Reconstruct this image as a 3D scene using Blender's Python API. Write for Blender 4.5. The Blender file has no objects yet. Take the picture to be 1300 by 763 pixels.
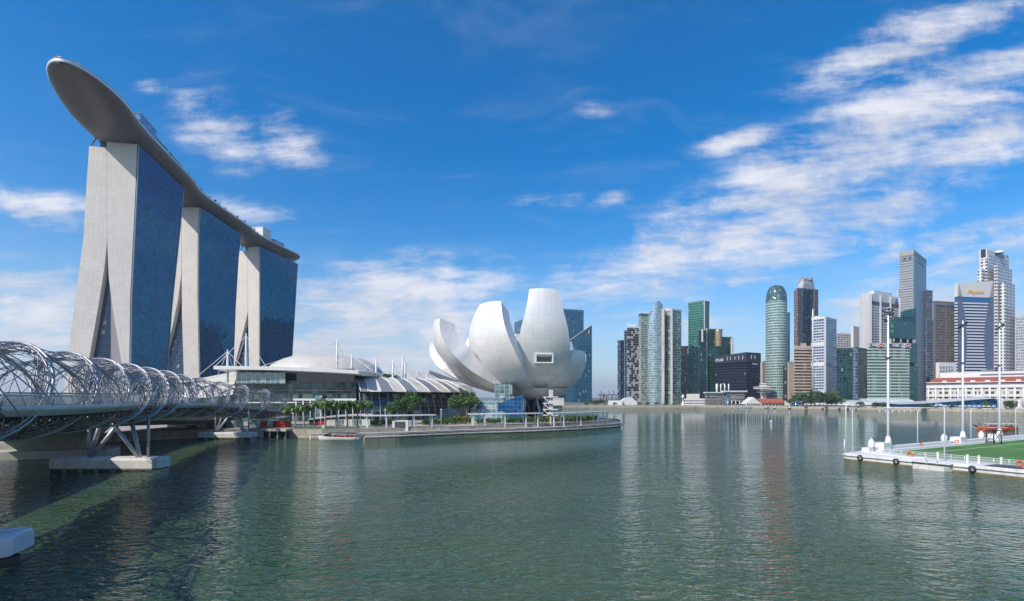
import bpy, math, random
from mathutils import Vector, noise
random.seed(7)
PI = math.pi
S = bpy.context.scene
COL = S.collection

# ------------------------------------------------------------------ camera, sky, sun, exposure
cam_d = bpy.data.cameras.new("camera")
cam = bpy.data.objects.new("camera", cam_d)
COL.objects.link(cam)
cam.location = (0, 0, 13)
cam.rotation_euler = (PI / 2, 0, 0)
cam_d.sensor_width = 36
cam_d.lens = 18
cam_d.shift_y = 122.5 / 1300
cam_d.clip_start = 0.5
cam_d.clip_end = 40000
S.camera = cam

SUN_AZ, SUN_EL = math.radians(48), math.radians(43)      # east of straight behind the camera, height
TOSUN = Vector((-math.sin(SUN_AZ) * math.cos(SUN_EL), -math.cos(SUN_AZ) * math.cos(SUN_EL), math.sin(SUN_EL)))
sun_d = bpy.data.lights.new("sun", 'SUN')
sun_d.energy = 4.6
sun_d.angle = math.radians(0.5)
sun_d.color = (1.0, 0.94, 0.86)
sun = bpy.data.objects.new("sun", sun_d)
COL.objects.link(sun)
sun.location = (-200, -200, 400)
sun.rotation_euler = TOSUN.to_track_quat('Z', 'Y').to_euler()

S.view_settings.view_transform = 'Standard'
S.view_settings.look = 'None'
S.view_settings.exposure = 0.1
S.view_settings.gamma = 1.0
S.view_settings.use_curve_mapping = False

SKY_STRENGTH = 0.14
CLOUD = (0.86, 0.86, 0.92)
# streaks and puffs of cloud by direction: azimuth tangent*650, elevation tangent*650, half sizes, tilt in degrees, weight
CLOUDS = [
    (430, 305, 240, 58, 28, 1.0), (250, 190, 190, 60, 20, 0.85), (520, 455, 150, 30, 22, 0.85), (620, 420, 120, 26, 18, 0.8),
    (470, 372, 95, 20, 14, 0.9), (290, 325, 50, 13, 12, 0.95), (330, 285, 75, 17, 14, 1.0), (325, 255, 60, 10, 4, 0.85),
    (590, 210, 150, 22, 15, 0.75), (570, 120, 80, 40, 25, 1.05), (450, 112, 60, 24, 10, 0.9), (650, 95, 80, 50, 20, 0.85),
    (150, 150, 130, 26, 6, 0.6), (106, 364, 32, 14, -5, 0.38), (118, 248, 36, 13, 20, 0.5), (60, 250, 80, 18, 4, 0.35),
    (-370, 338, 70, 44, -35, 0.66), (-285, 322, 56, 38, -40, 0.58), (-456, 396, 26, 10, 5, 0.5), (-610, 240, 90, 24, -8, 0.8),
    (-590, 110, 100, 50, -4, 1.0), (-560, 135, 60, 12, -10, 0.8), (-190, 118, 140, 50, 10, 1.0), (-110, 98, 130, 50, -20, 0.9), (-250, 60, 200, 44, 0, 1.0),
    (-340, 238, 110, 22, -8, 0.4), (-50, 140, 60, 26, 30, 0.6), (230, 90, 120, 26, 8, 0.6), (-640, 180, 60, 12, -10, 0.5),
    (600, 330, 120, 36, 24, 0.95), (480, 240, 130, 40, 24, 0.8), (350, 195, 160, 40, 16, 0.8), (470, 455, 60, 22, 30, 0.7), (560, 160, 120, 22, 14, 0.8), (180, 150, 180, 40, 10, 0.6),
    (-130, 130, 170, 26, 8, 0.62), (-80, 60, 120, 40, 0, 0.8), (-200, 80, 150, 46, 4, 0.9), (30, 70, 160, 34, 0, 0.32), (-610, 80, 90, 40, 0, 0.8), (640, 200, 60, 26, 10, 0.8), (530, 100, 40, 40, 40, 0.9),
]

world = bpy.data.worlds.new("World")
S.world = world
world.use_nodes = True
wt = world.node_tree
wt.nodes.clear()

class NT:
    """small helper that adds nodes to a tree"""
    def __init__(s, tree): s.t = tree
    def n(s, typ, **kw):
        nd = s.t.nodes.new(typ)
        for k, v in kw.items(): setattr(nd, k, v)
        return nd
    def set(s, sock, v):
        if isinstance(v, bpy.types.NodeSocket): s.t.links.new(v, sock)
        else: sock.default_value = v
    def m(s, op, a, b=0.0, c=0.0, clamp=False):
        nd = s.n('ShaderNodeMath', operation=op); nd.use_clamp = clamp
        s.set(nd.inputs[0], a); s.set(nd.inputs[1], b)
        if op in ('MULTIPLY_ADD', 'SMOOTH_MIN', 'WRAP', 'COMPARE'): s.set(nd.inputs[2], c)
        return nd.outputs[0]
    def v(s, op, a, b=(0, 0, 0), scale=None):
        nd = s.n('ShaderNodeVectorMath', operation=op)
        s.set(nd.inputs[0], a)
        if scale is not None: s.set(nd.inputs[3], scale)
        else: s.set(nd.inputs[1], b)
        return nd.outputs['Value'] if op in ('DOT_PRODUCT', 'LENGTH') else nd.outputs[0]
    def comb(s, x, y, z=0.0):
        nd = s.n('ShaderNodeCombineXYZ'); s.set(nd.inputs[0], x); s.set(nd.inputs[1], y); s.set(nd.inputs[2], z); return nd.outputs[0]
    def sep(s, v):
        nd = s.n('ShaderNodeSeparateXYZ'); s.set(nd.inputs[0], v); return nd.outputs
    def noise(s, vec, scale, detail=4.0, rough=0.5, dist=0.0, color=False, lac=2.0):
        nd = s.n('ShaderNodeTexNoise'); s.set(nd.inputs['Vector'], vec)
        s.set(nd.inputs['Scale'], scale); s.set(nd.inputs['Detail'], detail); s.set(nd.inputs['Roughness'], rough); s.set(nd.inputs['Distortion'], dist)
        s.set(nd.inputs['Lacunarity'], lac)
        return nd.outputs['Color'] if color else nd.outputs['Fac']
    def ramp(s, f, lo, hi, a=0.0, b=1.0, smooth=True):
        nd = s.n('ShaderNodeMapRange'); nd.interpolation_type = 'SMOOTHSTEP' if smooth else 'LINEAR'
        s.set(nd.inputs[0], f); s.set(nd.inputs[1], lo); s.set(nd.inputs[2], hi); s.set(nd.inputs[3], a); s.set(nd.inputs[4], b)
        return nd.outputs[0]
    def mix(s, f, a, b):
        nd = s.n('ShaderNodeMix', data_type='RGBA')
        s.set(nd.inputs[0], f)
        for so, v in ((nd.inputs[6], a), (nd.inputs[7], b)):
            s.set(so, (v[0], v[1], v[2], 1.0) if isinstance(v, tuple) else v)
        return nd.outputs[2]

w = NT(wt)
dirv = w.v('NORMALIZE', w.n('ShaderNodeTexCoord').outputs['Generated'])
sky = w.n('ShaderNodeTexSky', sky_type='NISHITA')
sky.sun_disc = False
sky.sun_elevation = SUN_EL
sky.sun_rotation = math.atan2(TOSUN.x, TOSUN.y)
sky.altitude = 10; sky.air_density = 1.0; sky.dust_density = 0.6; sky.ozone_density = 2.5
hs = w.n('ShaderNodeHueSaturation')
hs.inputs['Hue'].default_value = 0.502; hs.inputs['Saturation'].default_value = 1.5; hs.inputs['Value'].default_value = 1.14
wt.links.new(sky.outputs[0], hs.inputs['Color'])
d = w.sep(dirv)
dy = w.m('MAXIMUM', w.m('ABSOLUTE', d[1]), 0.02)
tx = w.m('MULTIPLY', w.m('DIVIDE', d[0], dy), 650.0)
tz = w.m('MULTIPLY', w.m('DIVIDE', d[2], dy), 650.0)
q = w.comb(tx, tz)
dens = None
for (cx, cy, rx, ry, rot, wgt) in CLOUDS:
    a = math.radians(rot)
    px_ = w.v('SUBTRACT', q, (cx, cy, 0))
    u = w.v('DOT_PRODUCT', px_, (math.cos(a) / rx, math.sin(a) / rx, 0))
    v_ = w.v('DOT_PRODUCT', px_, (-math.sin(a) / ry, math.cos(a) / ry, 0))
    r2 = w.m('ADD', w.m('MULTIPLY', u, u), w.m('MULTIPLY', v_, v_))
    g = w.m('MULTIPLY', w.m('EXPONENT', w.m('MULTIPLY', r2, -0.8)), wgt)
    dens = g if dens is None else w.m('MAXIMUM', dens, g)
# streaky cirrus noise on a plane of cloud far above
zz = w.m('ADD', w.m('MAXIMUM', d[2], 0.0), 0.12)
pl = w.comb(w.m('DIVIDE', d[0], zz), w.m('DIVIDE', d[1], zz))
warp = w.noise(pl, 1.6, 3.0, 0.5, color=True)
plw = w.v('ADD', pl, w.v('SCALE', w.v('SUBTRACT', warp, (0.5, 0.5, 0.5)), scale=0.55))
mp = w.n('ShaderNodeMapping'); mp.inputs['Rotation'].default_value = (0, 0, math.radians(-35)); mp.inputs['Scale'].default_value = (1.0, 2.6, 1.0)
wt.links.new(plw, mp.inputs['Vector'])
n1 = w.noise(mp.outputs[0], 1.9, 8.0, 0.62)
qr = w.n('ShaderNodeMapping'); qr.inputs['Rotation'].default_value = (0, 0, math.radians(-24)); qr.inputs['Scale'].default_value = (1 / 190.0, 1 / 52.0, 1.0)
wt.links.new(q, qr.inputs['Vector'])
qw = w.v('ADD', qr.outputs[0], w.v('SCALE', warp, scale=1.1))
n2 = w.noise(qw, 1.0, 9.0, 0.62)
n4 = w.noise(w.v('ADD', w.v('MULTIPLY', qr.outputs[0], (1.6, 3.4, 1.0)), w.v('SCALE', warp, scale=1.6)), 1.0, 6.0, 0.6)
n3 = w.noise(w.v('ADD', w.v('SCALE', q, scale=1 / 34.0), w.v('SCALE', warp, scale=1.5)), 1.0, 7.0, 0.65)
nz = w.m('ADD', w.m('ADD', w.m('MULTIPLY', n1, 0.22), w.m('MULTIPLY', n2, 0.34)), w.m('ADD', w.m('MULTIPLY', n3, 0.20), w.m('MULTIPLY', n4, 0.24)))
cov = w.m('ADD', w.m('MULTIPLY', dens, 1.05), w.m('MULTIPLY', w.m('SUBTRACT', nz, 0.5), 5.2))
cl = w.ramp(cov, 0.08, 1.35)
cl = w.m('MULTIPLY', cl, w.ramp(dens, 0.04, 0.45))
thin = w.m('MULTIPLY', w.ramp(n1, 0.48, 0.9), 0.16)
cl = w.m('MAXIMUM', cl, thin)
cl = w.m('MULTIPLY', cl, w.ramp(d[2], 0.0, 0.05))
haze_f = w.ramp(d[2], 0.30, -0.02, 0.0, 0.62)
k = 1.0 / SKY_STRENGTH
base = w.mix(haze_f, hs.outputs[0], (0.37 * k, 0.515 * k, 0.76 * k))
shade = w.ramp(n2, 0.3, 0.7, 0.78, 1.0)
ccol = w.v('SCALE', (CLOUD[0] * k, CLOUD[1] * k, CLOUD[2] * k), scale=shade)
final = w.mix(w.m('MULTIPLY', cl, 0.93), base, ccol)
bg = w.n('ShaderNodeBackground'); bg.inputs['Strength'].default_value = SKY_STRENGTH
wt.links.new(final, bg.inputs['Color'])
wo = w.n('ShaderNodeOutputWorld')
wt.links.new(bg.outputs[0], wo.inputs['Surface'])
try:
    world.cycles.sampling_method = 'MANUAL'; world.cycles.sample_map_resolution = 512
except Exception:
    pass
S.cycles.max_bounces = 8; S.cycles.glossy_bounces = 4; S.cycles.diffuse_bounces = 3; S.cycles.transmission_bounces = 6; S.cycles.transparent_max_bounces = 12
S.cycles.caustics_reflective = False; S.cycles.caustics_refractive = False

# ------------------------------------------------------------------ materials
def principled(name):
    m = bpy.data.materials.new(name); m.use_nodes = True
    t = NT(m.node_tree); t.t.nodes.clear()
    b = t.n('ShaderNodeBsdfPrincipled'); o = t.n('ShaderNodeOutputMaterial')
    t.t.links.new(b.outputs[0], o.inputs[0])
    return m, t, b

def mat(name, col, rough=0.6, metal=0.0, var=0.12, scale=0.4, spec=0.5, bump=0.0, bscale=4.0, ior=1.5, grid=None, dirt=0.0):
    """plain surface with soft mottling; grid=(width,height,line,depth) scores panel joints along the wall (uv in metres)"""
    m, t, b = principled(name)
    tc = t.n('ShaderNodeTexCoord')
    nz = t.noise(tc.outputs['Object'], scale, 5.0, 0.6)
    f = t.ramp(nz, 0.3, 0.7, 1 - var, 1 + var, smooth=False)
    if dirt:
        st = t.noise(t.v('MULTIPLY', tc.outputs['Object'], (0.6, 0.6, 0.06)), 1.0, 5.0, 0.7)
        f = t.m('MULTIPLY', f, t.ramp(st, 0.45, 0.75, 1.0, 1 - dirt))
    if grid:
        uv = t.sep(t.n('ShaderNodeUVMap').outputs[0])
        gu = t.m('LESS_THAN', t.m('FRACT', t.m('DIVIDE', uv[0], grid[0])), grid[2] / grid[0])
        gv = t.m('LESS_THAN', t.m('FRACT', t.m('DIVIDE', uv[1], grid[1])), grid[2] / grid[1])
        gm = t.m('MAXIMUM', gu, gv)
        f = t.m('MULTIPLY', f, t.m('SUBTRACT', 1.0, t.m('MULTIPLY', gm, grid[3])))
        wn = t.n('ShaderNodeTexWhiteNoise', noise_dimensions='2D')
        t.set(wn.inputs['Vector'], t.comb(t.m('FLOOR', t.m('DIVIDE', uv[0], grid[0])), t.m('FLOOR', t.m('DIVIDE', uv[1], grid[1]))))
        f = t.m('MULTIPLY', f, t.ramp(wn.outputs[0], 0, 1, 0.96, 1.04, smooth=False))
    c = t.v('SCALE', tuple(col), scale=f)
    t.set(b.inputs['Base Color'], c)
    b.inputs['Roughness'].default_value = rough; b.inputs['Metallic'].default_value = metal
    b.inputs['Specular IOR Level'].default_value = spec; b.inputs['IOR'].default_value = ior
    if bump:
        bp = t.n('ShaderNodeBump'); bp.inputs['Strength'].default_value = bump; bp.inputs['Distance'].default_value = 0.05
        t.set(bp.inputs['Height'], t.noise(tc.outputs['Object'], bscale, 6.0, 0.6)); t.set(b.inputs['Normal'], bp.outputs[0])
    return m

def facade(name, glass, frame, pw, ph, fu, fv, rough=0.07, metal=0.55, jit=0.03, var=0.35, frough=0.5, blinds=0.1, blind_col=(0.35, 0.36, 0.34), holes=None, spec=0.8, tint=None):
    """curtain wall: panes pw wide and ph high between frame members (fractions fu, fv), each pane set a hair differently"""
    m, t, b = principled(name)
    uvn = t.n('ShaderNodeUVMap').outputs[0]
    uv = t.sep(uvn)
    us = t.m('DIVIDE', uv[0], pw); vs = t.m('DIVIDE', uv[1], ph)
    mk = t.m('MAXIMUM', t.m('LESS_THAN', t.m('FRACT', us), fu), t.m('LESS_THAN', t.m('FRACT', vs), fv))
    cell = t.comb(t.m('FLOOR', us), t.m('FLOOR', vs))
    wn = t.n('ShaderNodeTexWhiteNoise', noise_dimensions='2D'); t.set(wn.inputs['Vector'], cell)
    wv = t.sep(wn.outputs['Color'])
    f = t.ramp(wv[0], 0, 1, 1 - var, 1 + var, smooth=False)
    gc = t.v('SCALE', tuple(glass), scale=f)
    bl = t.m('MULTIPLY', t.m('LESS_THAN', wv[1], blinds), 0.75)
    gc = t.mix(bl, gc, tuple(blind_col))
    tc = t.n('ShaderNodeTexCoord')
    fr = t.v('SCALE', tuple(frame), scale=t.ramp(t.noise(tc.outputs['Object'], 0.15, 4.0, 0.6), 0.3, 0.7, 0.9, 1.08))
    t.set(b.inputs['Base Color'], t.mix(mk, gc, fr))
    t.set(b.inputs['Roughness'], t.m('ADD', t.m('MULTIPLY', mk, frough - rough), rough))
    t.set(b.inputs['Metallic'], t.m('MULTIPLY', t.m('SUBTRACT', 1.0, t.m('MAXIMUM', mk, bl)), metal))
    b.inputs['Specular IOR Level'].default_value = spec
    if tint: b.inputs['Specular Tint'].default_value = (*tint, 1)
    geo = t.n('ShaderNodeNewGeometry')
    off = t.v('SCALE', t.v('SUBTRACT', wn.outputs['Color'], (0.5, 0.5, 0.5)), scale=t.m('MULTIPLY', t.m('SUBTRACT', 1.0, mk), jit))
    t.set(b.inputs['Normal'], t.v('NORMALIZE', t.v('ADD', geo.outputs['Normal'], off)))
    return m

def glassy(name, col, alpha=0.35, rough=0.03):
    """thin glazing: part see-through, part mirror"""
    m, t, b = principled(name)
    b.inputs['Base Color'].default_value = (*col, 1); b.inputs['Roughness'].default_value = rough; b.inputs['Specular IOR Level'].default_value = 1.0
    b.inputs['Alpha'].default_value = alpha
    return m

M = {}
M['concrete'] = mat('concrete', (0.42, 0.40, 0.36), 0.8, var=0.15, scale=0.25, dirt=0.25, bump=0.2)
M['pale_concrete'] = mat('pale_concrete', (0.62, 0.60, 0.55), 0.75, var=0.12, scale=0.3, dirt=0.38)
M['tower_stone'] = mat('tower_stone', (0.67, 0.615, 0.55), 0.6, var=0.05, scale=0.05, grid=(3.0, 3.4, 0.2, 0.15))
M['tower_core_shade'] = mat('tower_core_shade', (0.30, 0.29, 0.30), 0.7, var=0.05, scale=0.05, grid=(3.0, 3.4, 0.2, 0.15))  # darker copy of the stone; shade between the legs is put into its colour
M['tower_glass'] = facade('tower_glass', (0.013, 0.112, 0.195), (0.035, 0.125, 0.175), 3.2, 3.4, 0.2, 0.08, rough=0.05, metal=0.8, jit=0.02, var=0.25, blinds=0.0, blind_col=(0.015, 0.06, 0.10), spec=0.25, tint=(0.20, 0.46, 0.60))
M['atrium_glass'] = facade('atrium_glass', (0.02, 0.06, 0.12), (0.05, 0.08, 0.12), 2.4, 3.4, 0.10, 0.12, rough=0.06, metal=0.5, jit=0.03, var=0.3, blinds=0.03)
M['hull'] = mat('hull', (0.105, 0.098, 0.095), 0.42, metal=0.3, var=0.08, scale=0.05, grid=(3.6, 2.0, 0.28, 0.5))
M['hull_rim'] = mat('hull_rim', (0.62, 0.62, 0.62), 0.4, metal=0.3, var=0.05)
M['white_paint'] = mat('white_paint', (0.69, 0.69, 0.67), 0.4, var=0.06, scale=0.5, dirt=0.08)
M['white_steel'] = mat('white_steel', (0.74, 0.75, 0.76), 0.35, var=0.05)
M['steel'] = mat('steel', (0.40, 0.40, 0.41), 0.42, metal=0.5, var=0.15, scale=1.5)
M['steel_dark'] = mat('steel_dark', (0.13, 0.13, 0.14), 0.4, metal=0.6, var=0.2, scale=0.8)
M['petal'] = mat('petal', (0.80, 0.78, 0.75), 0.34, metal=0.18, var=0.025, scale=0.06, grid=(2.6, 3.2, 0.12, 0.15), dirt=0.07)
M['petal_inner'] = mat('petal_inner', (0.78, 0.77, 0.76), 0.4, metal=0.05, var=0.03, scale=0.1)
M['dark_glass'] = mat('dark_glass', (0.012, 0.02, 0.022), 0.06, var=0.3, spec=0.9)
M['green_glass'] = facade('green_glass', (0.025, 0.06, 0.055), (0.10, 0.13, 0.13), 2.0, 2.4, 0.07, 0.08, rough=0.06, metal=0.35, jit=0.05, var=0.5, blinds=0.12, blind_col=(0.10, 0.16, 0.13))
M['barrel_glass'] = facade('barrel_glass', (0.035, 0.055, 0.065), (0.16, 0.17, 0.17), 2.6, 2.2, 0.07, 0.07, rough=0.05, metal=0.4, jit=0.09, var=0.5, blinds=0.04)
M['pavilion_glass'] = facade('pavilion_glass', (0.13, 0.22, 0.22), (0.45, 0.50, 0.50), 2.0, 1.6, 0.08, 0.08, rough=0.06, metal=0.3, jit=0.05, var=0.3, blinds=0.1)
M['blue_glass'] = facade('blue_glass', (0.010, 0.10, 0.26), (0.03, 0.16, 0.32), 1.6, 1.6, 0.09, 0.09, rough=0.05, metal=0.5, jit=0.05, var=0.35, blinds=0.0)
M['rail_glass'] = glassy('rail_glass', (0.40, 0.46, 0.46), 0.32)
M['pod_glass'] = glassy('pod_glass', (0.52, 0.57, 0.58), 0.52, 0.05)
M['algae'] = mat('algae', (0.17, 0.135, 0.07), 0.8, var=0.35, scale=0.8)
M['pontoon_paint'] = mat('pontoon_paint', (0.66, 0.66, 0.63), 0.5, var=0.10, scale=0.25, dirt=0.35)
M['boat_red'] = mat('boat_red', (0.30, 0.035, 0.02), 0.5, var=0.15)
M['roof_white'] = mat('roof_white', (0.55, 0.52, 0.46), 0.5, var=0.06, scale=0.1, grid=(6.0, 3.0, 0.12, 0.15), dirt=0.1)
M['roof_grey'] = mat('roof_grey', (0.27, 0.28, 0.30), 0.4, metal=0.3, var=0.08, scale=0.2, grid=(1.5, 60, 0.12, 0.35))
M['cable'] = mat('cable', (0.70, 0.70, 0.70), 0.4, var=0.0)
M['paving'] = mat('paving', (0.33, 0.30, 0.26), 0.85, var=0.15, scale=0.3, bump=0.1)
M['quay'] = mat('quay', (0.44, 0.38, 0.30), 0.85, var=0.2, scale=0.5, dirt=0.35, bump=0.3, grid=(4.0, 1.1, 0.10, 0.3))
M['land'] = mat('land', (0.16, 0.15, 0.11), 0.9, var=0.3, scale=0.02)
M['timber'] = mat('timber', (0.30, 0.27, 0.245), 0.7, var=0.15, scale=0.6, grid=(0.6, 100, 0.06, 0.3))
M['grass'] = mat('grass', (0.06, 0.13, 0.025), 0.9, var=0.25, scale=0.3, bump=0.3, bscale=8)
M['turf'] = mat('turf', (0.066, 0.17, 0.030), 0.9, var=0.32, scale=0.09, bump=0.2, bscale=10)
M['line_white'] = mat('line_white', (0.45, 0.52, 0.38), 0.8, var=0.1)
M['leaf'] = mat('leaf', (0.066, 0.142, 0.028), 0.6, var=0.45, scale=0.35)
M['leaf_dark'] = mat('leaf_dark', (0.035, 0.085, 0.022), 0.6, var=0.45, scale=0.35)
M['leaf_yellow'] = mat('leaf_yellow', (0.15, 0.17, 0.025), 0.6, var=0.4, scale=0.6)
M['palm_leaf'] = mat('palm_leaf', (0.075, 0.14, 0.022), 0.5, var=0.4, scale=0.9)
M['bark'] = mat('bark', (0.20, 0.17, 0.13), 0.9, var=0.2, scale=2.0, bump=0.4)
M['palm_bark'] = mat('palm_bark', (0.30, 0.27, 0.22), 0.9, var=0.2, scale=2.0, bump=0.4)
M['red'] = mat('red', (0.42, 0.012, 0.02), 0.5, var=0.1)
M['orange'] = mat('orange', (0.55, 0.12, 0.04), 0.5, var=0.1)
M['black'] = mat('black', (0.02, 0.02, 0.022), 0.6, var=0.3)
M['red_tile'] = mat('red_tile', (0.36, 0.10, 0.06), 0.8, var=0.15, scale=0.3, grid=(1.5, 1.2, 0.15, 0.3))
M['yellow'] = mat('yellow', (0.75, 0.42, 0.03), 0.5, var=0.05)
M['blue_paint'] = mat('blue_paint', (0.02, 0.13, 0.50), 0.4, var=0.05)
M['sign_white'] = mat('sign_white', (0.8, 0.8, 0.8), 0.5, var=0.0)
M['boat_paint'] = mat('boat_paint', (0.66, 0.67, 0.69), 0.18, var=0.05, scale=1.0)
M['rubber'] = mat('rubber', (0.03, 0.03, 0.03), 0.8, var=0.2)
# ------------------------------------------------------------------ mesh helpers
def P(px, py, Y):
    """a point of the place at distance Y along the view axis, from where it is sighted in the photograph"""
    return Vector(((px - 650) / 650 * Y, Y, 13 + (504 - py) / 650 * Y))
def XY(px, Y): return Vector(((px - 650) / 650 * Y, Y))
def Zt(py, Y): return 13 + (504 - py) / 650 * Y

class MB:
    def __init__(s): s.v = []; s.f = []; s.uv = []; s.mi = []; s.mat = 0; s.sm = False; s.smf = []
    def face(s, pts, uvs=None):
        i = len(s.v); s.v += [tuple(p) for p in pts]
        s.f.append(tuple(range(i, i + len(pts))))
        if uvs is None:
            a, b = Vector(pts[0]), Vector(pts[1]); n = Vector((0, 0, 0))
            for j in range(1, len(pts) - 1): n += (Vector(pts[j]) - a).cross(Vector(pts[j + 1]) - a)
            if n.length > 0 and abs(n.normalized().z) < 0.8:
                h = Vector((-n.y, n.x, 0)).normalized()
                uvs = [(Vector(p).dot(h), p[2]) for p in pts]
            else: uvs = [(p[0], p[1]) for p in pts]
        s.uv.append(uvs); s.mi.append(s.mat); s.smf.append(s.sm)
    def grid(s, rows, uvs=None, close=False, flip=False):
        """rows of points joined into one continuous sheet"""
        i0 = len(s.v); n = len(rows[0])
        for r in rows: s.v += [tuple(p) for p in r]
        for a in range(len(rows) - 1):
            for b in range(n if close else n - 1):
                b2 = (b + 1) % n
                idx = [i0 + a * n + b, i0 + a * n + b2, i0 + (a + 1) * n + b2, i0 + (a + 1) * n + b]
                if uvs:
                    u = [uvs[a][b], uvs[a][b2] if b2 else uvs[a][n] if len(uvs[a]) > n else uvs[a][0], uvs[a + 1][b2] if b2 else uvs[a + 1][n] if len(uvs[a + 1]) > n else uvs[a + 1][0], uvs[a + 1][b]]
                else: u = [(0, 0)] * 4
                if flip: idx.reverse(); u.reverse()
                s.f.append(tuple(idx)); s.uv.append(u); s.mi.append(s.mat); s.smf.append(s.sm)
    def prism(s, poly, z0, z1, top=True, bottom=False):
        """walls (uv in metres along the perimeter) and lids over a plan outline, counter-clockwise"""
        n = len(poly); per = [0.0]
        for i in range(n): per.append(per[-1] + (Vector(poly[(i + 1) % n][:2]) - Vector(poly[i][:2])).length)
        lo = [(p[0], p[1], z0) for p in poly]; hi = [(p[0], p[1], z1) for p in poly]
        s.grid([lo, hi], [[(per[i], z0) for i in range(n + 1)], [(per[i], z1) for i in range(n + 1)]], close=True)
        i0 = len(s.v) - 2 * n
        if top: s.f.append(tuple(i0 + n + i for i in range(n))); s.uv.append([(p[0], p[1]) for p in poly]); s.mi.append(s.mat); s.smf.append(False)
        if bottom: s.f.append(tuple(i0 + i for i in reversed(range(n)))); s.uv.append([(p[0], p[1]) for p in reversed(poly)]); s.mi.append(s.mat); s.smf.append(False)
    def box(s, c, size, rz=0.0):
        hx, hy, hz = size[0] / 2, size[1] / 2, size[2] / 2; ca, sa = math.cos(rz), math.sin(rz)
        s.prism([(c[0] + x * ca - y * sa, c[1] + x * sa + y * ca) for x, y in ((-hx, -hy), (hx, -hy), (hx, hy), (-hx, hy))], c[2] - hz, c[2] + hz, bottom=True)
    def beam(s, a, b, wd, ht):
        """a squared bar from a to b"""
        a, b = Vector(a), Vector(b); dd = (b - a).normalized()
        up = Vector((0, 0, 1)) if abs(dd.z) < 0.95 else Vector((1, 0, 0))
        r = dd.cross(up).normalized() * wd / 2; u = r.cross(dd).normalized() * ht / 2
        ra = [a - r - u, a + r - u, a + r + u, a - r + u]; rb = [p + (b - a) for p in ra]
        L = (b - a).length; per = [0, wd, wd + ht, 2 * wd + ht, 2 * wd + 2 * ht]
        s.grid([ra, rb], [[(p, 0) for p in per], [(p, L) for p in per]], close=True, flip=True)
        s.face(ra, [(0, 0)] * 4); s.face(rb[::-1], [(0, 0)] * 4)
    def tube(s, pts, r, n=6, cap=True):
        """a round bar through the points; r a number or one per point"""
        pts = [Vector(p) for p in pts]; m = len(pts); rr = r if isinstance(r, (list, tuple)) else [r] * m
        prev = None; rows = []; L = 0.0; uvs = []
        for i, p in enumerate(pts):
            t = (pts[min(i + 1, m - 1)] - pts[max(i - 1, 0)]).normalized()
            if prev is None: prev = t.orthogonal().normalized()
            prev = (prev - t * prev.dot(t)); prev = prev.normalized() if prev.length > 1e-6 else t.orthogonal().normalized()
            b = t.cross(prev)
            if i: L += (p - pts[i - 1]).length
            rows.append([p + (prev * math.cos(2 * PI * j / n) + b * math.sin(2 * PI * j / n)) * rr[i] for j in range(n)])
            uvs.append([(j * 0.2, L) for j in range(n + 1)])
        old = s.sm; s.sm = True; s.grid(rows, uvs, close=True); s.sm = old
        if cap:
            i0 = len(s.v) - n * m
            s.f.append(tuple(i0 + j for j in reversed(range(n)))); s.uv.append([(0, 0)] * n); s.mi.append(s.mat); s.smf.append(False)
            i1 = len(s.v) - n
            s.f.append(tuple(i1 + j for j in range(n))); s.uv.append([(0, 0)] * n); s.mi.append(s.mat); s.smf.append(False)
    def lathe(s, prof, c, n=24, sx=1.0, sy=1.0, rz=0.0, smooth=True, a0=0.0, a1=2 * PI):
        """(radius, height) outline turned round the vertical through c"""
        full = abs(a1 - a0 - 2 * PI) < 1e-6; m = n if full else n + 1
        rows = []; uvs = []; R = max(p[0] for p in prof)
        for (r, z) in prof:
            row = []
            for j in range(m):
                a = a0 + (a1 - a0) * j / n; x, y = r * math.cos(a) * sx, r * math.sin(a) * sy
                row.append((c[0] + x * math.cos(rz) - y * math.sin(rz), c[1] + x * math.sin(rz) + y * math.cos(rz), c[2] + z))
            rows.append(row); uvs.append([((a1 - a0) * j / n * R, c[2] + z) for j in range(m + 1)])
        old = s.sm; s.sm = smooth; s.grid(rows, uvs, close=full); s.sm = old
    def build(s, name, mats, parent=None, **props):
        me = bpy.data.meshes.new(name)
        me.from_pydata(s.v, [], s.f)
        uvl = me.uv_layers.new(name='UVMap')
        flat = [c for f in s.uv for uv in f for c in uv]
        uvl.data.foreach_set('uv', flat)
        if not isinstance(mats, (list, tuple)): mats = [mats]
        for m_ in mats: me.materials.append(M[m_] if isinstance(m_, str) else m_)
        me.polygons.foreach_set('material_index', s.mi)
        me.polygons.foreach_set('use_smooth', s.smf)
        me.update()
        o = bpy.data.objects.new(name, me); COL.objects.link(o)
        if parent: put(o, parent)
        for k_, v_ in props.items(): o[k_] = v_
        return o

def put(o, parent):
    """make o a part of its thing without moving it"""
    o.parent = parent
    loc = Vector((0, 0, 0)); rz = None
    o.matrix_parent_inverse = wmat(parent).inverted()

def wmat(o):
    from mathutils import Matrix
    mt = Matrix.LocRotScale(o.location, o.rotation_euler, o.scale)
    if o.parent: mt = wmat(o.parent) @ o.matrix_parent_inverse @ mt
    return mt

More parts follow.
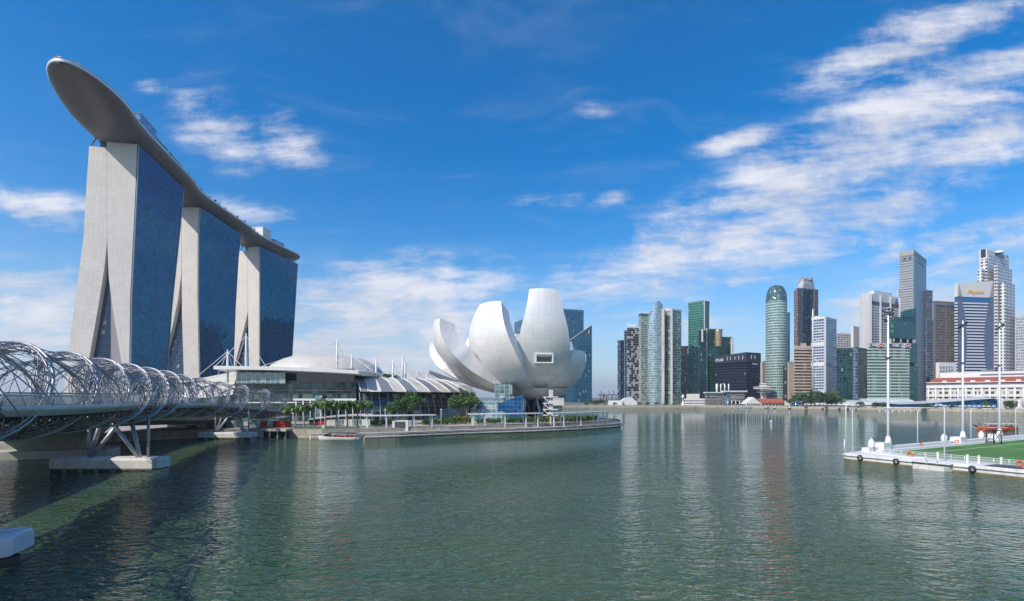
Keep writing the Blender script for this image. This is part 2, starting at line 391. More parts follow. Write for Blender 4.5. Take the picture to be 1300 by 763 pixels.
def thing(name, label, cat, loc=(0, 0, 0), group=None):
    o = bpy.data.objects.new(name, None); COL.objects.link(o); o.location = loc
    o.empty_display_size = 1.0
    tag(o, label, cat, group); return o
def tag(o, label, cat, group=None):
    o['label'] = label; o['category'] = cat
    if group: o['group'] = group
    return o
def struct(o): o['kind'] = 'structure'; return o
def stuff(o): o['kind'] = 'stuff'; return o
def dup(root, loc, rz=0.0, scale=1.0, label=None, group=None):
    """a copy of a thing with its parts and sub-parts (meshes shared)"""
    r = root.copy(); COL.objects.link(r); r.location = loc; r.rotation_euler = (0, 0, rz); r.scale = (scale,) * 3 if not isinstance(scale, tuple) else scale
    if label: r['label'] = label
    if group: r['group'] = group
    def kids(a, b):
        for ch in list(a.children):
            c = ch.copy(); COL.objects.link(c); c.parent = b
            kids(ch, c)
    kids(root, r)
    return r
def offset(poly, dist):
    """the plan outline moved outward by dist"""
    n = len(poly); out = []
    for i in range(n):
        a, b, c = Vector(poly[i - 1][:2]), Vector(poly[i][:2]), Vector(poly[(i + 1) % n][:2])
        e1 = (b - a).normalized(); e2 = (c - b).normalized()
        n1 = Vector((e1.y, -e1.x)); n2 = Vector((e2.y, -e2.x)); k_ = max(0.35, 1 + n1.dot(n2))
        out.append(tuple(b + (n1 + n2) / k_ * dist))
    return out
def lerp(tab, x):
    """piecewise-linear table lookup"""
    if x <= tab[0][0]: return tab[0][1]
    for (a, va), (b, vb) in zip(tab, tab[1:]):
        if x <= b: return va + (vb - va) * (x - a) / (b - a)
    return tab[-1][1]
def smooth_path(pts, n):
    """Catmull-Rom through the points"""
    pts = [Vector(p) for p in pts]; out = []
    for i in range(len(pts) - 1):
        p0, p1, p2, p3 = pts[max(i - 1, 0)], pts[i], pts[i + 1], pts[min(i + 2, len(pts) - 1)]
        for k_ in range(n):
            t = k_ / n
            out.append(0.5 * ((2 * p1) + (p2 - p0) * t + (2 * p0 - 5 * p1 + 4 * p2 - p3) * t * t + (3 * p1 - p0 - 3 * p2 + p3) * t ** 3))
    out.append(pts[-1]); return out
def text_mesh(name, body, size, mname, origin, right, up, parent, depth=0.3, align='LEFT', sx=1.0):
    """lettering as a real raised sign"""
    cu = bpy.data.curves.new(name, 'FONT'); cu.body = body; cu.size = size; cu.extrude = depth / 2; cu.align_x = align
    o = bpy.data.objects.new(name, cu); me = bpy.data.meshes.new_from_object(o)
    r = Vector(right).normalized(); u = Vector(up).normalized(); n_ = r.cross(u)
    for vt in me.vertices:
        c = vt.co; vt.co = Vector(origin) + r * c.x * sx + u * c.y + n_ * (c.z + depth / 2 + 0.1)
    me.materials.clear(); me.materials.append(M[mname])
    bpy.data.objects.remove(o); bpy.data.curves.remove(cu)
    ob = bpy.data.objects.new(name, me); COL.objects.link(ob)
    if parent: put(ob, parent)
    return ob

# ------------------------------------------------------------------ water, land, quays
def water_material():
    m, t, b = principled('bay_water')
    tc = t.n('ShaderNodeTexCoord'); pos = tc.outputs['Object']
    geo = t.n('ShaderNodeNewGeometry')
    def layer(scale, rot, stretch, detail, rough=0.55, dist=0.3):
        mp_ = t.n('ShaderNodeMapping'); mp_.inputs['Rotation'].default_value = (0, 0, math.radians(rot)); mp_.inputs['Scale'].default_value = (1.0 / stretch, 1.0, 1.0)
        t.set(mp_.inputs['Vector'], pos)
        return t.noise(mp_.outputs[0], scale, detail, rough, dist)
    def ridge(v_): return t.m('SUBTRACT', 1.0, t.m('ABSOLUTE', t.m('MULTIPLY_ADD', v_, 2.0, -1.0)))
    h = t.m('MULTIPLY', layer(0.10, 10, 2.6, 2.0), 0.55)
    h = t.m('ADD', h, t.m('MULTIPLY', ridge(layer(0.42, -12, 2.2, 2.0)), 0.22))
    h = t.m('ADD', h, t.m('MULTIPLY', ridge(layer(1.0, 14, 2.0, 2.0)), 0.28))
    h = t.m('ADD', h, t.m('MULTIPLY', layer(3.0, -20, 1.6, 2.0), 0.06))
    # gusts: ruffled and smoother patches
    gust = t.ramp(t.noise(t.v('MULTIPLY', pos, (0.4, 1.0, 1.0)), 0.014, 4.0, 0.6, 0.5), 0.34, 0.68, 0.55, 1.25)
    bp = t.n('ShaderNodeBump'); bp.inputs['Distance'].default_value = WAVE
    t.set(bp.inputs['Strength'], 1.0)
    t.set(bp.inputs['Height'], t.m('MULTIPLY', h, gust))
    t.set(b.inputs['Normal'], bp.outputs[0])
    murk = t.noise(t.v('MULTIPLY', pos, (0.6, 1.0, 1.0)), 0.02, 4.0, 0.6)
    t.set(b.inputs['Base Color'], t.mix(t.ramp(murk, 0.35, 0.65), (0.030, 0.068, 0.033), (0.050, 0.088, 0.038)))
    b.inputs['Roughness'].default_value = 0.025
    b.inputs['IOR'].default_value = 1.42
    return m
WAVE = 1.65
M['bay_water'] = water_material()
wm = MB()
xs = [-9000, 9000]
wm.face([(-9000, -6000, 0), (9000, -6000, 0), (9000, 14000, 0), (-9000, 14000, 0)])
struct(wm.build('water', 'bay_water'))

# the near (bay east) shore: sea wall and promenade, one sheet of ground behind
SEA_WALL = [(-400, 118), (-131, 126), (-104, 158), (-86, 166), (-60, 161.5), (-22, 178), (10, 196), (40, 222), (50, 236), (46, 250), (30, 258), (16, 275), (14, 330), (30, 560), (62, 639), (90, 641), (236, 641), (289, 626), (312, 579), (348, 552), (359, 518), (387, 457), (422, 422), (520, 330), (900, 250), (9000, 150), (9000, 13900), (-9000, 13900), (-9000, 118)]
g = MB()
g.mat = 0
g.prism(SEA_WALL, -3, 2.6, top=True)
g.mi[-1] = 1
struct(g.build('ground', ['quay', 'land']))
pv = MB(); pv.prism(offset(SEA_WALL[:14] + [(-80, 560), (-400, 300)], -1.0), 2.4, 2.75)
struct(pv.build('promenade', 'paving'))
gr = MB()
gr.prism([(-84, 167.5), (-60, 164), (-50, 168), (-52, 173), (-84, 173)], 2.5, 2.9)
o = stuff(gr.build('grass', 'grass'))

# timber boardwalk along the point
bw = MB()
front = smooth_path([(-62, 157.5), (-40, 163), (-14, 179), (16, 194.5), (40, 214), (48.5, 228), (50, 240)], 8)
back = smooth_path([(-62, 160.8), (-41, 169), (-19, 183), (10, 200), (30, 217), (38, 230), (38, 240)], 8)
poly = [tuple(p[:2]) for p in [v.to_3d() for v in front]] + [tuple(v.to_3d()[:2]) for v in reversed(back)]
bw.prism(poly, 1.15, 1.6, bottom=True)
struct(bw.build('boardwalk', 'timber'))
kb = MB()
kb.grid([[Vector((p.x, p.y, 1.10)) for p in [v.to_3d() for v in front]], [Vector((p.x, p.y, 1.64)) for p in [v.to_3d() for v in front]], [Vector((p.x - .12, p.y + .3, 1.70)) for p in [v.to_3d() for v in front]]])
for i, p in enumerate([v.to_3d() for v in front]):
    if i % 3 == 0: kb.tube([(p.x - .2, p.y + .6, -2), (p.x - .2, p.y + .6, 1.12)], 0.28, 8)
struct(kb.build('boardwalk_kerb', 'pale_concrete'))
lo = MB()
lowf = [Vector((p.x + .25, p.y - .9, 0)) for p in [v.to_3d() for v in front][6:]]
lo.prism([(p.x, p.y) for p in lowf] + [(p.x - .3, p.y + 1.2) for p in reversed(lowf)], 0.35, 0.75, bottom=True)
struct(lo.build('boardwalk_fender', 'pale_concrete'))
# ------------------------------------------------------------------ three hotel towers and the sky deck
TOWN = [  # north-west top corner, facade direction (80 m), px profiles (py -> px) sighted on the north end wall
    dict(w=Vector((-271, 368.5)), f=Vector((-17, 77.5)),
         eo=[(188, 113), (260, 108), (300, 106), (365, 97.5), (443, 87.4), (515, 78)],
         ei=[(188, 135.2), (300, 136), (311, 135.4), (343, 132), (393, 124), (456, 113), (515, 102)],
         wi=[(183, 135.4), (311, 136.2), (355, 138.2), (396, 143.5), (459, 154), (515, 163)],
         wo=[(183, 174), (240, 172), (300, 169), (374, 165.3), (465, 164), (515, 164)],
         sl=[(237, 80), (475, 60), (515, 58)], lab='nearest of the three leaning hotel towers, under the overhanging deck tip', lead='wide'),
    dict(w=Vector((-300, 491)), f=Vector((-3, 80)),
         eo=[(264, 206), (350, 200), (430, 190), (510, 178)],
         ei=[(264, 230), (347, 230.2), (380, 226), (421, 217.5), (470, 203), (512, 192)],
         wi=[(264, 230.2), (347, 230.6), (400, 231), (472, 233.2), (512, 234)],
         wo=[(263, 253.2), (299, 251), (374, 250.6), (475, 252.5), (512, 253)],
         sl=[(297, 80), (459, 65), (512, 62)], lab='middle one of the three leaning hotel towers', lead='mid'),
    dict(w=Vector((-306, 619)), f=Vector((12, 81)),
         eo=[(318, 300), (384, 298), (431, 293), (510, 280)],
         ei=[(318, 314.5), (396, 314.5), (420, 309), (461, 298.5), (510, 288)],
         wi=[(315, 314.7), (396, 314.9), (461, 316), (510, 317)],
         wo=[(313, 329), (461, 329), (510, 329)],
         sl=[(335, 82), (451, 69), (510, 66)], lab='farthest of the three leaning hotel towers, beside the domed roof', lead='far'),
]
ZTOP = 195.0
def hotel(t):
    W, F = t['w'], t['f'].normalized()
    E = Vector((-F.y, F.x)); E = E if E.x < 0 else -E        # eastward along the end wall
    def at(px, z_or_py):
        q = (px - 650) / 650; k_ = (q * W.y - W.x) / (E.x - q * E.y); p = W + E * k_
        return k_, 13 + (504 - z_or_py) / 650 * p.y
    tabs = {}
    for key in ('eo', 'ei', 'wi', 'wo'):
        tab = sorted([(at(px, py)[1], at(px, py)[0]) for py, px in t[key]]); tabs[key] = tab
    sl = sorted([(13 + (504 - py) / 650 * (W + F * 80).y, L) for py, L in t['sl']])
    zs = [2.5 + (ZTOP - 2.5) * i / 44 for i in range(45)]
    root = thing('hotel_tower', t['lab'], 'hotel tower', (W.x, W.y, 2.5), 'three hotel towers under one sky deck')
    def pt(k_, s_, z): p = W + E * k_ + F * s_; return (p.x, p.y, z)
    def slab(a, b, name, top):
        mb = MB(); rows = []; uvs = []
        for z in zs:
            if z > top: continue
            ka, kb_ = lerp(tabs[a], z), lerp(tabs[b], z); L = lerp(sl, z)
            if ka - kb_ < 0.3: ka = kb_ + 0.3
            rows.append([pt(ka, 0, z), pt(kb_, 0, z), pt(kb_, L, z), pt(ka, L, z)])
            w_ = ka - kb_; uvs.append([(0, z), (w_, z), (w_ + L, z), (2 * w_ + L, z), (2 * w_ + 2 * L, z)])
        mb.grid(rows, uvs, close=True)
        mb.face(rows[-1])
        return mb.build(name, 'tower_stone', root)
    ew = slab('eo', 'ei', 'east_slab', ZTOP - 3)
    ws = slab('wi', 'wo', 'west_slab', ZTOP)
    # window wall on the bay side, standing a little proud of the slab, with edge fins
    cw = MB(); rows = []; uvs = []
    for z in zs:
        L = lerp(sl, z); k_ = lerp(tabs['wo'], z)
        rows.append([pt(k_ - 0.2, 0.8, z), pt(k_ - 0.7, 0.8, z), pt(k_ - 0.7, L - 0.3, z), pt(k_ - 0.2, L - 0.3, z)])
        uvs.append([(-0.5, z), (0, z), (L, z), (L + 0.5, z)])
    cw.grid(rows, uvs); cw.face(rows[-1])
    c = cw.build('curtain_wall', 'tower_glass', root)
    ef = MB()
    ef.tube([Vector(pt(lerp(tabs['wo'], z) - 0.8, 0.35, z)) for z in zs], 0.42, 5)
    ef.build('edge_fin', 'steel', root)
    ef = MB(); ef.tube([Vector(pt(lerp(tabs['wo'], z) - 0.8, lerp(sl, z) - 0.2, z)) for z in zs], 0.42, 5)
    ef.build('edge_fin', 'steel', root)
    # floor sills running along the window wall
    # glazed atrium between the legs, set back
    at_ = MB(); rows = []; uvs = []
    for z in zs:
        if z > ZTOP - 6: continue
        a, b = lerp(tabs['ei'], z) + 0.5, lerp(tabs['wi'], z) - 0.5
        rows.append([pt(a, 5, z), pt(b, 5, z)]); uvs.append([(0, z), (a - b, z)])
    at_.grid(rows, uvs); at_.build('atrium_wall', 'atrium_glass', root)
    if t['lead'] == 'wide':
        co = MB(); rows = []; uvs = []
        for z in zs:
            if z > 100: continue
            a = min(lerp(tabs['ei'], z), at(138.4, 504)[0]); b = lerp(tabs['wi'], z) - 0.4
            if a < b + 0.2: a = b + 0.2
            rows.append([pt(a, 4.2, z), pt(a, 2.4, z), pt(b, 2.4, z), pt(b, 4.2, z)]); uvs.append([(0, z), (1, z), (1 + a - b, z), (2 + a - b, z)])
        co.grid(rows, uvs); co.build('core_wall', 'tower_core_shade', root)
    # recessed neck and struts between the tower head and the deck
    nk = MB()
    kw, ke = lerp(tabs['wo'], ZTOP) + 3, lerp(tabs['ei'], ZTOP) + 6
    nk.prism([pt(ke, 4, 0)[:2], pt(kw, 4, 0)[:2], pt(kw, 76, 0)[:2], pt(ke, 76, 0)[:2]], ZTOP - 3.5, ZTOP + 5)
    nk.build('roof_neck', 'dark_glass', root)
    for k2 in (kw - 1.5, (kw + ke) / 2, ke + 4):
        for s2 in (1.5, 26, 52, 77):
            vm = MB(); vm.tube([pt(k2, s2, ZTOP - (3.2 if k2 > ke else 0.2)), pt(k2 - 1.5 if k2 < ke else k2 - 5, s2, ZTOP + 7)], 0.45, 6)
            vm.build('strut', 'steel_dark', root)
    return root
for t in TOWN: hotel(t)

def deck_axis():
    c = []
    for p, off in (((-271, 368.5), 13), ((-288, 446), 12.5), ((-300, 491), 12), ((-303, 571), 11.5), ((-306, 619), 11), ((-294, 700), 10)):
        c.append(Vector(p))
    tips = [Vector((-246, 297)), Vector((-257.5, 330))]
    pts = tips + c
    out = []
    sp = smooth_path([p.to_3d() for p in pts], 14)
    e = sp[-1] + (sp[-1] - sp[-4]).normalized() * 13
    sp += [sp[-1] + (e - sp[-1]) * (i / 5) for i in range(1, 6)]
    for i, p in enumerate(sp):
        tt = (sp[min(i + 1, len(sp) - 1)] - sp[max(i - 1, 0)]).normalized()
        n_ = Vector((-tt.y, tt.x, 0)); n_ = n_ if n_.x < 0 else -n_
        out.append((p + n_ * 12.5, tt, n_))
    return out
AX = deck_axis()
sd = thing('sky_deck', 'long boat shaped grey sky deck curving across three tower heads', 'sky deck', (AX[30][0].x, AX[30][0].y, 196))
HALF, ZR = 19.5, 206.2
SA = [0.0]
for i in range(1, len(AX)): SA.append(SA[-1] + (AX[i][0] - AX[i - 1][0]).length)
def half_w(s_):
    a = min(1.0, s_ / 62.0); b = min(1.0, (SA[-1] - s_) / 26.0)
    return max(0.8, HALF * math.sqrt(max(0.0, 1 - (1 - a) ** 2.1)) * (math.sqrt(max(0.0, 1 - (1 - b) ** 2))))
hm = MB(); rows = []; uvs = []; rim = []; NU = 22
dep_tab = [(0, 1.6), (25, 5.5), (60, 9.8), (90, 10.6), (SA[-1] - 40, 10.2), (SA[-1], 2.5)]
# finer stations near the two ends
st = []
for i in range(len(AX) - 1):
    n_ = 4 if (SA[i] < 20 or SA[i] > SA[-1] - 30) else 1
    for k_ in range(n_): st.append((i, k_ / n_))
st.append((len(AX) - 2, 1.0))
DECK = []
for i, fr in st:
    a, b = AX[i], AX[i + 1]; p = a[0].lerp(b[0], fr); n_ = a[2].lerp(b[2], fr).normalized(); s_ = SA[i] + (SA[i + 1] - SA[i]) * fr
    hw = half_w(s_); dp = lerp(dep_tab, s_)
    DECK.append((p, n_, hw, s_))
    row = []; uvr = []
    for j in range(NU + 1):
        u = -math.cos(PI * j / NU)
        z = ZR - 1.2 - dp * max(0.0, 1 - abs(u) ** 2.2) ** 0.62
        row.append(p + n_ * hw * u + Vector((0, 0, z))); uvr.append((s_, u * 22))
    rows.append(row); uvs.append(uvr)
hm.sm = True; hm.grid(rows, uvs, flip=False)
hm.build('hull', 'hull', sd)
rm = MB()
rm.sm = True
rr = []
for (p, n_, hw, s_) in DECK:
    rr.append([p - n_ * hw + Vector((0, 0, ZR - 1.25)), p - n_ * (hw + .35) + Vector((0, 0, ZR - .5)), p - n_ * (hw + .1) + Vector((0, 0, ZR + .3)), p - n_ * (hw - .8) + Vector((0, 0, ZR + .3))])
for (p, n_, hw, s_) in reversed(DECK):
    rr.append([p + n_ * hw + Vector((0, 0, ZR - 1.25)), p + n_ * (hw + .35) + Vector((0, 0, ZR - .5)), p + n_ * (hw + .1) + Vector((0, 0, ZR + .3)), p + n_ * (hw - .8) + Vector((0, 0, ZR + .3))])
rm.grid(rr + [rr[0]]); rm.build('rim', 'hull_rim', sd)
fl = MB(); fl.grid([[p - n_ * (hw - .4) + Vector((0, 0, ZR)), p + n_ * (hw - .4) + Vector((0, 0, ZR))] for (p, n_, hw, s_) in DECK], flip=False)
fl.build('floor', 'paving', sd)
# glass railing round the observation tip
rl = MB()
tipl = [(p, n_, hw) for (p, n_, hw, s_) in DECK if s_ < 75]
path = [p + n_ * max(.1, hw - 1) for (p, n_, hw) in reversed(tipl)] + [p - n_ * max(.1, hw - 1) for (p, n_, hw) in tipl]
rl.grid([[q_ + Vector((0, 0, ZR)) for q_ in path], [q_ + Vector((0, 0, ZR + 1.5)) for q_ in path]])
rl.build('railing', 'rail_glass', sd)
rt = MB(); rt.tube([q_ + Vector((0, 0, ZR + 1.55)) for q_ in path], 0.12, 5)
rt.build('handrail', 'steel', sd)
def on_deck(s_, off):
    for k_ in range(len(DECK) - 1):
        if DECK[k_ + 1][3] >= s_: break
    p, n_, hw, _ = DECK[k_]; tt = (DECK[k_ + 1][0] - DECK[max(0, k_ - 1)][0]).normalized()
    return p - n_ * off, math.atan2(tt.y, tt.x)
M['deck_glass'] = facade('deck_glass', (0.10, 0.28, 0.48), (0.55, 0.58, 0.60), 2.0, 2.5, 0.1, 0.12, rough=.1, metal=.4)
for (s_, off, L, Wd, H, mt) in ((88, 11, 26, 12, 9.5, 'deck_glass'), (112, 12, 18, 9, 5, 'deck_glass'), (140, 12, 26, 8, 4.0, 'steel_dark'), (352, 10, 17, 13, 13, 'white_paint'), (374, 11, 22, 10, 5.0, 'deck_glass'), (398, 6, 14, 9, 4.0, 'steel_dark')):
    p, rz = on_deck(s_, off)
    pb = MB(); pb.box((p.x, p.y, ZR + H / 2), (L, Wd, H), rz); pb.box((p.x, p.y, ZR + H + 0.25), (L + .8, Wd + .8, .5), rz)
    pb.build('rooftop_pavilion', mt, sd)
for k_, s_ in enumerate((3, 6, 9, 12.5, 16, 21)):
    p, rz = on_deck(s_, half_w(s_) * (0.6 if k_ % 2 else -.5))
    um = MB(); um.tube([(p.x, p.y, ZR), (p.x, p.y, ZR + 2.6)], .06, 5); um.lathe([(1.5, 2.3), (0.05, 2.9)], (p.x, p.y, ZR), 8, smooth=False)
    um.build('parasol', 'white_paint', sd)

# ------------------------------------------------------------------ lotus-shaped museum
MC = Vector((10.7, 232.0))
mus = thing('museum', 'white lotus flower shaped museum with ten curved fingers on the waterfront point', 'museum', (MC.x, MC.y, 2.6))
mus['label'] = 'white lotus flower shaped museum of tall curved petals by the water'
def petal(az, R, b, th1, ws, thick, zb=13.0, r0=0.0, bulge=0.16, window=None, skylight=True, tw=0.0, th0=4):
    a = math.radians(az)
    er = Vector((math.sin(a), -math.cos(a), 0)); et = Vector((math.cos(a), math.sin(a), 0))
    C = Vector((MC.x, MC.y, 0)); NT_ = 36; NUo = 12
    rows = []; uvs = []; arc = 0; last = None
    def frame(th):
        p = C + er * (r0 + R * math.sin(th)) + Vector((0, 0, zb + b * (1 - math.cos(th))))
        nn = (er * (b * math.sin(th)) + Vector((0, 0, -R * math.cos(th)))).normalized()
        return p, nn
    def pt(th, u, f=0.0):
        p, nn = frame(th); wd = lerp(ws, math.degrees(th))
        return p + et * wd * u - nn * (bulge * wd * u * u + f)
    for i in range(NT_ + 1):
        th = math.radians(th0 + (th1 - th0) * i / NT_)
        p, nn = frame(th); wd = lerp(ws, math.degrees(th)); T = lerp(thick, math.degrees(th))
        if last is not None: arc += (p - last).length
        last = p
        ring = [pt(th, -1 + 2 * j / NUo) for j in range(NUo + 1)]
        inn = [p + et * wd * u * .72 - nn * (T - 0.12 * wd * (1 - u * u)) for u in [1 - 2 * j / 6 for j in range(7)]]
        rows.append(ring + inn)
        uvs.append([(wd * (-1 + 2 * j / NUo), arc) for j in range(NUo + 1)] + [(wd + (j + 1) * wd * .3, arc) for j in range(8)])
    mb = MB(); no, ni = NUo + 1, 7
    # outer skin, two flanks and the inner face as one closed shell
    mb.sm = True
    mb.grid([r[:no] for r in rows], [u[:no] for u in uvs])
    mb.grid([[r[no - 1], r[no]] for r in rows], [[(0, u[0][1]), (3, u[0][1])] for u in uvs])
    mb.grid([[r[-1], r[0]] for r in rows], [[(0, u[0][1]), (3, u[0][1])] for u in uvs])
    mb.mat = 1
    mb.grid([r[no:] for r in rows], [u[no:] for u in uvs])
    mb.mat = 0; mb.sm = False
    mb.face(rows[-1])
    ob = mb.build('petal', ['petal', 'petal_inner'], mus)
    p, nn = frame(math.radians(th1)); tg = (p - frame(math.radians(th1 - 1))[0]).normalized()
    wd = lerp(ws, th1); T = lerp(thick, th1)
    sk = MB(); off = tg * .08
    sk.face([p - et * wd * .8 - nn * (T * .22) + off, p + et * wd * .8 - nn * (T * .22) + off, p + et * wd * .62 - nn * (T * .78) + off, p - et * wd * .62 - nn * (T * .78) + off])
    if skylight: sk.build('skylight', 'dark_glass', ob)
    if window:
        th_a, th_b, uw = window
        # a hooded opening standing out of the skin
        fr = MB(); gl = MB()
        ta, tb = math.radians(th_a), math.radians(th_b)
        top = [pt(tb, -uw), pt(tb, uw)]; bot = [pt(ta, -uw), pt(ta, uw)]
        out = (er * 1.0 + Vector((0, 0, .05))).normalized()
        ht = top[0].z - bot[0].z
        lead = max((top[0] - C).dot(er), (bot[0] - C).dot(er)) + 0.7
        f0 = [C + er * lead + et * (uw * lerp(ws, (th_a + th_b) / 2)) * sx_ + Vector((0, 0, z)) for sx_, z in ((-1, bot[0].z), (1, bot[0].z), (1, top[0].z), (-1, top[0].z))]
        k_ = .13
        cen = sum(f0, Vector()) / 4
        f1 = [q_.lerp(cen, k_) if False else q_ + Vector((0, 0, 0)) for q_ in f0]
        inner = [Vector(f0[0]) + et * .5 + Vector((0, 0, .5)), Vector(f0[1]) - et * .5 + Vector((0, 0, .5)), Vector(f0[2]) - et * .5 - Vector((0, 0, .5)), Vector(f0[3]) + et * .5 - Vector((0, 0, .5))]
        depth = -er * 1.1
        for i in range(4):
            j = (i + 1) % 4
            fr.face([f0[i], f0[j], inner[j], inner[i]])
            fr.face([inner[i], inner[j], inner[j] + depth, inner[i] + depth])
            fr.face([f0[i] - er * 9, f0[j] - er * 9, f0[j], f0[i]])
        # tapering apron under the opening
        ap = [f0[0], f0[1], C + er * (lead - 2.6) + et * 5.6 + Vector((0, 0, bot[0].z - 4.6)), C + er * (lead - 2.6) - et * 5.6 + Vector((0, 0, bot[0].z - 4.6))]
        fr.build('window_hood', 'petal', ob)
        gl.face([q_ + depth for q_ in inner]); gl.build('window_pane', 'dark_glass', ob)
    return ob
# front pair, the long ones to the east, the low one to the west, and those behind
petal(6, 26, 31.5, 114, [(4, 4.0), (20, 7.6), (37, 9.6), (52, 11.0), (68, 11.0), (84, 9.6), (95, 8.0), (104, 6.9), (114, 6.0)], [(0, 3), (60, 8), (114, 5)], window=(55.5, 64, .34))
petal(-42, 33, 28, 113, [(4, 4.0), (20, 8.5), (37, 11.4), (55, 13.4), (70, 12.8), (90, 10.2), (113, 6.2)], [(0, 3), (60, 10), (113, 8.5)])
petal(-72, 46.5, 28, 100, [(4, 4), (20, 9), (40, 12.6), (60, 13.2), (80, 10.8), (100, 6.8)], [(0, 3), (60, 10), (100, 8)])
petal(-106, 50.5, 24.5, 92, [(4, 3), (30, 10), (55, 13), (75, 9.5), (92, 5.5)], [(0, 3), (60, 8), (92, 5.5)])
petal(58, 22.5, 18.5, 96, [(4, 4), (25, 8), (45, 9.2), (70, 8.8), (96, 6.4)], [(0, 3), (50, 6.5), (96, 5)], zb=12.6)
petal(108, 23, 19, 92, [(4, 3), (30, 8), (60, 9.5), (92, 6)], [(0, 3), (60, 7), (92, 5)])
petal(150, 27, 24, 98, [(4, 3), (30, 8.5), (60, 10.5), (98, 6.5)], [(0, 3), (60, 7), (98, 5)])
petal(-172, 33, 28, 100, [(4, 3), (30, 9), (60, 12), (100, 7)], [(0, 3), (60, 8), (100, 6)])
petal(-138, 43, 26, 98, [(4, 3), (30, 9), (60, 13), (98, 7)], [(0, 3), (60, 8), (98, 6)])
bl = MB(); bl.lathe([(0.1, 11.6), (4, 11.8), (9, 12.7), (13, 14.4), (15.5, 16.8)], (MC.x, MC.y, 0), 32)
bl.build('bowl_underside', 'petal', mus)
# struts and lattice drum that carry the bowl
for k_ in range(10):
    a = 2 * PI * k_ / 10
    for dd in (0.32, -0.32):
        cb = MB(); cb.tube([(MC.x + 6.8 * math.cos(a), MC.y + 6.8 * math.sin(a), 2.7), (MC.x + 7.4 * math.cos(a + dd), MC.y + 7.4 * math.sin(a + dd), 13.2)], .42, 8)
        cb.build('column', 'steel_dark' if k_ % 2 else 'white_steel', mus)
dr = MB(); dr.lathe([(4.6, 2.7), (4.6, 13)], (MC.x, MC.y, 0), 20, smooth=False); dr.build('lobby_wall', 'dark_glass', mus)
def solid(name, base, top, m_, parent):
    """closed block between two four-sided outlines"""
    mb = MB(); per = [0.0]
    for i in range(len(base)): per.append(per[-1] + (Vector(base[(i + 1) % len(base)]) - Vector(base[i])).length)
    mb.grid([base, top], [[(u, p[2]) for u, p in zip(per, list(base) + [base[0]])], [(u, p[2]) for u, p in zip(per, list(top) + [top[0]])]], close=True)
    mb.face(top); return mb.build(name, m_, parent)
yb = 212.0
solid('entrance_pavilion', [P(592, 525, yb - 6).to_tuple()[:2] + (2.7,), P(641, 525, yb - 6).to_tuple()[:2] + (2.7,), P(641, 525, yb + 12).to_tuple()[:2] + (2.7,), P(592, 525, yb + 12).to_tuple()[:2] + (2.7,)],
      [P(610, 509, yb), P(640, 503, yb), P(640, 503, yb + 10), P(610, 509, yb + 10)], 'pavilion_glass', mus)
solid('lift_box', [P(628, 525, yb).to_tuple()[:2] + (2.7,), P(650.5, 525, yb).to_tuple()[:2] + (2.7,), P(650.5, 525, yb + 9).to_tuple()[:2] + (2.7,), P(628, 525, yb + 9).to_tuple()[:2] + (2.7,)],
      [P(628, 487, yb), P(650.5, 487, yb), P(650.5, 487, yb + 9), P(628, 487, yb + 9)], 'pavilion_glass', mus)
yb = 208.5
solid('blue_wedge', [P(632, 525, yb).to_tuple()[:2] + (2.7,), P(664, 525, yb).to_tuple()[:2] + (2.7,), P(664, 525, yb + 7).to_tuple()[:2] + (2.7,), P(632, 525, yb + 7).to_tuple()[:2] + (2.7,)],
      [P(632, 512.5, yb), P(664, 501, yb), P(664, 501, yb + 7), P(632, 512.5, yb + 7)], 'blue_glass', mus)
yb = 214.0
stw = MB(); a, b = P(697, 525, yb), P(702, 525, yb)
stw.prism([(a.x, a.y), (b.x, b.y), (b.x, b.y + 2.5), (a.x, a.y + 2.5)], 2.7, 16); stw.build('stair_tower', 'pale_concrete', mus)
for k_, (z, off) in enumerate(((13.0, 0), (10.4, 0), (7.8, 0), (5.4, 0))):
    ls = MB(); ls.box((P(699, 0, yb).x, yb + .8, z), (6.2, 3.4, .35)); ls.build('landing', 'white_paint', mus)
    if k_ < 3:
        ls = MB(); x0 = P(699, 0, yb).x; ls.beam((x0 - 3, yb - .5, z), (x0 - .5, yb - .5, z - 2.5), 1.2, .3); ls.build('stair_flight', 'white_paint', mus)

# trees of the roof garden, one thing each
GR = 'trees standing along the sky deck edge'
def small_crown(seed, n=70):
    r = random.Random(seed); mb = MB()
    mb.tube([(0, 0, 0), (0, 0, 3.2)], .14, 5)
    for i in range(n):
        v_ = Vector((r.gauss(0, 1), r.gauss(0, 1), r.gauss(0, .8))); v_ = v_.normalized() * (1.7 * r.random() ** .4); p = v_ + Vector((0, 0, 3.8))
        d1 = Vector((r.gauss(0, 1), r.gauss(0, 1), r.gauss(0, 1))).normalized(); d2 = d1.orthogonal().normalized(); mb.face([p - d1 * .5, p + d2 * .4, p + d1 * .5, p - d2 * .4], [(0, 0)] * 4)
    return mb
sts = [('small tree near the observation tip of the sky deck', 64), ('small deck tree just before the first rooftop pavilion', 70)] + [('small tree in the row along the sky deck between its pavilions', s_) for s_ in (126, 131, 157, 163, 170, 178, 187, 196, 206, 216, 227, 238, 250, 262, 275, 288, 301, 314, 326)]
rt0 = None
for i, (lab, s_) in enumerate(sts):
    p, rz = on_deck(s_, half_w(s_) - 2.2)
    if rt0 is None: o = rt0 = tag(small_crown(4).build('rooftop_tree', 'leaf_dark'), lab, 'tree', GR)
    else: o = rt0.copy(); COL.objects.link(o); o['label'] = lab
    o.location = (p.x, p.y, ZR); o.rotation_euler = (0, 0, i * 1.9); k_ = .5 + .3 * ((i * 7) % 5) / 4; o.scale = (k_, k_, k_)
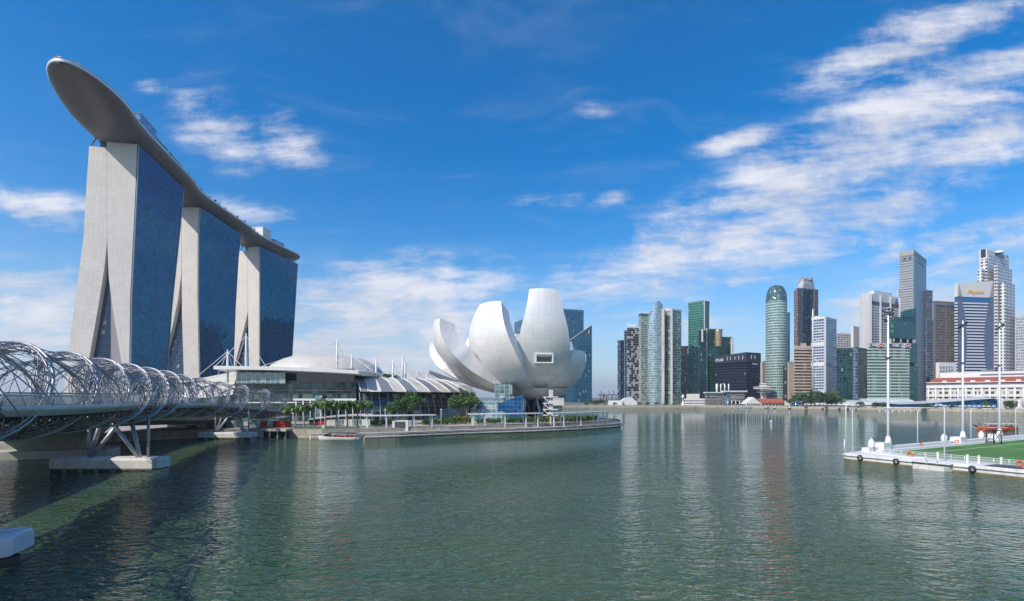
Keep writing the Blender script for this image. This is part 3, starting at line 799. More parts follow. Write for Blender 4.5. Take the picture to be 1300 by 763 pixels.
# ------------------------------------------------------------------ double-helix footbridge
HP = smooth_path([(x, y, 0) for x, y in ((-34, 8), (-41, 26), (-47, 39), (-53, 52), (-60.3, 70), (-69.5, 92), (-77.5, 112), (-83.5, 130), (-86.5, 145), (-87.5, 160), (-86.5, 175), (-84.5, 192))], 10)
HS = [0.0]
for i in range(1, len(HP)): HS.append(HS[-1] + (HP[i] - HP[i - 1]).length)
HL = HS[-1]
def hp(s_):
    """point, tangent and bay-side normal of the bridge line"""
    s_ = max(0.0, min(HL, s_))
    for i in range(len(HS) - 1):
        if HS[i + 1] >= s_: break
    f = (s_ - HS[i]) / max(1e-6, HS[i + 1] - HS[i]); p = HP[i].lerp(HP[i + 1], f)
    t = (HP[min(i + 2, len(HP) - 1)] - HP[max(i - 1, 0)]).normalized()
    return p, t, Vector((t.y, -t.x, 0))
def s_at_y(y):
    for i in range(len(HP) - 1):
        if HP[i + 1].y >= y: return HS[i] + (HS[i + 1] - HS[i]) * (y - HP[i].y) / (HP[i + 1].y - HP[i].y)
    return HL
CZ = [(0, 13.7), (s_at_y(115), 13.6), (s_at_y(140), 12.9), (s_at_y(165), 11.6), (HL, 10.0)]
RO = [(0, 5.45), (s_at_y(165), 5.3), (s_at_y(182), 4.6), (HL, 1.6)]
DZ = [(0, 11.9), (s_at_y(115), 11.7), (s_at_y(160), 9.9), (HL, 7.2)]
PITCH = 25.6
PH0 = PI / 2 - 2 * PI * s_at_y(92) / PITCH
def hel(s_, k_, inner=False):
    p, t, n_ = hp(s_); r = lerp(RO, s_) * (0.84 if inner else 1.0)
    a = (PH0 + 2 * PI * s_ / PITCH + PI * k_) if not inner else (PH0 + .6 - 2 * PI * s_ / PITCH + PI * k_)
    return p + n_ * (r * math.cos(a)) + Vector((0, 0, lerp(CZ, s_) + r * math.sin(a))), a
hb = thing('footbridge', 'steel footbridge wrapped in a double helix of curved tubes', 'footbridge', (-87.5, 160, 0))
step = 0.8; NS = int(HL / step)
for k_ in range(2):
    mb = MB(); mb.tube([hel(i * step, k_)[0] for i in range(NS + 1)], 0.165, 8); mb.build('outer_tube', 'steel', hb)
    mb = MB(); mb.tube([hel(i * step, k_, True)[0] for i in range(NS + 1)], 0.13, 6); mb.build('inner_tube', 'steel', hb)
    # thinner companion tube riding beside each outer tube
    mb = MB(); mb.tube([hel(i * step, k_ + 0.10)[0] for i in range(NS + 1)], 0.06, 5); mb.build('companion_tube', 'steel', hb)
segs = []
rnd = random.Random(3)
for i in range(int(HL / .9)):
    s_ = i * .9
    for k_ in range(2):
        a_pt, a = hel(s_, k_)
        best = []
        for ds in (-5.2, -3.4, -1.6, 0.4, 2.2, 4.0, 5.8):
            for j in range(2):
                if not 0 <= s_ + ds <= HL: continue
                b_pt, b = hel(s_ + ds, j, True)
                df = abs((a - b + PI) % (2 * PI) - PI)
                best.append((df + .12 * abs(ds), b_pt))
        best.sort(key=lambda q_: q_[0])
        for q_ in best[:5]: segs.append((a_pt, q_[1], .05))
        # rods fanning from one tube to the next turn
        b_pt, b = hel(s_ + 3.2, k_)
        c_pt, c = hel(s_ + 6.4, k_ + 1)
        if (b_pt - a_pt).length < 7 and i % 2 == 0: segs.append((a_pt, b_pt, .06))
        d_pt, dd_ = hel(min(HL, s_ + 9.6), k_ + 1)
        if i % 2 == 0 and abs((dd_ - a + PI) % (2 * PI) - PI) < 1.4: segs.append((a_pt, d_pt, .06))
    # straight hangers from tubes to deck edge
    p, t, n_ = hp(s_)
    for sd_ in (-1, 1):
        e = p + n_ * (3.3 * sd_) + Vector((0, 0, lerp(DZ, s_)))
        for k_ in range(2):
            a_pt, a = hel(s_, k_)
            if abs((a_pt - p).dot(n_) - 3.3 * sd_) < 2.6 and i % 2: segs.append((e, a_pt, .07))
def seg_key(sg): return (sg[0] + sg[1]).length / 2 - (0 if -650 <= 650 * sg[0].x / max(1, sg[0].y) else -500)
segs.sort(key=seg_key)
for a, b, r in segs[:96]:
    mb = MB(); mb.tube([a, b], r, 5); mb.build('strut', 'steel', hb)
mb = MB()
for a, b, r in segs[96:]: mb.tube([a, b], r, 4, cap=False)
stuff(mb.build('strut_web', 'steel', hb))
# deck with fascia, rails and glass
dk = MB(); rows = []
for i in range(NS + 1):
    s_ = i * step; p, t, n_ = hp(s_); z = lerp(DZ, s_)
    rows.append([p + n_ * 3.4 + Vector((0, 0, z + .1)), p - n_ * 3.4 + Vector((0, 0, z + .1)), p - n_ * 3.4 + Vector((0, 0, z - .75)), p - n_ * 1.5 + Vector((0, 0, z - 1.3)), p + n_ * 1.5 + Vector((0, 0, z - 1.3)), p + n_ * 3.4 + Vector((0, 0, z - .75))])
dk.grid(rows, close=True); dk.build('deck', 'steel_dark', hb)
for sd_ in (1, -1):
    fa = MB(); fa.grid([[hp(i * step)[0] + hp(i * step)[2] * 3.46 * sd_ + Vector((0, 0, lerp(DZ, i * step) + dz)) for dz in (.2, -.3)] for i in range(NS + 1)]); fa.build('fascia', 'steel', hb)
    gl = MB(); gl.grid([[hp(i * step)[0] + hp(i * step)[2] * 3.4 * sd_ + Vector((0, 0, lerp(DZ, i * step) + dz)) for dz in (.22, 1.3)] for i in range(NS + 1)]); gl.build('balustrade', 'rail_glass', hb)
    hr = MB(); hr.tube([hp(i * step)[0] + hp(i * step)[2] * 3.4 * sd_ + Vector((0, 0, lerp(DZ, i * step) + 1.35)) for i in range(NS + 1)], .07, 5); hr.build('handrail', 'steel', hb)
# dark lattice girder below the deck
lg = MB()
for i in range(int(HL / 2.2)):
    s_ = i * 2.2; z = lerp(DZ, s_)
    p, t, n_ = hp(s_); p2, t2, n2_ = hp(s_ + 2.2)
    for sd_ in (-1, 1):
        lg.tube([p + n_ * 3 * sd_ + Vector((0, 0, z - .7)), p2 + n2_ * .9 * sd_ + Vector((0, 0, lerp(DZ, s_ + 2.2) - 2.7))], .09, 4, cap=False)
        lg.tube([p2 + n2_ * 3 * sd_ + Vector((0, 0, z - .7)), p + n_ * .9 * sd_ + Vector((0, 0, z - 2.7))], .09, 4, cap=False)
for sd_ in (-1, 1): lg.tube([hp(i * step)[0] + hp(i * step)[2] * .9 * sd_ + Vector((0, 0, lerp(DZ, i * step) - 2.7)) for i in range(NS + 1)], .2, 6)
lg.build('lattice_girder', 'steel_dark', hb)
# canopy sails between the tubes
M['mesh_panel'] = mat('mesh_panel', (0.55, 0.56, 0.57), 0.4, metal=0.4, var=0.1)
for c0 in range(9):
    s0 = s_at_y(40) + c0 * 12.8 + 2
    if s0 + 6 > s_at_y(170): break
    mb = MB(); rows = []
    for i in range(6):
        s_ = s0 + i; p, t, n_ = hp(s_); r = lerp(RO, s_) * .82
        rows.append([p + n_ * r * math.cos(a) + Vector((0, 0, lerp(CZ, s_) + r * math.sin(a))) for a in [math.radians(60 + 12 * k_ + 4 * i) for k_ in range(6)]])
    mb.grid(rows); mb.build('canopy_panel', 'mesh_panel' if c0 % 3 else 'rail_glass', hb)
# viewing pods bulging from the bay side
def pod(sa, sb, bulge, dz):
    N = 18; mb = MB(); out = []; inn = []
    for i in range(N + 1):
        f = i / N; s_ = sa + (sb - sa) * f; p, t, n_ = hp(s_)
        k_ = min(1.0, 4.2 * f, 4.2 * (1 - f)); k_ = math.sin(k_ * PI / 2)
        out.append((p + n_ * (3.5 + bulge * k_ * (0.85 + .15 * math.sin(PI * f))), n_)); inn.append(p + n_ * 3.3)
    z = lerp(DZ, (sa + sb) / 2) + dz
    mb = MB(); mb.grid([[q_ + Vector((0, 0, z + .25)), o[0] + Vector((0, 0, z + .25))] for q_, o in zip(inn, out)], flip=True)
    mb.grid([[q_ + Vector((0, 0, z - .9)), o[0] - o[1] * .5 + Vector((0, 0, z - .9))] for q_, o in zip(inn, out)])
    pd = mb.build('viewing_pod', 'steel_dark', hb)
    mb = MB(); mb.sm = True; mb.grid([[o[0] + Vector((0, 0, z + .25)), o[0] + o[1] * .05 + Vector((0, 0, z - .12)), o[0] - o[1] * .2 + Vector((0, 0, z - .25)), o[0] - o[1] * .9 + Vector((0, 0, z - .8))] for o in out]); mb.build('pod_fascia', 'white_steel', pd)
    mb = MB(); mb.grid([[o[0] + Vector((0, 0, z + .25)), o[0] + o[1] * .2 + Vector((0, 0, z + 1.45))] for o in out]); mb.build('pod_balustrade', 'pod_glass', pd)
    mb = MB(); mb.tube([o[0] + o[1] * .25 + Vector((0, 0, z + 1.5)) for o in out], .07, 5)
    for o in out[::2]: mb.tube([o[0] + Vector((0, 0, z + .2)), o[0] + o[1] * .2 + Vector((0, 0, z + 1.48))], .05, 4)
    mb.build('pod_rail', 'steel', pd)
pod(s_at_y(45.5), s_at_y(80), 4.0, 0.1)
pod(s_at_y(112), s_at_y(139), 3.6, 0.0)
# piers: inclined legs and slim down pipes standing on floating-looking caps
def pier(y, xl, xr, feet, zt):
    s_ = s_at_y(y); p, t, n_ = hp(s_)
    for (fx, tops) in feet:
        for tx_, dy_ in tops:
            mb = MB(); mb.tube([Vector((fx, y, 1.6)), Vector((tx_, y + dy_, zt))], [.30, .36], 8); mb.build('pier_leg', 'steel', hb)
    for x_ in (xl, xr):
        mb = MB(); mb.tube([Vector((x_, y + .8, 1.0)), Vector((x_, y + .8, zt + .6))], .24, 8); mb.build('down_pipe', 'steel', hb)
pier(91, -75.9, -65.2, [(-75.3, [(-71.7, -1.4), (-70.6, 2.0)]), (-65.9, [(-70.3, -1.8), (-69.0, 1.6)])], 9.3)
pier(159, -92.5, -82.2, [(-92.3, [(-88.3, -1.4), (-87.3, 2.0)]), (-83.0, [(-87.0, -1.6), (-85.9, 1.8)])], 9.0)
def pile_cap(y, x0, x1, wd, z1, lab):
    root = thing('pile_cap', lab, 'pile cap', ((x0 + x1) / 2, y, 0), 'concrete pile caps of the footbridge')
    h = wd / 2; c = .9
    pl = [(x0 + c, y - h), (x1 - c, y - h), (x1, y - h + c), (x1, y + h - c), (x1 - c, y + h), (x0 + c, y + h), (x0, y + h - c), (x0, y - h + c)]
    mb = MB(); rows = []; 
    for z, o_ in ((-2, -.3), (.1, -.3), (.35, 0), (z1 - .3, 0), (z1, -.3)): rows.append([(q_[0], q_[1], z) for q_ in offset(pl, o_)])
    mb.grid(rows, close=True); mb.face(rows[-1]); mb.build('cap_block', 'pale_concrete', root)
    al = MB(); o2_ = offset(pl, .02); al.grid([[(q_[0], q_[1], .34) for q_ in o2_], [(q_[0], q_[1], .62) for q_ in o2_]], close=True); al.build('tide_band', 'algae', root)
    for i in range(int((x1 - x0) / 2.8)):
        mb = MB(); mb.box((x0 + 2 + i * 2.8, y - h - .04, .12), (1.9, .12, .5)); mb.build('fender_strip', 'rubber', root)
pile_cap(91, -81, -61.5, 4.6, 2.3, 'pale concrete pile cap under the nearer inclined legs of the footbridge')
pile_cap(159, -97, -79.6, 4.6, 2.1, 'white concrete pile cap in front of the sea wall, far legs on it')
struct_ab = MB()
# ------------------------------------------------------------------ road bridge behind the footbridge
rb = thing('road_bridge', 'low concrete road bridge running behind the steel footbridge', 'road bridge', (-110, 90, 0))
rp = [hp(s_)[0] - hp(s_)[2] * 21 for s_ in [HL * i / 40 for i in range(38)]]
mb = MB(); rows = []
for i, p in enumerate(rp):
    t = (rp[min(i + 1, len(rp) - 1)] - rp[max(i - 1, 0)]).normalized(); n_ = Vector((t.y, -t.x, 0)); z = lerp([(0, 9.2), (25, 8.6), (37, 6.2)], i)
    rows.append([p + n_ * 12 + Vector((0, 0, z)), p - n_ * 12 + Vector((0, 0, z)), p - n_ * 12 + Vector((0, 0, z - 1.1)), p - n_ * 7 + Vector((0, 0, z - 2.4)), p + n_ * 7 + Vector((0, 0, z - 2.4)), p + n_ * 12 + Vector((0, 0, z - 1.1))])
mb.grid(rows, close=True); mb.build('deck', 'concrete', rb)
for sd_ in (0, 1):
    mb = MB(); mb.grid([[(r[0] if not sd_ else r[1]) + Vector((0, 0, dz)) for dz in (0, 1.0)] for r in rows]); mb.build('parapet', 'pale_concrete', rb)
for y in (34, 62, 118):
    s_ = s_at_y(y); p, t, n_ = hp(s_); p = p - n_ * 21
    ang = math.atan2(t.y, t.x)
    mb = MB(); base = []; top = []
    for dx, dn in ((-2.2, -9), (2.2, -9), (2.2, 9), (-2.2, 9)):
        base.append(p + t * dx * .8 - n_ * dn * .55 + Vector((0, 0, 1.4))); top.append(p + t * dx * 2.6 - n_ * dn + Vector((0, 0, 6.6)))
    mb.grid([base, top], close=True, flip=True); mb.build('pier', 'concrete', rb)
    mb = MB(); mb.box((p.x, p.y, .4), (7, 22, 2.4), ang); mb.build('pier_footing', 'concrete', rb)
# abutment on the far bank
ab = thing('bridge_abutment', 'tan concrete abutment with sloped wings at the water under the bridges', 'abutment', (-118, 126, 0))
mb = MB(); mb.prism([(-150, 116), (-118, 122.5), (-112, 124), (-110, 136), (-150, 136)], -2, 2.1); mb.build('base_wall', 'quay', ab)
mb = MB(); base = [Vector(q_ + (2.1,)) for q_ in ((-148, 118), (-119, 124), (-113, 126), (-113, 136), (-148, 136))]
top = [Vector(q_ + (7.0,)) for q_ in ((-150, 122), (-124, 129), (-106, 134), (-106, 140), (-150, 140))]
mb.grid([base, top], close=True); mb.face(top); mb.build('sloped_wing', 'concrete', ab)

# ------------------------------------------------------------------ convention centre with cable-stayed roofs
cc = thing('convention_centre', 'glass convention centre under white curved roofs hung from masts', 'convention centre', (-80, 235, 2.7))
Yc = 214.0
def wall(pts, z0, z1, m_, name, parent, thick=None):
    mb = MB(); per = [0]
    for a, b in zip(pts, pts[1:]): per.append(per[-1] + (Vector(b) - Vector(a)).length)
    mb.grid([[(p[0], p[1], z0) for p in pts], [(p[0], p[1], z1) for p in pts]], [[(u, z0) for u in per], [(u, z1) for u in per]])
    return mb.build(name, m_, parent)
xa, xb = XY(298, Yc), XY(452, Yc + 2)
mb = MB(); mb.prism([tuple(xa), tuple(xb), (xb.x + 6, xb.y + 45), (xa.x - 6, xa.y + 60)], 2.6, Zt(484, Yc)); mb.build('lower_wall', 'green_glass', cc)
mb = MB(); mb.prism([tuple(XY(300, Yc - 2.5)), tuple(XY(362, Yc - 2.5)), tuple(XY(362, Yc + 8)), tuple(XY(300, Yc + 8))], Zt(487, Yc), Zt(473, Yc), bottom=True); mb.build('glass_bay', 'pavilion_glass', cc)
mb = MB(); mb.prism([tuple(XY(302, Yc + 3)), tuple(XY(450, Yc + 4)), tuple(XY(450, Yc + 45)), tuple(XY(302, Yc + 45))], Zt(485, Yc), Zt(467.5, Yc)); mb.build('upper_wall', 'dark_glass', cc)
# thin spandrel ledges on the glass front
for py in (484, 495.5, 511):
    mb = MB(); a, b = XY(300, Yc), XY(450, Yc + 2); mb.beam((a.x, a.y - .5, Zt(py, Yc)), (b.x, b.y - .5, Zt(py, Yc)), 1.0, .45); mb.build('ledge', 'steel_dark' if py != 511 else 'white_paint', cc)
# entrance canopy and doors at ground level
mb = MB(); mb.prism([tuple(XY(372, Yc - 4)), tuple(XY(452, Yc - 3)), tuple(XY(452, Yc)), tuple(XY(372, Yc))], Zt(506, Yc - 4) - .8, Zt(506, Yc - 4), bottom=True); mb.build('entrance_canopy', 'white_paint', cc)
for k_ in range(9):
    p = XY(376 + k_ * 9, Yc - 3.5); mb = MB(); mb.tube([(p.x, p.y, 2.6), (p.x, p.y, Zt(506, Yc) - .5)], .25, 6); mb.build('canopy_post', 'white_paint', cc)
mb = MB(); mb.prism([tuple(XY(400, Yc - 5)), tuple(XY(409, Yc - 5)), tuple(XY(409, Yc - 1)), tuple(XY(400, Yc - 1))], 2.6, Zt(502, Yc)); mb.build('lift_frame', 'pavilion_glass', cc)
# thin white roof slab projecting past the walls
mb = MB(); mb.sm = False
a0, a1 = P(271, 465.5, Yc - 6), P(455, 471.5, Yc - 4)
rows = []
for i in range(13):
    f = i / 12; p = a0.lerp(a1, f); p.z += 1.1 * math.sin(PI * f) * .4
    rows.append([p + Vector((0, 0, .35)), p + Vector((0, 0, -1.0)), p + Vector((0, 9, -1.6)), p + Vector((3 * f, 42, -.6)), p + Vector((3 * f, 42, .6)), p + Vector((0, 10, .9))])
mb.grid(rows, close=True); mb.face(rows[0]); mb.face(rows[-1][::-1]); mb.build('roof_slab', 'white_paint', cc)
# domed hall roof behind
dome = MB(); c0 = P(404, 470, 262); dome.lathe([(36, -2), (34.8, 2.5), (31, 6), (24, 9.4), (15, 11.2), (7, 11.9), (0.1, 12.1)], (c0.x + 1, c0.y + 8, c0.z - 3.4), 40, sx=.86, sy=.8)
dome.build('dome_roof', 'roof_white', cc)
# low barrel roof at the near end
br = MB(); rows = []; uvs = []
for i in range(9):
    f = i / 8; q0 = XY(236, 210).lerp(XY(300, 216), f); row = []; ur = []
    for j in range(9):
        g_ = j / 8; row.append(Vector((q0.x - 8 * g_, q0.y - 3 + 30 * g_, 11.5 + 2.4 * f + (9.5 + 2 * f) * math.sin(min(1, g_ * 1.6) * PI / 2)))); ur.append((f * 25, g_ * 30))
    rows.append(row); uvs.append(ur)
br.sm = True; br.grid(rows, uvs, flip=True); br.build('barrel_roof', 'roof_white', cc)
mb = MB(); mb.prism([tuple(XY(240, 213)), tuple(XY(300, 218)), tuple(XY(300, 240)), tuple(XY(240, 240))], 2.6, 13); mb.build('lower_wall', 'barrel_glass', cc)
# the long shopping arcade: barrel of glass under a ribbed canopy
axis = smooth_path([XY(446, 214).to_3d(), XY(480, 219).to_3d(), XY(515, 227).to_3d(), XY(548, 239).to_3d(), XY(572, 252).to_3d(), XY(588, 268).to_3d()], 8)
def arc_pt(p, n_, a, R=(13.5, 15.5), z=2.8):
    return p + n_ * (R[0] * math.cos(a)) * 1.0 + Vector((0, 0, z + R[1] * math.sin(a)))
AN = []
for i, p in enumerate(axis):
    t = (axis[min(i + 1, len(axis) - 1)] - axis[max(i - 1, 0)]).normalized(); AN.append((p + Vector((0, 7.5, 0)), Vector((t.y, -t.x, 0))))
L = 0; rows = []; uvs = []
for i, (p, n_) in enumerate(AN):
    if i: L += (p - AN[i - 1][0]).length
    k_ = lerp([(0, 1.0), (30, 1.0), (40, .8)], i)
    rows.append([arc_pt(p, n_, math.radians(a), (9.5 * k_, 16.5 * k_)) for a in range(0, 95, 10)]); uvs.append([(L, a * .3) for a in range(0, 95, 10)])
mb = MB(); mb.sm = True; mb.grid(rows, uvs, flip=True); mb.face([r for r in rows[-1]] + [AN[-1][0] + Vector((0, 0, 2.8))]); mb.face(([r for r in rows[0]] + [AN[0][0] + Vector((0, 0, 2.8))])[::-1]); ag = mb.build('arcade_glazing', 'barrel_glass', cc)
for i in range(0, len(AN), 2):
    mb = MB(); k_ = lerp([(0, 1.0), (30, 1.0), (40, .8)], i); p, n_ = AN[i]
    mb.tube([arc_pt(p, n_, math.radians(a), (9.55 * k_, 16.55 * k_)) for a in range(0, 95, 10)], .07, 5); mb.build('glazing_rib', 'white_steel', ag)
rows = []; uvs = []; L = 0
for i, (p, n_) in enumerate(AN):
    if i: L += (p - AN[i - 1][0]).length
    k_ = lerp([(0, 1.0), (30, 1.0), (40, .74)], i); r_ = []
    for g_ in range(8):
        f = g_ / 7; r_.append(p + n_ * ((10.8 - 17 * f) * k_) + Vector((0, 0, 2.8 + k_ * (12.4 + 6.6 * math.sin(f * PI / 2)))))
    rows.append(r_); uvs.append([(L, g_ * 2.4) for g_ in range(8)])
for i in range(0, len(AN) - 1, 3):
    j = min(i + 3, len(AN) - 1)
    mb = MB(); mb.sm = True
    mb.grid(rows[i:j + 1], uvs[i:j + 1], flip=True); mb.build('canopy_bay', 'roof_grey' if (i // 3) % 2 == 0 and i < 30 else 'roof_white', cc)
    mb = MB(); mb.tube([q_ + Vector((0, 0, .12)) for q_ in rows[i]], .24, 6); mb.build('canopy_rib', 'white_paint', cc)
# further white roofs stepping up behind
for (pa, pb, Y, y0, y1, dpt) in ((512, 566, 262, 486, 471, 30), (540, 600, 285, 489, 480, 26)):
    rows = []; uvs = []
    for i in range(9):
        f = i / 8; q0 = XY(pa + (pb - pa) * f, Y + 6 * f); row = []; ur = []
        for j in range(8):
            g_ = j / 7; row.append(Vector((q0.x - 4 * g_, q0.y + dpt * g_, Zt(y0, Y) + (Zt(y1, Y) - Zt(y0, Y) + 2) * math.sin(g_ * PI / 2) * (1 - .8 * f ** 2)))); ur.append((f * 22, g_ * 12))
        rows.append(row); uvs.append(ur)
    mb = MB(); mb.sm = True; mb.grid(rows, uvs, flip=True)
    mb.mat = 0; mb.grid([[r[0], Vector((r[0].x, r[0].y, 10))] for r in rows], flip=True); mb.build('shell_roof', 'roof_white', cc)
mb = MB(); rows = []
for i in range(7):
    f = i / 6; q0 = P(545 + 50 * f, 470 + 18 * f, 300); rows.append([q0, q0 + Vector((-3, 22, -1)), q0 + Vector((0, 22, -4)), q0 + Vector((0, 0, -2.2))])
mb.grid(rows, close=True); mb.face(rows[0]); mb.face(rows[-1][::-1]); mb.build('theatre_roof', 'roof_grey', cc)
# masts with stay cables
masts = [(289, 444, 474, 216, (243, 484), (318, 476)), (312.5, 423, 472, 214, (272, 466), (340, 469)), (428, 430, 467, 228, (330, 466), (475, 474)), (446.5, 450, 480, 224, (405, 468), (498, 486)),
         (477.5, 455, 482, 232, (447, 482), (520, 486)), (499, 457, 483, 234, (478, 484), (530, 486)), (511, 450, 482, 240, (494, 484), (556, 488)), (514.5, 458, 482, 246, (500, 486), (562, 488)), (530, 470, 483, 252, (520, 488), (566, 489)), (542, 472, 486, 258, (530, 490), (580, 493))]
for (px, y0, y1, Y, ca, cb) in masts:
    top, bot = P(px, y0, Y), P(px, y1 + 3, Y); bot.z -= 3
    mb = MB(); mb.tube([bot, bot.lerp(top, .5), top], [.42, .55, .22], 8); ms = mb.build('mast', 'white_paint', cc)
    for k_, (cx, cy) in enumerate((ca, cb)):
        for dY in (-3, 7):
            q_ = P(cx, cy, Y + dY); mb = MB(); mb.tube([top.lerp(bot, .05), q_], .10, 4, cap=False); mb.build('cable', 'cable', ms)
    q_ = P((px * 2 + cb[0]) / 3, cb[1] - 1, Y + 3); mb = MB(); mb.tube([top.lerp(bot, .05), q_], .08, 4, cap=False); mb.build('cable', 'cable', ms)
    q_ = P((px * 2 + ca[0]) / 3, ca[1] - 1, Y + 3); mb = MB(); mb.tube([top.lerp(bot, .05), q_], .08, 4, cap=False); mb.build('cable', 'cable', ms)
# ------------------------------------------------------------------ plants
def leaf_mesh(name, n, rx, ry, rz_, size, lobes, seed, m_, core=0.55):
    """a crown of many leaf-sized faces gathered in uneven clumps"""
    r = random.Random(seed); mb = MB()
    cl = []
    for i in range(lobes):
        a = r.uniform(0, 2 * PI); e = r.uniform(-.6, 1.0); k_ = r.uniform(.35, .8)
        cl.append((Vector((math.cos(a) * rx * k_ * math.cos(e), math.sin(a) * ry * k_ * math.cos(e), rz_ * k_ * math.sin(e))), r.uniform(.32, .55)))
    for i in range(n):
        c, q_ = r.choice(cl)
        while True:
            v_ = Vector((r.uniform(-1, 1), r.uniform(-1, 1), r.uniform(-1, 1)))
            if v_.length <= 1 and v_.length > core * r.random(): break
        p = c + Vector((v_.x * rx * q_, v_.y * ry * q_, v_.z * rz_ * q_ * 1.1))
        d1 = Vector((r.gauss(0, 1), r.gauss(0, 1), r.gauss(0, .6))).normalized(); d2 = d1.cross(Vector((r.gauss(0, 1), r.gauss(0, 1), r.gauss(0, 1)))).normalized()
        s_ = size * r.uniform(.6, 1.3)
        mb.face([p - d1 * s_ * .6, p + d2 * s_ * .45, p + d1 * s_ * .6, p - d2 * s_ * .45], [(0, 0)] * 4)
    return mb
def make_tree(label, group, loc, h, cr, seed, m_, n=420, size=.7, lobes=11):
    root = thing('tree', label, 'tree', (0, 0, 0), group)
    tk = MB(); r = random.Random(seed)
    th = h - cr * 1.3
    tk.tube([(0, 0, -.3), (.1, 0, th * .6), (0.05, .1, h - cr)], [.05 * h * .5, .035 * h * .5, .015 * h], 7)
    for k_ in range(5):
        a = r.uniform(0, 2 * PI); tk.tube([(0, 0, th * .75), (math.cos(a) * cr * .45, math.sin(a) * cr * .45, h - cr * 1.0 + r.uniform(-.3, .6) * cr)], [.02 * h * .5, .008 * h], 5)
    tk.build('trunk', 'bark', root)
    lm = leaf_mesh('crown', n, cr, cr, cr * .85, size, lobes, seed, m_)
    c = lm.build('crown', m_, None); c.location = (0, 0, h - cr * .85); c.parent = root
    root.location = loc
    return root
def make_palm(label, group, loc, h, seed):
    root = thing('palm_tree', label, 'palm tree', (0, 0, 0), group); r = random.Random(seed)
    tk = MB(); bx_ = r.uniform(-.3, .3)
    tk.tube([(0, 0, -.2), (0, 0, .6), (bx_ * .4, 0, h * .5), (bx_, 0, h)], [.34, .25, .19, .15], 8); tk.build('trunk', 'palm_bark', root)
    mb = MB()
    for k_ in range(30):
        a = 2 * PI * k_ / 30 * 2.618 + r.uniform(-.2, .2); e0 = r.uniform(-.15, 1.25); L = r.uniform(2.5, 3.2)
        pts = []; p = Vector((bx_, 0, h)); e = e0
        for i in range(9):
            pts.append(p.copy()); p = p + Vector((math.cos(a) * math.cos(e), math.sin(a) * math.cos(e), math.sin(e))) * (L / 8); e -= .21 + .05 * i * .6
        sd_ = Vector((-math.sin(a), math.cos(a), 0))
        for i in range(8):
            for f in (0.0, .5):
                q_ = pts[i].lerp(pts[i + 1], f); t_ = (pts[i + 1] - pts[i]).normalized(); wd = .75 * math.sin(PI * min(1, (i + f + .7) / 8.6)) ** .7
                for sg in (-1, 1):
                    tip = q_ + sd_ * sg * wd + t_ * .35 - Vector((0, 0, .32 * wd))
                    mb.face([q_ - t_ * .10, q_ + t_ * .17, tip], [(0, 0)] * 3)
    mb.build('crown', 'palm_leaf', root)
    root.location = loc
    return root
GP = 'palms along the promenade'
palms = [(363, 174, 7.0), (375, 172.5, 7.4), (386, 171, 7.8), (399, 175, 8.9), (413, 168.5, 9.6), (427, 170, 9.2), (441, 172.5, 8.9), (454, 175, 9.1), (467, 178, 9.0), (369, 190, 7.2), (421, 196, 8.2)]
PLAB = ['short palm nearest the end of the steel footbridge', 'short palm second from the footbridge end, in the row by the glass centre', 'palm beside the kiosk doorway with the dark opening', 'palm just before the tallest one, walking from the bridge',
        'tallest full-crowned palm standing on the sea wall grass', 'palm next after the tallest one, towards the pergola', 'palm in the middle of the evenly tall row', 'last palm but one before the white pergola', 'palm closest to the nearest white pergola', 'small palm set back behind the footbridge end', 'small palm set back against the glass front']
PAL = [make_palm(PLAB[0], GP, (0, 0, 0), 7.0, 5), make_palm(PLAB[1], GP, (0, 0, 0), 7.0, 9), make_palm(PLAB[2], GP, (0, 0, 0), 7.0, 14)]
for i, (px, Y, h) in enumerate(palms):
    p = XY(px, Y); loc = (p.x, p.y, 2.7)
    o = PAL[i] if i < 3 else dup(PAL[i % 3], loc, i * 1.7, h / 7.9, PLAB[i], GP)
    o.location = loc; o.rotation_euler = (0, 0, i * 1.7); k_ = h / 7.9; o.scale = (k_, k_, k_)
GT = 'trees along the east promenade'
t1 = make_tree('broad green tree between the shopping arcade and the white museum', GT, (*XY(592, 208), 2.7), 12.5, 4.9, 11, 'leaf', 2600, .55, 16)
t2 = dup(t1, (*XY(512, 192), 2.7), 1.0, .80, 'round young tree in front of the arcade glass, behind the first pergola', GT)
t3 = dup(t1, (*XY(524, 196), 2.7), 2.2, 1.0, 'wider tree in front of the arcade glass, beside the round young one', GT)
t4 = dup(t1, (*XY(582, 220), 2.7), 3.4, .9, 'tree half hidden behind the broad one by the museum', GT)
t5 = dup(t1, (*XY(497, 200), 2.7), 4.4, .62, 'smallest tree before the arcade glass, nearest the palms', GT)
GB = 'shrubs on the arcade roof garden'
b1 = tag(leaf_mesh('roof_shrub', 260, 3.4, 2.6, 1.8, .7, 6, 21, 'leaf_dark').build('roof_shrub', 'leaf_dark'), 'dark roof garden shrub behind the first white mast of the arcade', 'shrub', GB)
b1.location = P(470, 480, 236)
for i, (px, py, Y, s_, lab) in enumerate(((484, 479, 240, 1.1, 'wide dark shrub between two arcade roof masts'), (496, 479, 243, 1.0, 'dark roof garden shrub by the paired masts'), (506, 479.5, 246, .8, 'small dark shrub at the foot of the tallest arcade mast'), (460, 476, 250, 1.2, 'dark roof garden shrub behind the domed hall'), (474, 476.5, 252, 1.3, 'dark shrub at the top of the roof garden'))):
    o = b1.copy(); COL.objects.link(o); o.location = P(px, py, Y); o.scale = (s_,) * 3; o.rotation_euler = (0, 0, i); o['label'] = lab
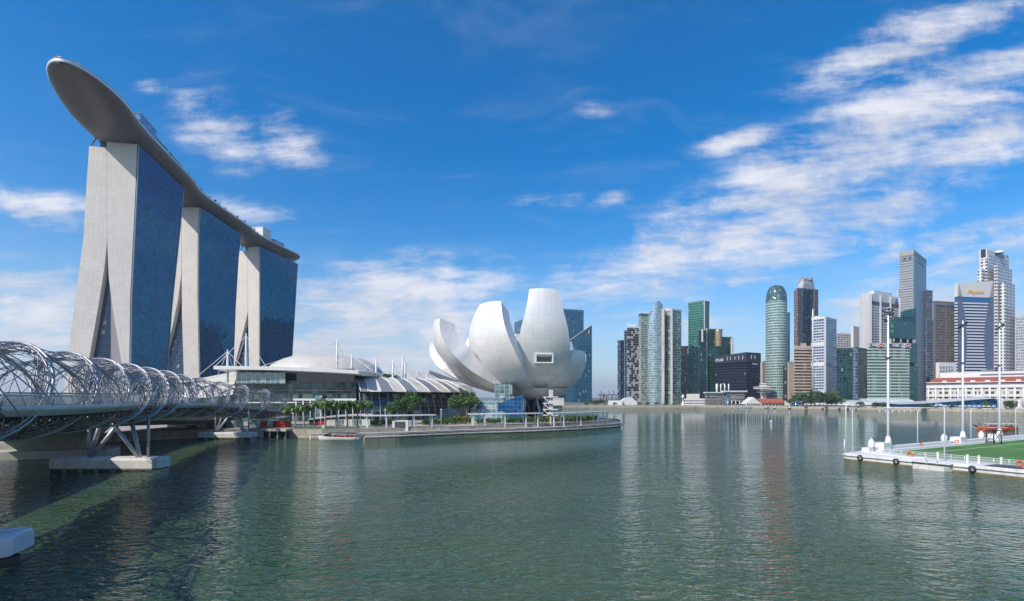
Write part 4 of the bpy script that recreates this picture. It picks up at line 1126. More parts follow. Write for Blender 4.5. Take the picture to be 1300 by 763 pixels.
# planted beds: box hedges of clipped leaves, one thing each
def hedge(x0, y0, x1, y1, wd, h, m_, lab, seed, z=2.75):
    r = random.Random(seed); mb = MB(); a, b = Vector((x0, y0)), Vector((x1, y1)); L = (b - a).length; t = (b - a) / L; n_ = Vector((-t.y, t.x))
    h *= 1.75
    for i in range(int(L * wd * 60)):
        u, v_, w_ = r.random() * L, r.uniform(-.5, .5) * wd, r.random() ** .6
        hh = h * (.72 + .4 * noise.noise(Vector((u * .5, v_, seed)))); p = a + t * u + n_ * v_; q_ = Vector((p.x, p.y, z + hh * w_))
        d1 = Vector((r.gauss(0, 1), r.gauss(0, 1), r.gauss(0, .7))).normalized(); d2 = d1.cross(Vector((r.gauss(0, 1), r.gauss(0, 1), r.gauss(0, 1)))).normalized(); s_ = r.uniform(.16, .32)
        mb.face([q_ - d1 * s_, q_ + d2 * s_ * .8, q_ + d1 * s_, q_ - d2 * s_ * .8], [(0, 0)] * 4)
    o = mb.build('hedge', m_); return tag(o, lab, 'hedge', 'planted beds on the promenade')
hedge(*XY(470, 181), *XY(512, 184), 2.0, 1.6, 'leaf_yellow', 'low hedge under the first white pergola, beside the notice board', 1)
hedge(*XY(536, 188), *XY(580, 193), 2.4, 1.7, 'leaf', 'green hedge between the first two white pergolas', 2)
hedge(*XY(576, 194), *XY(600, 197), 2.4, 2.0, 'leaf_yellow', 'bright yellow-green shrub bed nearest the glass entrance pavilion', 3)
hedge(*XY(604, 196), *XY(636, 199), 1.8, 1.5, 'leaf', 'green hedge in front of the glass entrance pavilion', 4)
hedge(*XY(640, 201), *XY(684, 205), 2.0, 1.7, 'leaf', 'long green hedge in front of the blue glass wedge', 5)
hedge(*XY(684, 206), *XY(722, 211), 2.0, 1.8, 'leaf_yellow', 'yellow-green hedge beneath the last pergola beside the stair tower', 6)
hedge(*XY(724, 212), *XY(758, 222), 2.0, 1.8, 'leaf', 'green hedge at the far tip of the point under the last pergola', 7)
# ------------------------------------------------------------------ white pergolas along the boardwalk
def pergola(pts, z, lab, nposts):
    root = thing('pergola', lab, 'pergola', (*pts[0], 2.7), 'white pergolas on the promenade')
    path = smooth_path([Vector((x, y, z)) for x, y in pts], 6)
    mb = MB(); rows = []
    for i, p in enumerate(path):
        t = (path[min(i + 1, len(path) - 1)] - path[max(i - 1, 0)]).normalized(); n_ = Vector((-t.y, t.x, 0))
        rows.append([p - n_ * 1.6 + Vector((0, 0, .0)), p + n_ * 1.6, p + n_ * 1.6 + Vector((0, 0, .38)), p - n_ * 1.6 + Vector((0, 0, .38))])
    mb.grid(rows, close=True); mb.face(rows[0][::-1]); mb.face(rows[-1]); mb.build('roof', 'white_paint', root)
    L = len(path) - 1
    for k_ in range(nposts):
        i = int(round((k_ + .25) / (nposts - .5) * L)); p = path[min(i, L)]
        t = (path[min(i + 1, L)] - path[max(min(i, L) - 1, 0)]).normalized(); n_ = Vector((-t.y, t.x, 0))
        for sd_ in (-1, 1):
            q_ = p + n_ * 1.1 * sd_; pm = MB(); pm.box((q_.x, q_.y, (z + 1.6) / 2), (.36, .36, z - 1.6 + .02 * sd_), math.atan2(t.y, t.x)); pm.build('post', 'white_paint', root)
pergola([XY(461, 171.5), XY(508, 173), XY(552, 178)], 6.6, 'white pergola nearest the palms, notice board under it', 4)
pergola([XY(595, 186), XY(640, 190), XY(686, 197)], 6.6, 'white pergola in front of the entrance pavilion and blue wedge', 5)
pergola([XY(697, 198), XY(735, 206), XY(772, 219)], 6.6, 'white pergola curving round the tip of the point', 5)
# notice board
nb = thing('notice_board', 'white framed notice board with dark panel below the first pergola', 'notice board', (*XY(508, 172), 1.6))
a, b = XY(498, 172), XY(518, 172)
mb = MB()
for x0, x1, z0, z1 in ((a.x, b.x, 4.7, 5.2), (a.x, b.x, 1.6, 2.3), (a.x, a.x + .8, 2.3, 4.7), (b.x - .8, b.x, 2.3, 4.7)): mb.prism([(x0, 172), (x1, 172), (x1, 172.5), (x0, 172.5)], z0, z1, bottom=True)
mb.build('frame', 'white_paint', nb)
mb = MB(); mb.prism([(a.x + .8, 172.15), (b.x - .8, 172.15), (b.x - .8, 172.4), (a.x + .8, 172.4)], 2.3, 4.7); mb.build('panel', 'steel_dark', nb)
# ------------------------------------------------------------------ small kiosks on the sea wall
def kiosk(lab, x0, x1, Y, dpt, h, bays):
    root = thing('kiosk', lab, 'kiosk', (x0, Y, 2.7), 'low exhibition kiosks by the sea wall')
    mb = MB(); rows = []
    for i in range(9):
        f = i / 8; x = x0 + (x1 - x0) * f; hh = 2.7 + h * (0.62 + .38 * math.sin(min(1, f * 1.2) * PI / 2)) if True else 0
        rows.append([Vector((x, Y - .6, hh)), Vector((x, Y + dpt, hh + .3)), Vector((x, Y + dpt, hh + .05)), Vector((x, Y - .6, hh - .3))])
    mb.grid(rows, close=True, flip=True); mb.build('roof', 'roof_white', root)
    n_ = len(bays)
    for k_, c_ in enumerate(bays):
        xa_, xb_ = x0 + (x1 - x0) * k_ / n_, x0 + (x1 - x0) * (k_ + 1) / n_
        mb = MB(); mb.prism([(xa_ + .08, Y + .1 * (k_ % 2)), (xb_ - .08, Y + .1 * (k_ % 2)), (xb_ - .08, Y + dpt - .2), (xa_ + .08, Y + dpt - .2)], 2.7, 2.7 + h * .6)
        mb.build('panel', c_, root)
kiosk('low kiosk with two red panels behind the far bridge legs', XY(314, 172).x, XY(361, 172).x, 172.5, 5, 3.4, ['pavilion_glass', 'pavilion_glass', 'red', 'pavilion_glass', 'red', 'red'])
kiosk('low white kiosk with one red panel behind the palms', XY(392, 184).x, XY(470, 184).x, 184, 6, 3.8, ['black', 'red', 'pale_concrete', 'pavilion_glass', 'pale_concrete', 'pavilion_glass', 'pale_concrete'])
kiosk('long pale kiosk in the shade of the footbridge', XY(212, 171).x, XY(300, 171).x, 171, 5, 4.0, ['pavilion_glass', 'white_paint', 'dark_glass', 'white_paint', 'pavilion_glass', 'dark_glass', 'pavilion_glass'])
# landing recessed under a jutting slab, a black block standing for the shade there
ld = thing('landing_stage', 'recessed landing in the sea wall, the shade under its slab built black', 'landing stage', (*XY(350, 164), 0))
a, b = XY(331, 163), XY(369, 163)
mb = MB(); mb.prism([(a.x, 161.5), (b.x, 159.5), (b.x, 166), (a.x, 166)], 2.25, 2.95, bottom=True); mb.build('slab', 'quay', ld)
mb = MB(); mb.prism([(a.x + .8, 163.4), (b.x - .8, 161.9), (b.x - .8, 163.6), (a.x + .8, 164.4)], -1, 2.3); mb.build('shade_block', 'black', ld)
for k_ in range(4):
    x_ = a.x + 1 + (b.x - a.x - 2) * k_ / 3; mb = MB(); mb.tube([(x_, 161.6, -1.5), (x_, 161.6, 2.4)], .3, 8); mb.build('pile', 'concrete', ld)
# promenade lamp posts
GL = 'slim lamp posts on the east promenade'
lp = thing('lamp_post', 'slim white lamp post nearest the kiosk with red panels', 'lamp post', (*XY(372, 166), 2.7), GL)
mb = MB(); mb.tube([(0, 0, 0), (0, 0, 4.8)], [.10, .07], 6); o = mb.build('pole', 'white_steel'); o.parent = lp
mb = MB(); mb.box((0, 0, 5.0), (.5, .5, .35)); o = mb.build('lantern', 'white_paint'); o.parent = lp
for px, Y, lab in ((407, 168, 'slim lamp post among the tallest palms'), (482, 180, 'slim lamp post behind the first pergola'), (489, 184, 'slim lamp post before the arcade glass, set back'), (560, 186, 'slim lamp post in the gap between two pergolas')):
    dup(lp, (*XY(px, Y), 2.7), 0, 1.15, lab, GL)
mb = MB(); mb.box((0, 0, .45), (1.0, 1.0, .9)); mb.lathe([(.6, .9), (.35, 1.15), (.05, 1.2)], (0, 0, 0), 10)
o = tag(mb.build('mooring_post', 'pale_concrete'), 'squat pale mooring post on the sea wall above the moored launch', 'mooring post'); o.location = (*XY(411, 165.5), 2.75)
# ------------------------------------------------------------------ moored launch and the near canopied boat
def hull_mesh(L, B, H, m_, sheer=.3, n=14, draft=.5):
    """a boat hull along x, bow at +x"""
    mb = MB(); rows = []
    for i in range(n + 1):
        f = i / n; x = -L / 2 + L * f; wd = B / 2 * (min(1, (f + .06) / .18) ** .5 if f < .14 else 1) * (1 - max(0, (f - .55) / .45) ** 2.2) + .02
        z1 = H + sheer * max(0, (f - .4) / .6) ** 2
        rows.append([Vector((x, -wd, z1)), Vector((x, -wd * .98, H * .45)), Vector((x * .97, -wd * .6, -draft)), Vector((x * .97, wd * .6, -draft)), Vector((x, wd * .98, H * .45)), Vector((x, wd, z1))])
    mb.sm = True; mb.grid(rows, flip=True)
    mb.sm = False; mb.grid([[r[0] - Vector((0, 0, .12)), r[5] - Vector((0, 0, .12))] for r in rows], flip=True); mb.face(rows[0])
    return mb
bt = thing('motor_launch', 'white motor launch with dark canopy moored at the sea wall by the boardwalk end', 'boat', (0, 0, 0))
hull_mesh(13, 3.2, 1.0, 'white_paint').build('hull', 'white_paint', bt)
mb = MB(); mb.grid([[Vector((x, y, 2.1 + .18 * math.cos(y / 1.6 * PI / 2))) for y in (-1.4, -.7, 0, .7, 1.4)] for x in (-5.6, -2, 1.5, 3)]); mb.grid([[Vector((x, y, 2.02 + .18 * math.cos(y / 1.6 * PI / 2))) for y in (-1.4, -.7, 0, .7, 1.4)] for x in (-5.6, -2, 1.5, 3)], flip=True); mb.build('canopy', 'steel_dark', bt)
for x in (-5.4, -2, 1.4):
    for y in (-1.3, 1.3): mb = MB(); mb.tube([(x, y, .9), (x, y, 2.15)], .05, 5); mb.build('canopy_post', 'white_steel', bt)
mb = MB(); rows = [[Vector((3.0, -1.1, .95)), Vector((3.0, 1.1, .95)), Vector((3.1, .95, 1.9)), Vector((3.1, -.95, 1.9))], [Vector((4.9, -.7, 1.05)), Vector((4.9, .7, 1.05)), Vector((4.0, .8, 1.9)), Vector((4.0, -.8, 1.9))]]
mb.grid(rows, close=True); mb.face(rows[0][::-1]); mb.face(rows[1]); mb.build('windscreen', 'dark_glass', bt)
mb = MB()
for k_ in range(6): mb.box((-4.8 + k_ * 1.25, 0, 1.05), (.5, 2.3, .5))
mb.build('bench_row', 'red', bt)
bt.location = (*XY(431, 155), .0); bt.rotation_euler = (0, 0, math.radians(176))
nb_ = thing('tour_boat', 'pale blue-white boat end with rounded canopy roof poking in beneath the footbridge', 'boat', (0, 0, 0))
hull_mesh(12.6, 3.7, .9, 'white_paint', sheer=0).build('hull', 'steel_dark', nb_)
mb = MB(); rows = []
for x, k_ in [(-6.6, 1.0), (-3, 1.0), (0, 1.0), (3, 1.0), (5.6, 1.0), (6.0, .985), (6.25, .95), (6.42, .88), (6.5, .78)]:
    rows.append([Vector((x, 1.8 * k_ * y, 1.75 + (z - 1.75) * k_)) for y, z in ((-1, 1.3), (-1.0, 1.9), (-.99, 2.45), (-.95, 2.72), (-.86, 2.88), (-.6, 2.97), (0, 3.02), (.6, 2.97), (.86, 2.88), (.95, 2.72), (.99, 2.45), (1.0, 1.9), (1, 1.3))])
mb.sm = True; mb.grid(rows, flip=True); mb.sm = False; mb.face(rows[-1]); mb.build('canopy_roof', 'boat_paint', nb_)
mb = MB(); mb.tube([Vector((5.2, 1.81 * y, z)) for y, z in ((-1, 1.3), (-1.0, 1.9), (-.99, 2.46), (-.95, 2.74), (-.86, 2.90), (-.6, 2.99), (0, 3.04), (.6, 2.99), (.86, 2.90), (.95, 2.74), (.99, 2.46), (1.0, 1.9), (1, 1.3))], .03, 5); mb.build('roof_seam', 'steel', nb_)
for sd_ in (-1, 1):
    mb = MB(); mb.prism([(x, y) for x, y in ((-6.2, sd_ * 1.83 - .03), (4.9, sd_ * 1.83 - .03), (4.9, sd_ * 1.83 + .03), (-6.2, sd_ * 1.83 + .03))], 1.02, 1.28, bottom=True); mb.build('window_band', 'dark_glass', nb_)
mb = MB(); mb.tube([Vector((x, y, z)) for x, y, z in ((-7, -1.99, .95), (1, -2.0, .95), (4, -1.7, 1.0), (5.5, -.8, .98), (6.2, 0, .98), (5.5, .8, .98), (4, 1.7, .97), (1, 2.0, .95), (-7, 1.99, .95))], .09, 6); mb.build('rubbing_strake', 'rubber', nb_)
nb_.location = (-44.7, 38.4, -.42); nb_.rotation_euler = (0, 0, math.radians(18))
# ------------------------------------------------------------------ the city across the bay
def rect(xl, xc, xr, Y, beta=0.5):
    """plan of a block: nearest corner sighted at xc, its two visible faces ending at xl and xr"""
    ql, qc, qr = (xl - 650) / 650, (xc - 650) / 650, (xr - 650) / 650
    C = Vector((qc * Y, Y)); cb, sb = math.cos(beta), math.sin(beta)
    t = (qr * C.y - C.x) / (cb - qr * sb); R = C + Vector((cb, sb)) * max(t, 2)
    t2 = (C.x - ql * C.y) / (sb + ql * cb); Lp = C + Vector((-sb, cb)) * max(t2, 2)
    return [tuple(C), tuple(R), tuple(R + Lp - C), tuple(Lp)]
def frontal(xl, xr, Y, depth=30):
    q_ = ((xl + xr) / 2 - 650) / 650; v_ = Vector((q_, 1)).normalized(); r = Vector((v_.y, -v_.x)); c = Vector((q_ * Y, Y))
    a = XY(xl, Y); b = XY(xr, Y)
    h = (xr - xl) / 650 * Y / 2 * math.cos(math.atan(q_))
    return [tuple(c - r * h), tuple(c + r * h), tuple(c + r * h + v_ * depth), tuple(c - r * h + v_ * depth)]
def cen(poly): return sum((Vector(p) for p in poly), Vector((0, 0))) / len(poly)
def lift(poly, z): return [(p[0], p[1], z) for p in poly]
def stack(name, poly, z0, z1, fh, bh, dep, mats, parent, top_band=0.0):
    """floors as one shell: solid spandrels standing proud of set-back glass"""
    mb = MB(); prof = []; z = z0
    while z < z1 - top_band - .1:
        a = min(z + bh, z1); b = min(z + fh, z1)
        prof += [(z, dep, 1), (a, dep, 1), (a, 0, 0), (b, 0, 0)]; z += fh
    if top_band: prof += [(z1 - top_band, dep, 1), (z1, dep, 1)]
    rings = {dep: offset(poly, dep), 0: offset(poly, 0)}
    n = len(poly); per = [0.0]
    for i in range(n): per.append(per[-1] + (Vector(poly[(i + 1) % n]) - Vector(poly[i])).length)
    for (za, oa, ma), (zb, ob, m2) in zip(prof, prof[1:]):
        mb.mat = ma if oa == ob else 1
        ra, rb_ = rings[oa], rings[ob]
        mb.grid([lift(ra, za), lift(rb_, zb)], [[(u, za) for u in per], [(u, zb) for u in per]], close=True)
    mb.mat = 1; mb.face(lift(rings[prof[-1][1]], z1))
    return mb.build(name, mats, parent)
def plain(name, poly, z0, z1, m_, parent):
    mb = MB(); mb.prism(poly, z0, z1); return mb.build(name, m_, parent)
def parapet(poly, z, h, m_, parent, inset=-.4, proud=.3, name='roof_parapet'):
    mb = MB(); n = len(poly); o = offset(poly, proud); i_ = offset(poly, inset - .5)
    mb.grid([lift(o, z - .6), lift(o, z + h), lift(i_, z + h), lift(i_, z + .1)], close=True); mb.face(lift(i_, z + .1)); return mb.build(name, m_, parent)
def plant_room(poly, z, h, m_, parent, k_=.55, dx=0.0):
    c = cen(poly); pl = [tuple(c + (Vector(p) - c) * k_ + Vector((dx, 0))) for p in poly]; return plain('plant_room', pl, z, z + h, m_, parent)
def tower(name, label, cat, poly, z1, wall_m, cap_m, ph=2.0, pr=4.0, z0=2.4, band=None, k_=.5, pod=None):
    c = cen(poly); root = thing(name, label, cat, (c.x, c.y, 2.4))
    if band: stack('facade', poly, z0, z1, band[0], band[1], band[2], [wall_m, band[3]], root, band[4] if len(band) > 4 else 0)
    else: plain('curtain_wall', poly, z0, z1, wall_m, root)
    parapet(poly, z1, ph, cap_m, root)
    if pr: plant_room(poly, z1, pr, cap_m, root, k_)
    if pod: plain('podium', offset(poly, pod[0]), z0, pod[1], pod[2], root)
    return root
F = facade
M['g_navy'] = F('g_navy', (.03, .06, .10), (.05, .08, .12), 1.8, 4, .12, .15, var=.4)
M['g_check'] = F('g_check', (.008, .01, .016), (.45, .46, .48), 3.0, 3.6, .06, .10, metal=.2, var=.5, blinds=.36, blind_col=(.55, .56, .58))
M['g_slate'] = F('g_slate', (.10, .17, .26), (.20, .25, .30), 2, 4, .1, .2)
M['g_condo'] = F('g_condo', (.10, .19, .155), (.40, .40, .35), 3.2, 3.4, .26, .24, rough=.12, metal=.35, var=.5, blinds=.22, blind_col=(.40, .46, .42))
M['g_condo_b'] = F('g_condo_b', (.08, .21, .17), (.34, .36, .32), 4.4, 3.4, .18, .26, rough=.12, metal=.35, var=.6, blinds=.2, blind_col=(.42, .50, .46))
M['g_sail'] = F('g_sail', (.30, .42, .46), (.50, .55, .56), 2.4, 3.4, .08, .16, rough=.1, metal=.5, var=.45, blinds=.12, blind_col=(.14, .20, .22), jit=.06)
M['g_black'] = F('g_black', (.006, .009, .016), (.02, .025, .035), 2.0, 4, .12, .1, metal=.3, var=.5)
M['g_emerald'] = F('g_emerald', (.03, .155, .11), (.05, .17, .13), 1.6, 3.8, .10, .34, metal=.45, var=.22, blinds=.02)
M['g_forest'] = F('g_forest', (.012, .085, .066), (.02, .09, .07), 3.6, 3.8, .12, .30, metal=.45, var=.4, blinds=.02)
M['g_ink'] = F('g_ink', (.006, .011, .026), (.012, .018, .035), 3.0, 3.6, .08, .2, metal=.4, var=.5, blinds=.02)
M['ink_band'] = mat('ink_band', (.018, .024, .045), .3, var=.1)
M['g_round'] = F('g_round', (.10, .23, .215), (.42, .50, .47), 2.6, 4.0, .16, .36, rough=.1, metal=.4, var=.5, blinds=.2, blind_col=(.10, .16, .15))
M['g_dome'] = F('g_dome', (.07, .15, .14), (.12, .2, .19), 2.6, 2.4, .08, .08, metal=.5, var=.3)
M['g_slabwin'] = F('g_slabwin', (.06, .08, .09), (.62, .63, .62), 3.2, 3.8, .5, .42, metal=.2, var=.5)
M['g_octblue'] = F('g_octblue', (.02, .08, .13), (.03, .08, .12), 2.2, 4, .1, .14, metal=.6, var=.5, jit=.06, blinds=.04)
M['g_octbrown'] = F('g_octbrown', (.02, .03, .05), (.21, .145, .13), 2.8, 4, .42, .42, metal=.2, var=.4, blinds=.04)
M['beige_stone'] = mat('beige_stone', (.52, .42, .33), .7, var=.06, scale=.1)
M['tan_stone'] = mat('tan_stone', (.46, .36, .28), .7, var=.08, scale=.1)
M['win_dark'] = F('win_dark', (.012, .014, .018), (.05, .045, .04), 3.0, 10, .08, .01, metal=.2, var=.6, blinds=.1, blind_col=(.2, .2, .18))
M['g_whiteblue'] = F('g_whiteblue', (.05, .11, .21), (.66, .66, .67), 3.2, 3.7, .10, .30, metal=.4, var=.3, blinds=.06)
M['g_whitegrid'] = F('g_whitegrid', (.05, .07, .10), (.66, .66, .66), 6.0, 3.7, .26, .46, metal=.3, var=.4, blinds=.06)
M['white_stone'] = mat('white_stone', (.64, .63, .62), .6, var=.05, scale=.1)
M['g_teal_dark'] = F('g_teal_dark', (.006, .045, .055), (.01, .05, .06), 2.0, 3.8, .10, .12, metal=.5, var=.5, blinds=.02, jit=.05)
M['g_fins'] = F('g_fins', (.03, .035, .045), (.66, .66, .66), 9.0, 3.9, .13, .50, metal=.2, var=.5, blinds=.1)
M['g_finside'] = F('g_finside', (.03, .035, .045), (.62, .62, .63), 6.0, 60, .5, .01, metal=.2, var=.4)
M['g_punched'] = F('g_punched', (.035, .04, .05), (.64, .63, .62), 5.0, 4.6, .44, .46, metal=.1, var=.4, blinds=.04)
M['pale_green'] = mat('pale_green', (.44, .54, .47), .55, var=.05, scale=.1)
M['win_green'] = F('win_green', (.02, .045, .045), (.36, .46, .40), 3.2, 20, .14, .01, metal=.3, var=.5, blinds=.12, blind_col=(.25, .32, .28))
M['g_teal'] = F('g_teal', (.012, .105, .105), (.02, .12, .12), 2.2, 3.6, .10, .30, metal=.5, var=.35, blinds=.02)
M['granite'] = F('granite', (.16, .16, .165), (.34, .33, .315), 2.2, 4.0, .30, .50, rough=.2, metal=.15, var=.4, blinds=.1)
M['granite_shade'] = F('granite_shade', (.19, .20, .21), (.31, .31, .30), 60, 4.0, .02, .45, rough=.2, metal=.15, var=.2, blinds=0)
M['granite_plain'] = mat('granite_plain', (.32, .31, .30), .6, var=.06, scale=.1)
M['g_darkwin'] = F('g_darkwin', (.04, .05, .07), (.13, .14, .17), 5, 4, .3, .4, metal=.3, var=.5)
M['g_brown'] = F('g_brown', (.07, .055, .045), (.155, .125, .105), 3.4, 4.0, .36, .38, rough=.14, metal=.3, var=.6, blinds=.12, blind_col=(.28, .26, .23))
M['brown_stone'] = mat('brown_stone', (.17, .135, .115), .6, var=.08)
M['band_white'] = mat('band_white', (.62, .64, .70), .5, var=.04)
M['g_bandblue'] = F('g_bandblue', (.012, .03, .085), (.02, .04, .10), 2.6, 40, .06, .01, metal=.4, var=.3, blinds=.0)
M['g_blueband'] = mat('g_blueband', (.02, .12, .30), .15, var=.1)
M['g_grey'] = F('g_grey', (.20, .22, .26), (.42, .42, .44), 2.4, 4, .2, .4, metal=.3, var=.3)
M['g_bay'] = F('g_bay', (.018, .115, .20), (.03, .15, .24), 2.2, 4.2, .10, .14, metal=.55, var=.3, blinds=.03, jit=.03)
M['g_cream'] = F('g_cream', (.05, .05, .05), (.55, .52, .46), 4.2, 4.6, .42, .45, metal=.1, var=.4, blinds=.1)
M['cream'] = mat('cream', (.58, .55, .49), .7, var=.06, scale=.2)
M['stone_white'] = mat('stone_white', (.66, .65, .63), .65, var=.05, scale=.2)
M['g_brick'] = F('g_brick', (.03, .035, .04), (.30, .26, .24), 2.2, 2.6, .2, .3, metal=.2, var=.5, blinds=.3, blind_col=(.30, .20, .17))
M['gold'] = mat('gold', (.46, .33, .20), .25, metal=.6, var=.1)

# twin blue towers behind the museum
Y = 1000
r = tower('office_tower', 'taller blue glass tower rising behind the white lotus museum', 'office tower', rect(653, 700, 741, Y, .35), Zt(393, Y), 'g_bay', 'g_bay', 3, 0)
Y = 940
pl = rect(718, 722, 751.5, Y, .1); c = cen(pl); r = thing('office_tower', 'blue glass tower with slanted top, just beside the museum', 'office tower', (c.x, c.y, 2.4))
za, zb = Zt(433, Y), Zt(412, Y)
mb = MB(); per = [0]
for i in range(4): per.append(per[-1] + (Vector(pl[(i + 1) % 4]) - Vector(pl[i])).length)
lo_, hi_ = lift(pl, 2.4), [(p[0], p[1], z) for p, z in zip(pl, (za, zb, zb, za))]
mb.grid([lo_, hi_], [[(u, 2.4) for u in per], [(u, p[2]) for u, p in zip(per, hi_ + [hi_[0]])]], close=True); mb.face(hi_); mb.build('curtain_wall', 'g_bay', r)
fr = [Vector(pl[0] + (za,)), Vector(pl[1] + (zb,))]
mb = MB(); f0, f1 = fr[0] + Vector((0, -.6, .2)), fr[1] + Vector((0, -.6, .2)); mb.beam(f0, f1, 1.2, 1.2); mb.build('roof_edge', 'hull_rim', r)
for k_ in range(7):
    q_ = f0.lerp(f1, (k_ + .5) / 7); mb = MB(); mb.beam(q_, q_ - Vector((0, 0, 13)), .8, .8); mb.build('screen_fin', 'dark_glass', r)
mb = MB(); q_ = f0.lerp(f1, .86); mb.box((q_.x, q_.y - .1, q_.z - 9), (7, .5, 9)); mb.build('sign_panel', 'dark_glass', r)
text_mesh('sign_mark', '2', 7.5, 'sign_white', (q_.x - 2, q_.y - .4, q_.z - 11.7), (1, 0, 0), (0, 0, 1), r)
tower('low_block', 'low pinkish block tucked between the museum and the blue tower', 'low building', frontal(697, 716, 640, 20), Zt(506, 640), 'cream', 'cream', .6, 0)

# residential and office towers, from the museum towards the west
Y = 780
tower('office_tower', 'narrow dark blue tower standing first beside open sky', 'office tower', rect(784, 788, 794, Y, .4), Zt(433, Y), 'g_navy', 'g_navy', 1.5, 0)
tower('side_wing', 'slim slate blue tower attached before the checkered one', 'office tower', rect(792.3, 793, 797, Y - 6, .3), Zt(421, Y), 'g_slate', 'g_slate', 1, 0)
r = tower('residential_tower', 'tower with black and white checkered windows and open crown', 'apartment tower', rect(796, 796.5, 811, Y - 10, .2), Zt(417, Y), 'g_check', 'white_stone', 1.5, 0)
pl = rect(797, 797.5, 807, Y - 10, .2)
for k_ in range(8):
    a, b = Vector(pl[0]), Vector(pl[1]); q_ = a.lerp(b, k_ / 7); mb = MB(); mb.tube([(q_.x, q_.y, Zt(417, Y)), (q_.x, q_.y + 4, Zt(411 + (k_ % 3), Y))], .5, 5); mb.build('crown_post', 'white_paint', r)
Y = 745
tower('residential_tower', 'grey green apartment tower with dark blue cap next to the curved glass one', 'apartment tower', rect(811, 813.5, 826, Y, .3), Zt(400, Y), 'g_condo', 'g_navy', 2.5, 0)
# curved glass tower with a sail-like tip
Y = 735
r = thing('residential_tower', 'pale curved glass apartment tower rising to a sail shaped tip', 'apartment tower', (*XY(832, Y), 2.4))
rows = []; uvs = []; NZ = 30
for i in range(NZ + 1):
    f = i / NZ; row = []; ur = []
    for j in range(11):
        g_ = j / 10; top = Zt(396 - 12.5 * math.sin(PI * min(1, g_ * 1.15) * .62) + 3 * max(0, g_ - .7) / .3, Y)
        xl_ = lerp([(0, 825), (.35, 823.5), (.75, 823), (1, 825.5)], f); px = xl_ + (841.5 - xl_) * g_
        p = XY(px, Y - 9 * math.sin(PI * (.12 + .80 * g_))); z = 2.4 + (top - 2.4) * f
        row.append((p.x, p.y, z)); ur.append((g_ * 26, z))
    rows.append(row); uvs.append(ur)
mb = MB(); mb.sm = True; mb.grid(rows, uvs); mb.sm = False
bk = [[Vector(r_[0]), Vector(r_[0]) + Vector((2, 22, 0)), Vector(r_[-1]) + Vector((0, 22, 0)), Vector(r_[-1])][::-1] for r_ in rows]
mb.grid(bk, [[(k_ * 10, q_[0].z) for k_ in range(4)] for q_ in bk]); mb.face([Vector(q_) for q_ in rows[-1]] + [bk[-1][1], bk[-1][2]]); mb.build('curtain_wall', 'g_sail', r)
mb = MB(); a = XY(841.6, Y - 9); mb.prism([(a.x - .6, a.y - .5), (a.x + 2.0, a.y - .5), (a.x + 2.0, a.y + 12), (a.x - .6, a.y + 12)], 2.4, Zt(393, Y)); mb.build('edge_wall', 'pale_concrete', r)
Y = 728
r = tower('residential_tower', 'broad green and grey gridded apartment tower with sloping roof rim', 'apartment tower', rect(841.5, 852.5, 865, Y, .55), Zt(393.5, Y), 'g_condo_b', 'pale_concrete', 1.5, 0)
pl = rect(841.5, 852.5, 865, Y, .55)
mb = MB(); hi_ = [(p[0], p[1], z) for p, z in zip(offset(pl, .5), (Zt(392, Y), Zt(391.5, Y), Zt(391, Y), Zt(388.5, Y)))]; mb.grid([lift(offset(pl, .5), Zt(394, Y)), hi_], close=True); mb.face(hi_); mb.build('roof_rim', 'pale_concrete', r)
mb = MB(); q_ = pl[0]; mb.beam((q_[0], q_[1] - .3, 2.4), (q_[0], q_[1] - .3, Zt(393, Y)), 2.2, 2.2); mb.build('corner_pier', 'pale_concrete', r)
tower('office_tower', 'dark navy slab between the gridded apartments and the emerald tower', 'office tower', frontal(864, 875, 800, 30), Zt(440, 800), 'g_black', 'g_black', 1, 0)
Y = 770
r = tower('office_tower', 'tall emerald green glass tower with a sharp folded corner', 'office tower', rect(873.8, 894, 900.5, Y, -.35 + 1.1), Zt(383, Y), 'g_emerald', 'g_emerald', 2, 0)
pl = rect(873.8, 894, 900.5, Y, .75)
mb = MB(); q_ = pl[0]; mb.beam((q_[0] + .2, q_[1] - .4, 2.4), (q_[0] + .2, q_[1] - .4, Zt(380.5, Y)), 1.6, 1.2); mb.build('corner_fin', 'hull_rim', r)
plain('podium', offset(frontal(871.5, 888, 700, 30), 0), 2.4, Zt(500, 700), 'cream', r)
Y = 745
r = tower('office_tower', 'dark green stepped glass tower with a golden curved shaft', 'office tower', rect(896, 897, 917, Y, .25), Zt(418.5, Y), 'g_forest', 'g_forest', 1.5, 0)
plain('side_block', rect(886.5, 888, 897, Y - 8, .2), 2.4, Zt(420, Y), 'g_teal_dark', r)
plain('side_block', rect(916, 917, 929, Y + 14, .2), 2.4, Zt(426, Y), 'g_forest', r)
mb = MB(); p = XY(911.5, Y - 3); mb.lathe([(4.6, Zt(440, Y)), (4.6, Zt(421, Y)), (4.2, Zt(418.5, Y)), (.1, Zt(418, Y))], (p.x, p.y, 0), 20); mb.build('golden_shaft', 'gold', r)
mb = MB(); p = XY(891.5, Y - 11); mb.box((p.x, p.y, Zt(427, Y)), (2.0, 1.0, 18)); mb.build('light_strip', 'white_stone', r)
mb = MB(); p = XY(897, Y - 2); mb.beam((p.x, p.y, 2.4), (p.x, p.y, Zt(417, Y)), 1.4, 1.4); mb.build('corner_fin', 'hull_rim', r)
plain('end_wall', rect(928, 929, 931.5, Y + 10, .3), 2.4, Zt(428, Y), 'white_stone', r)
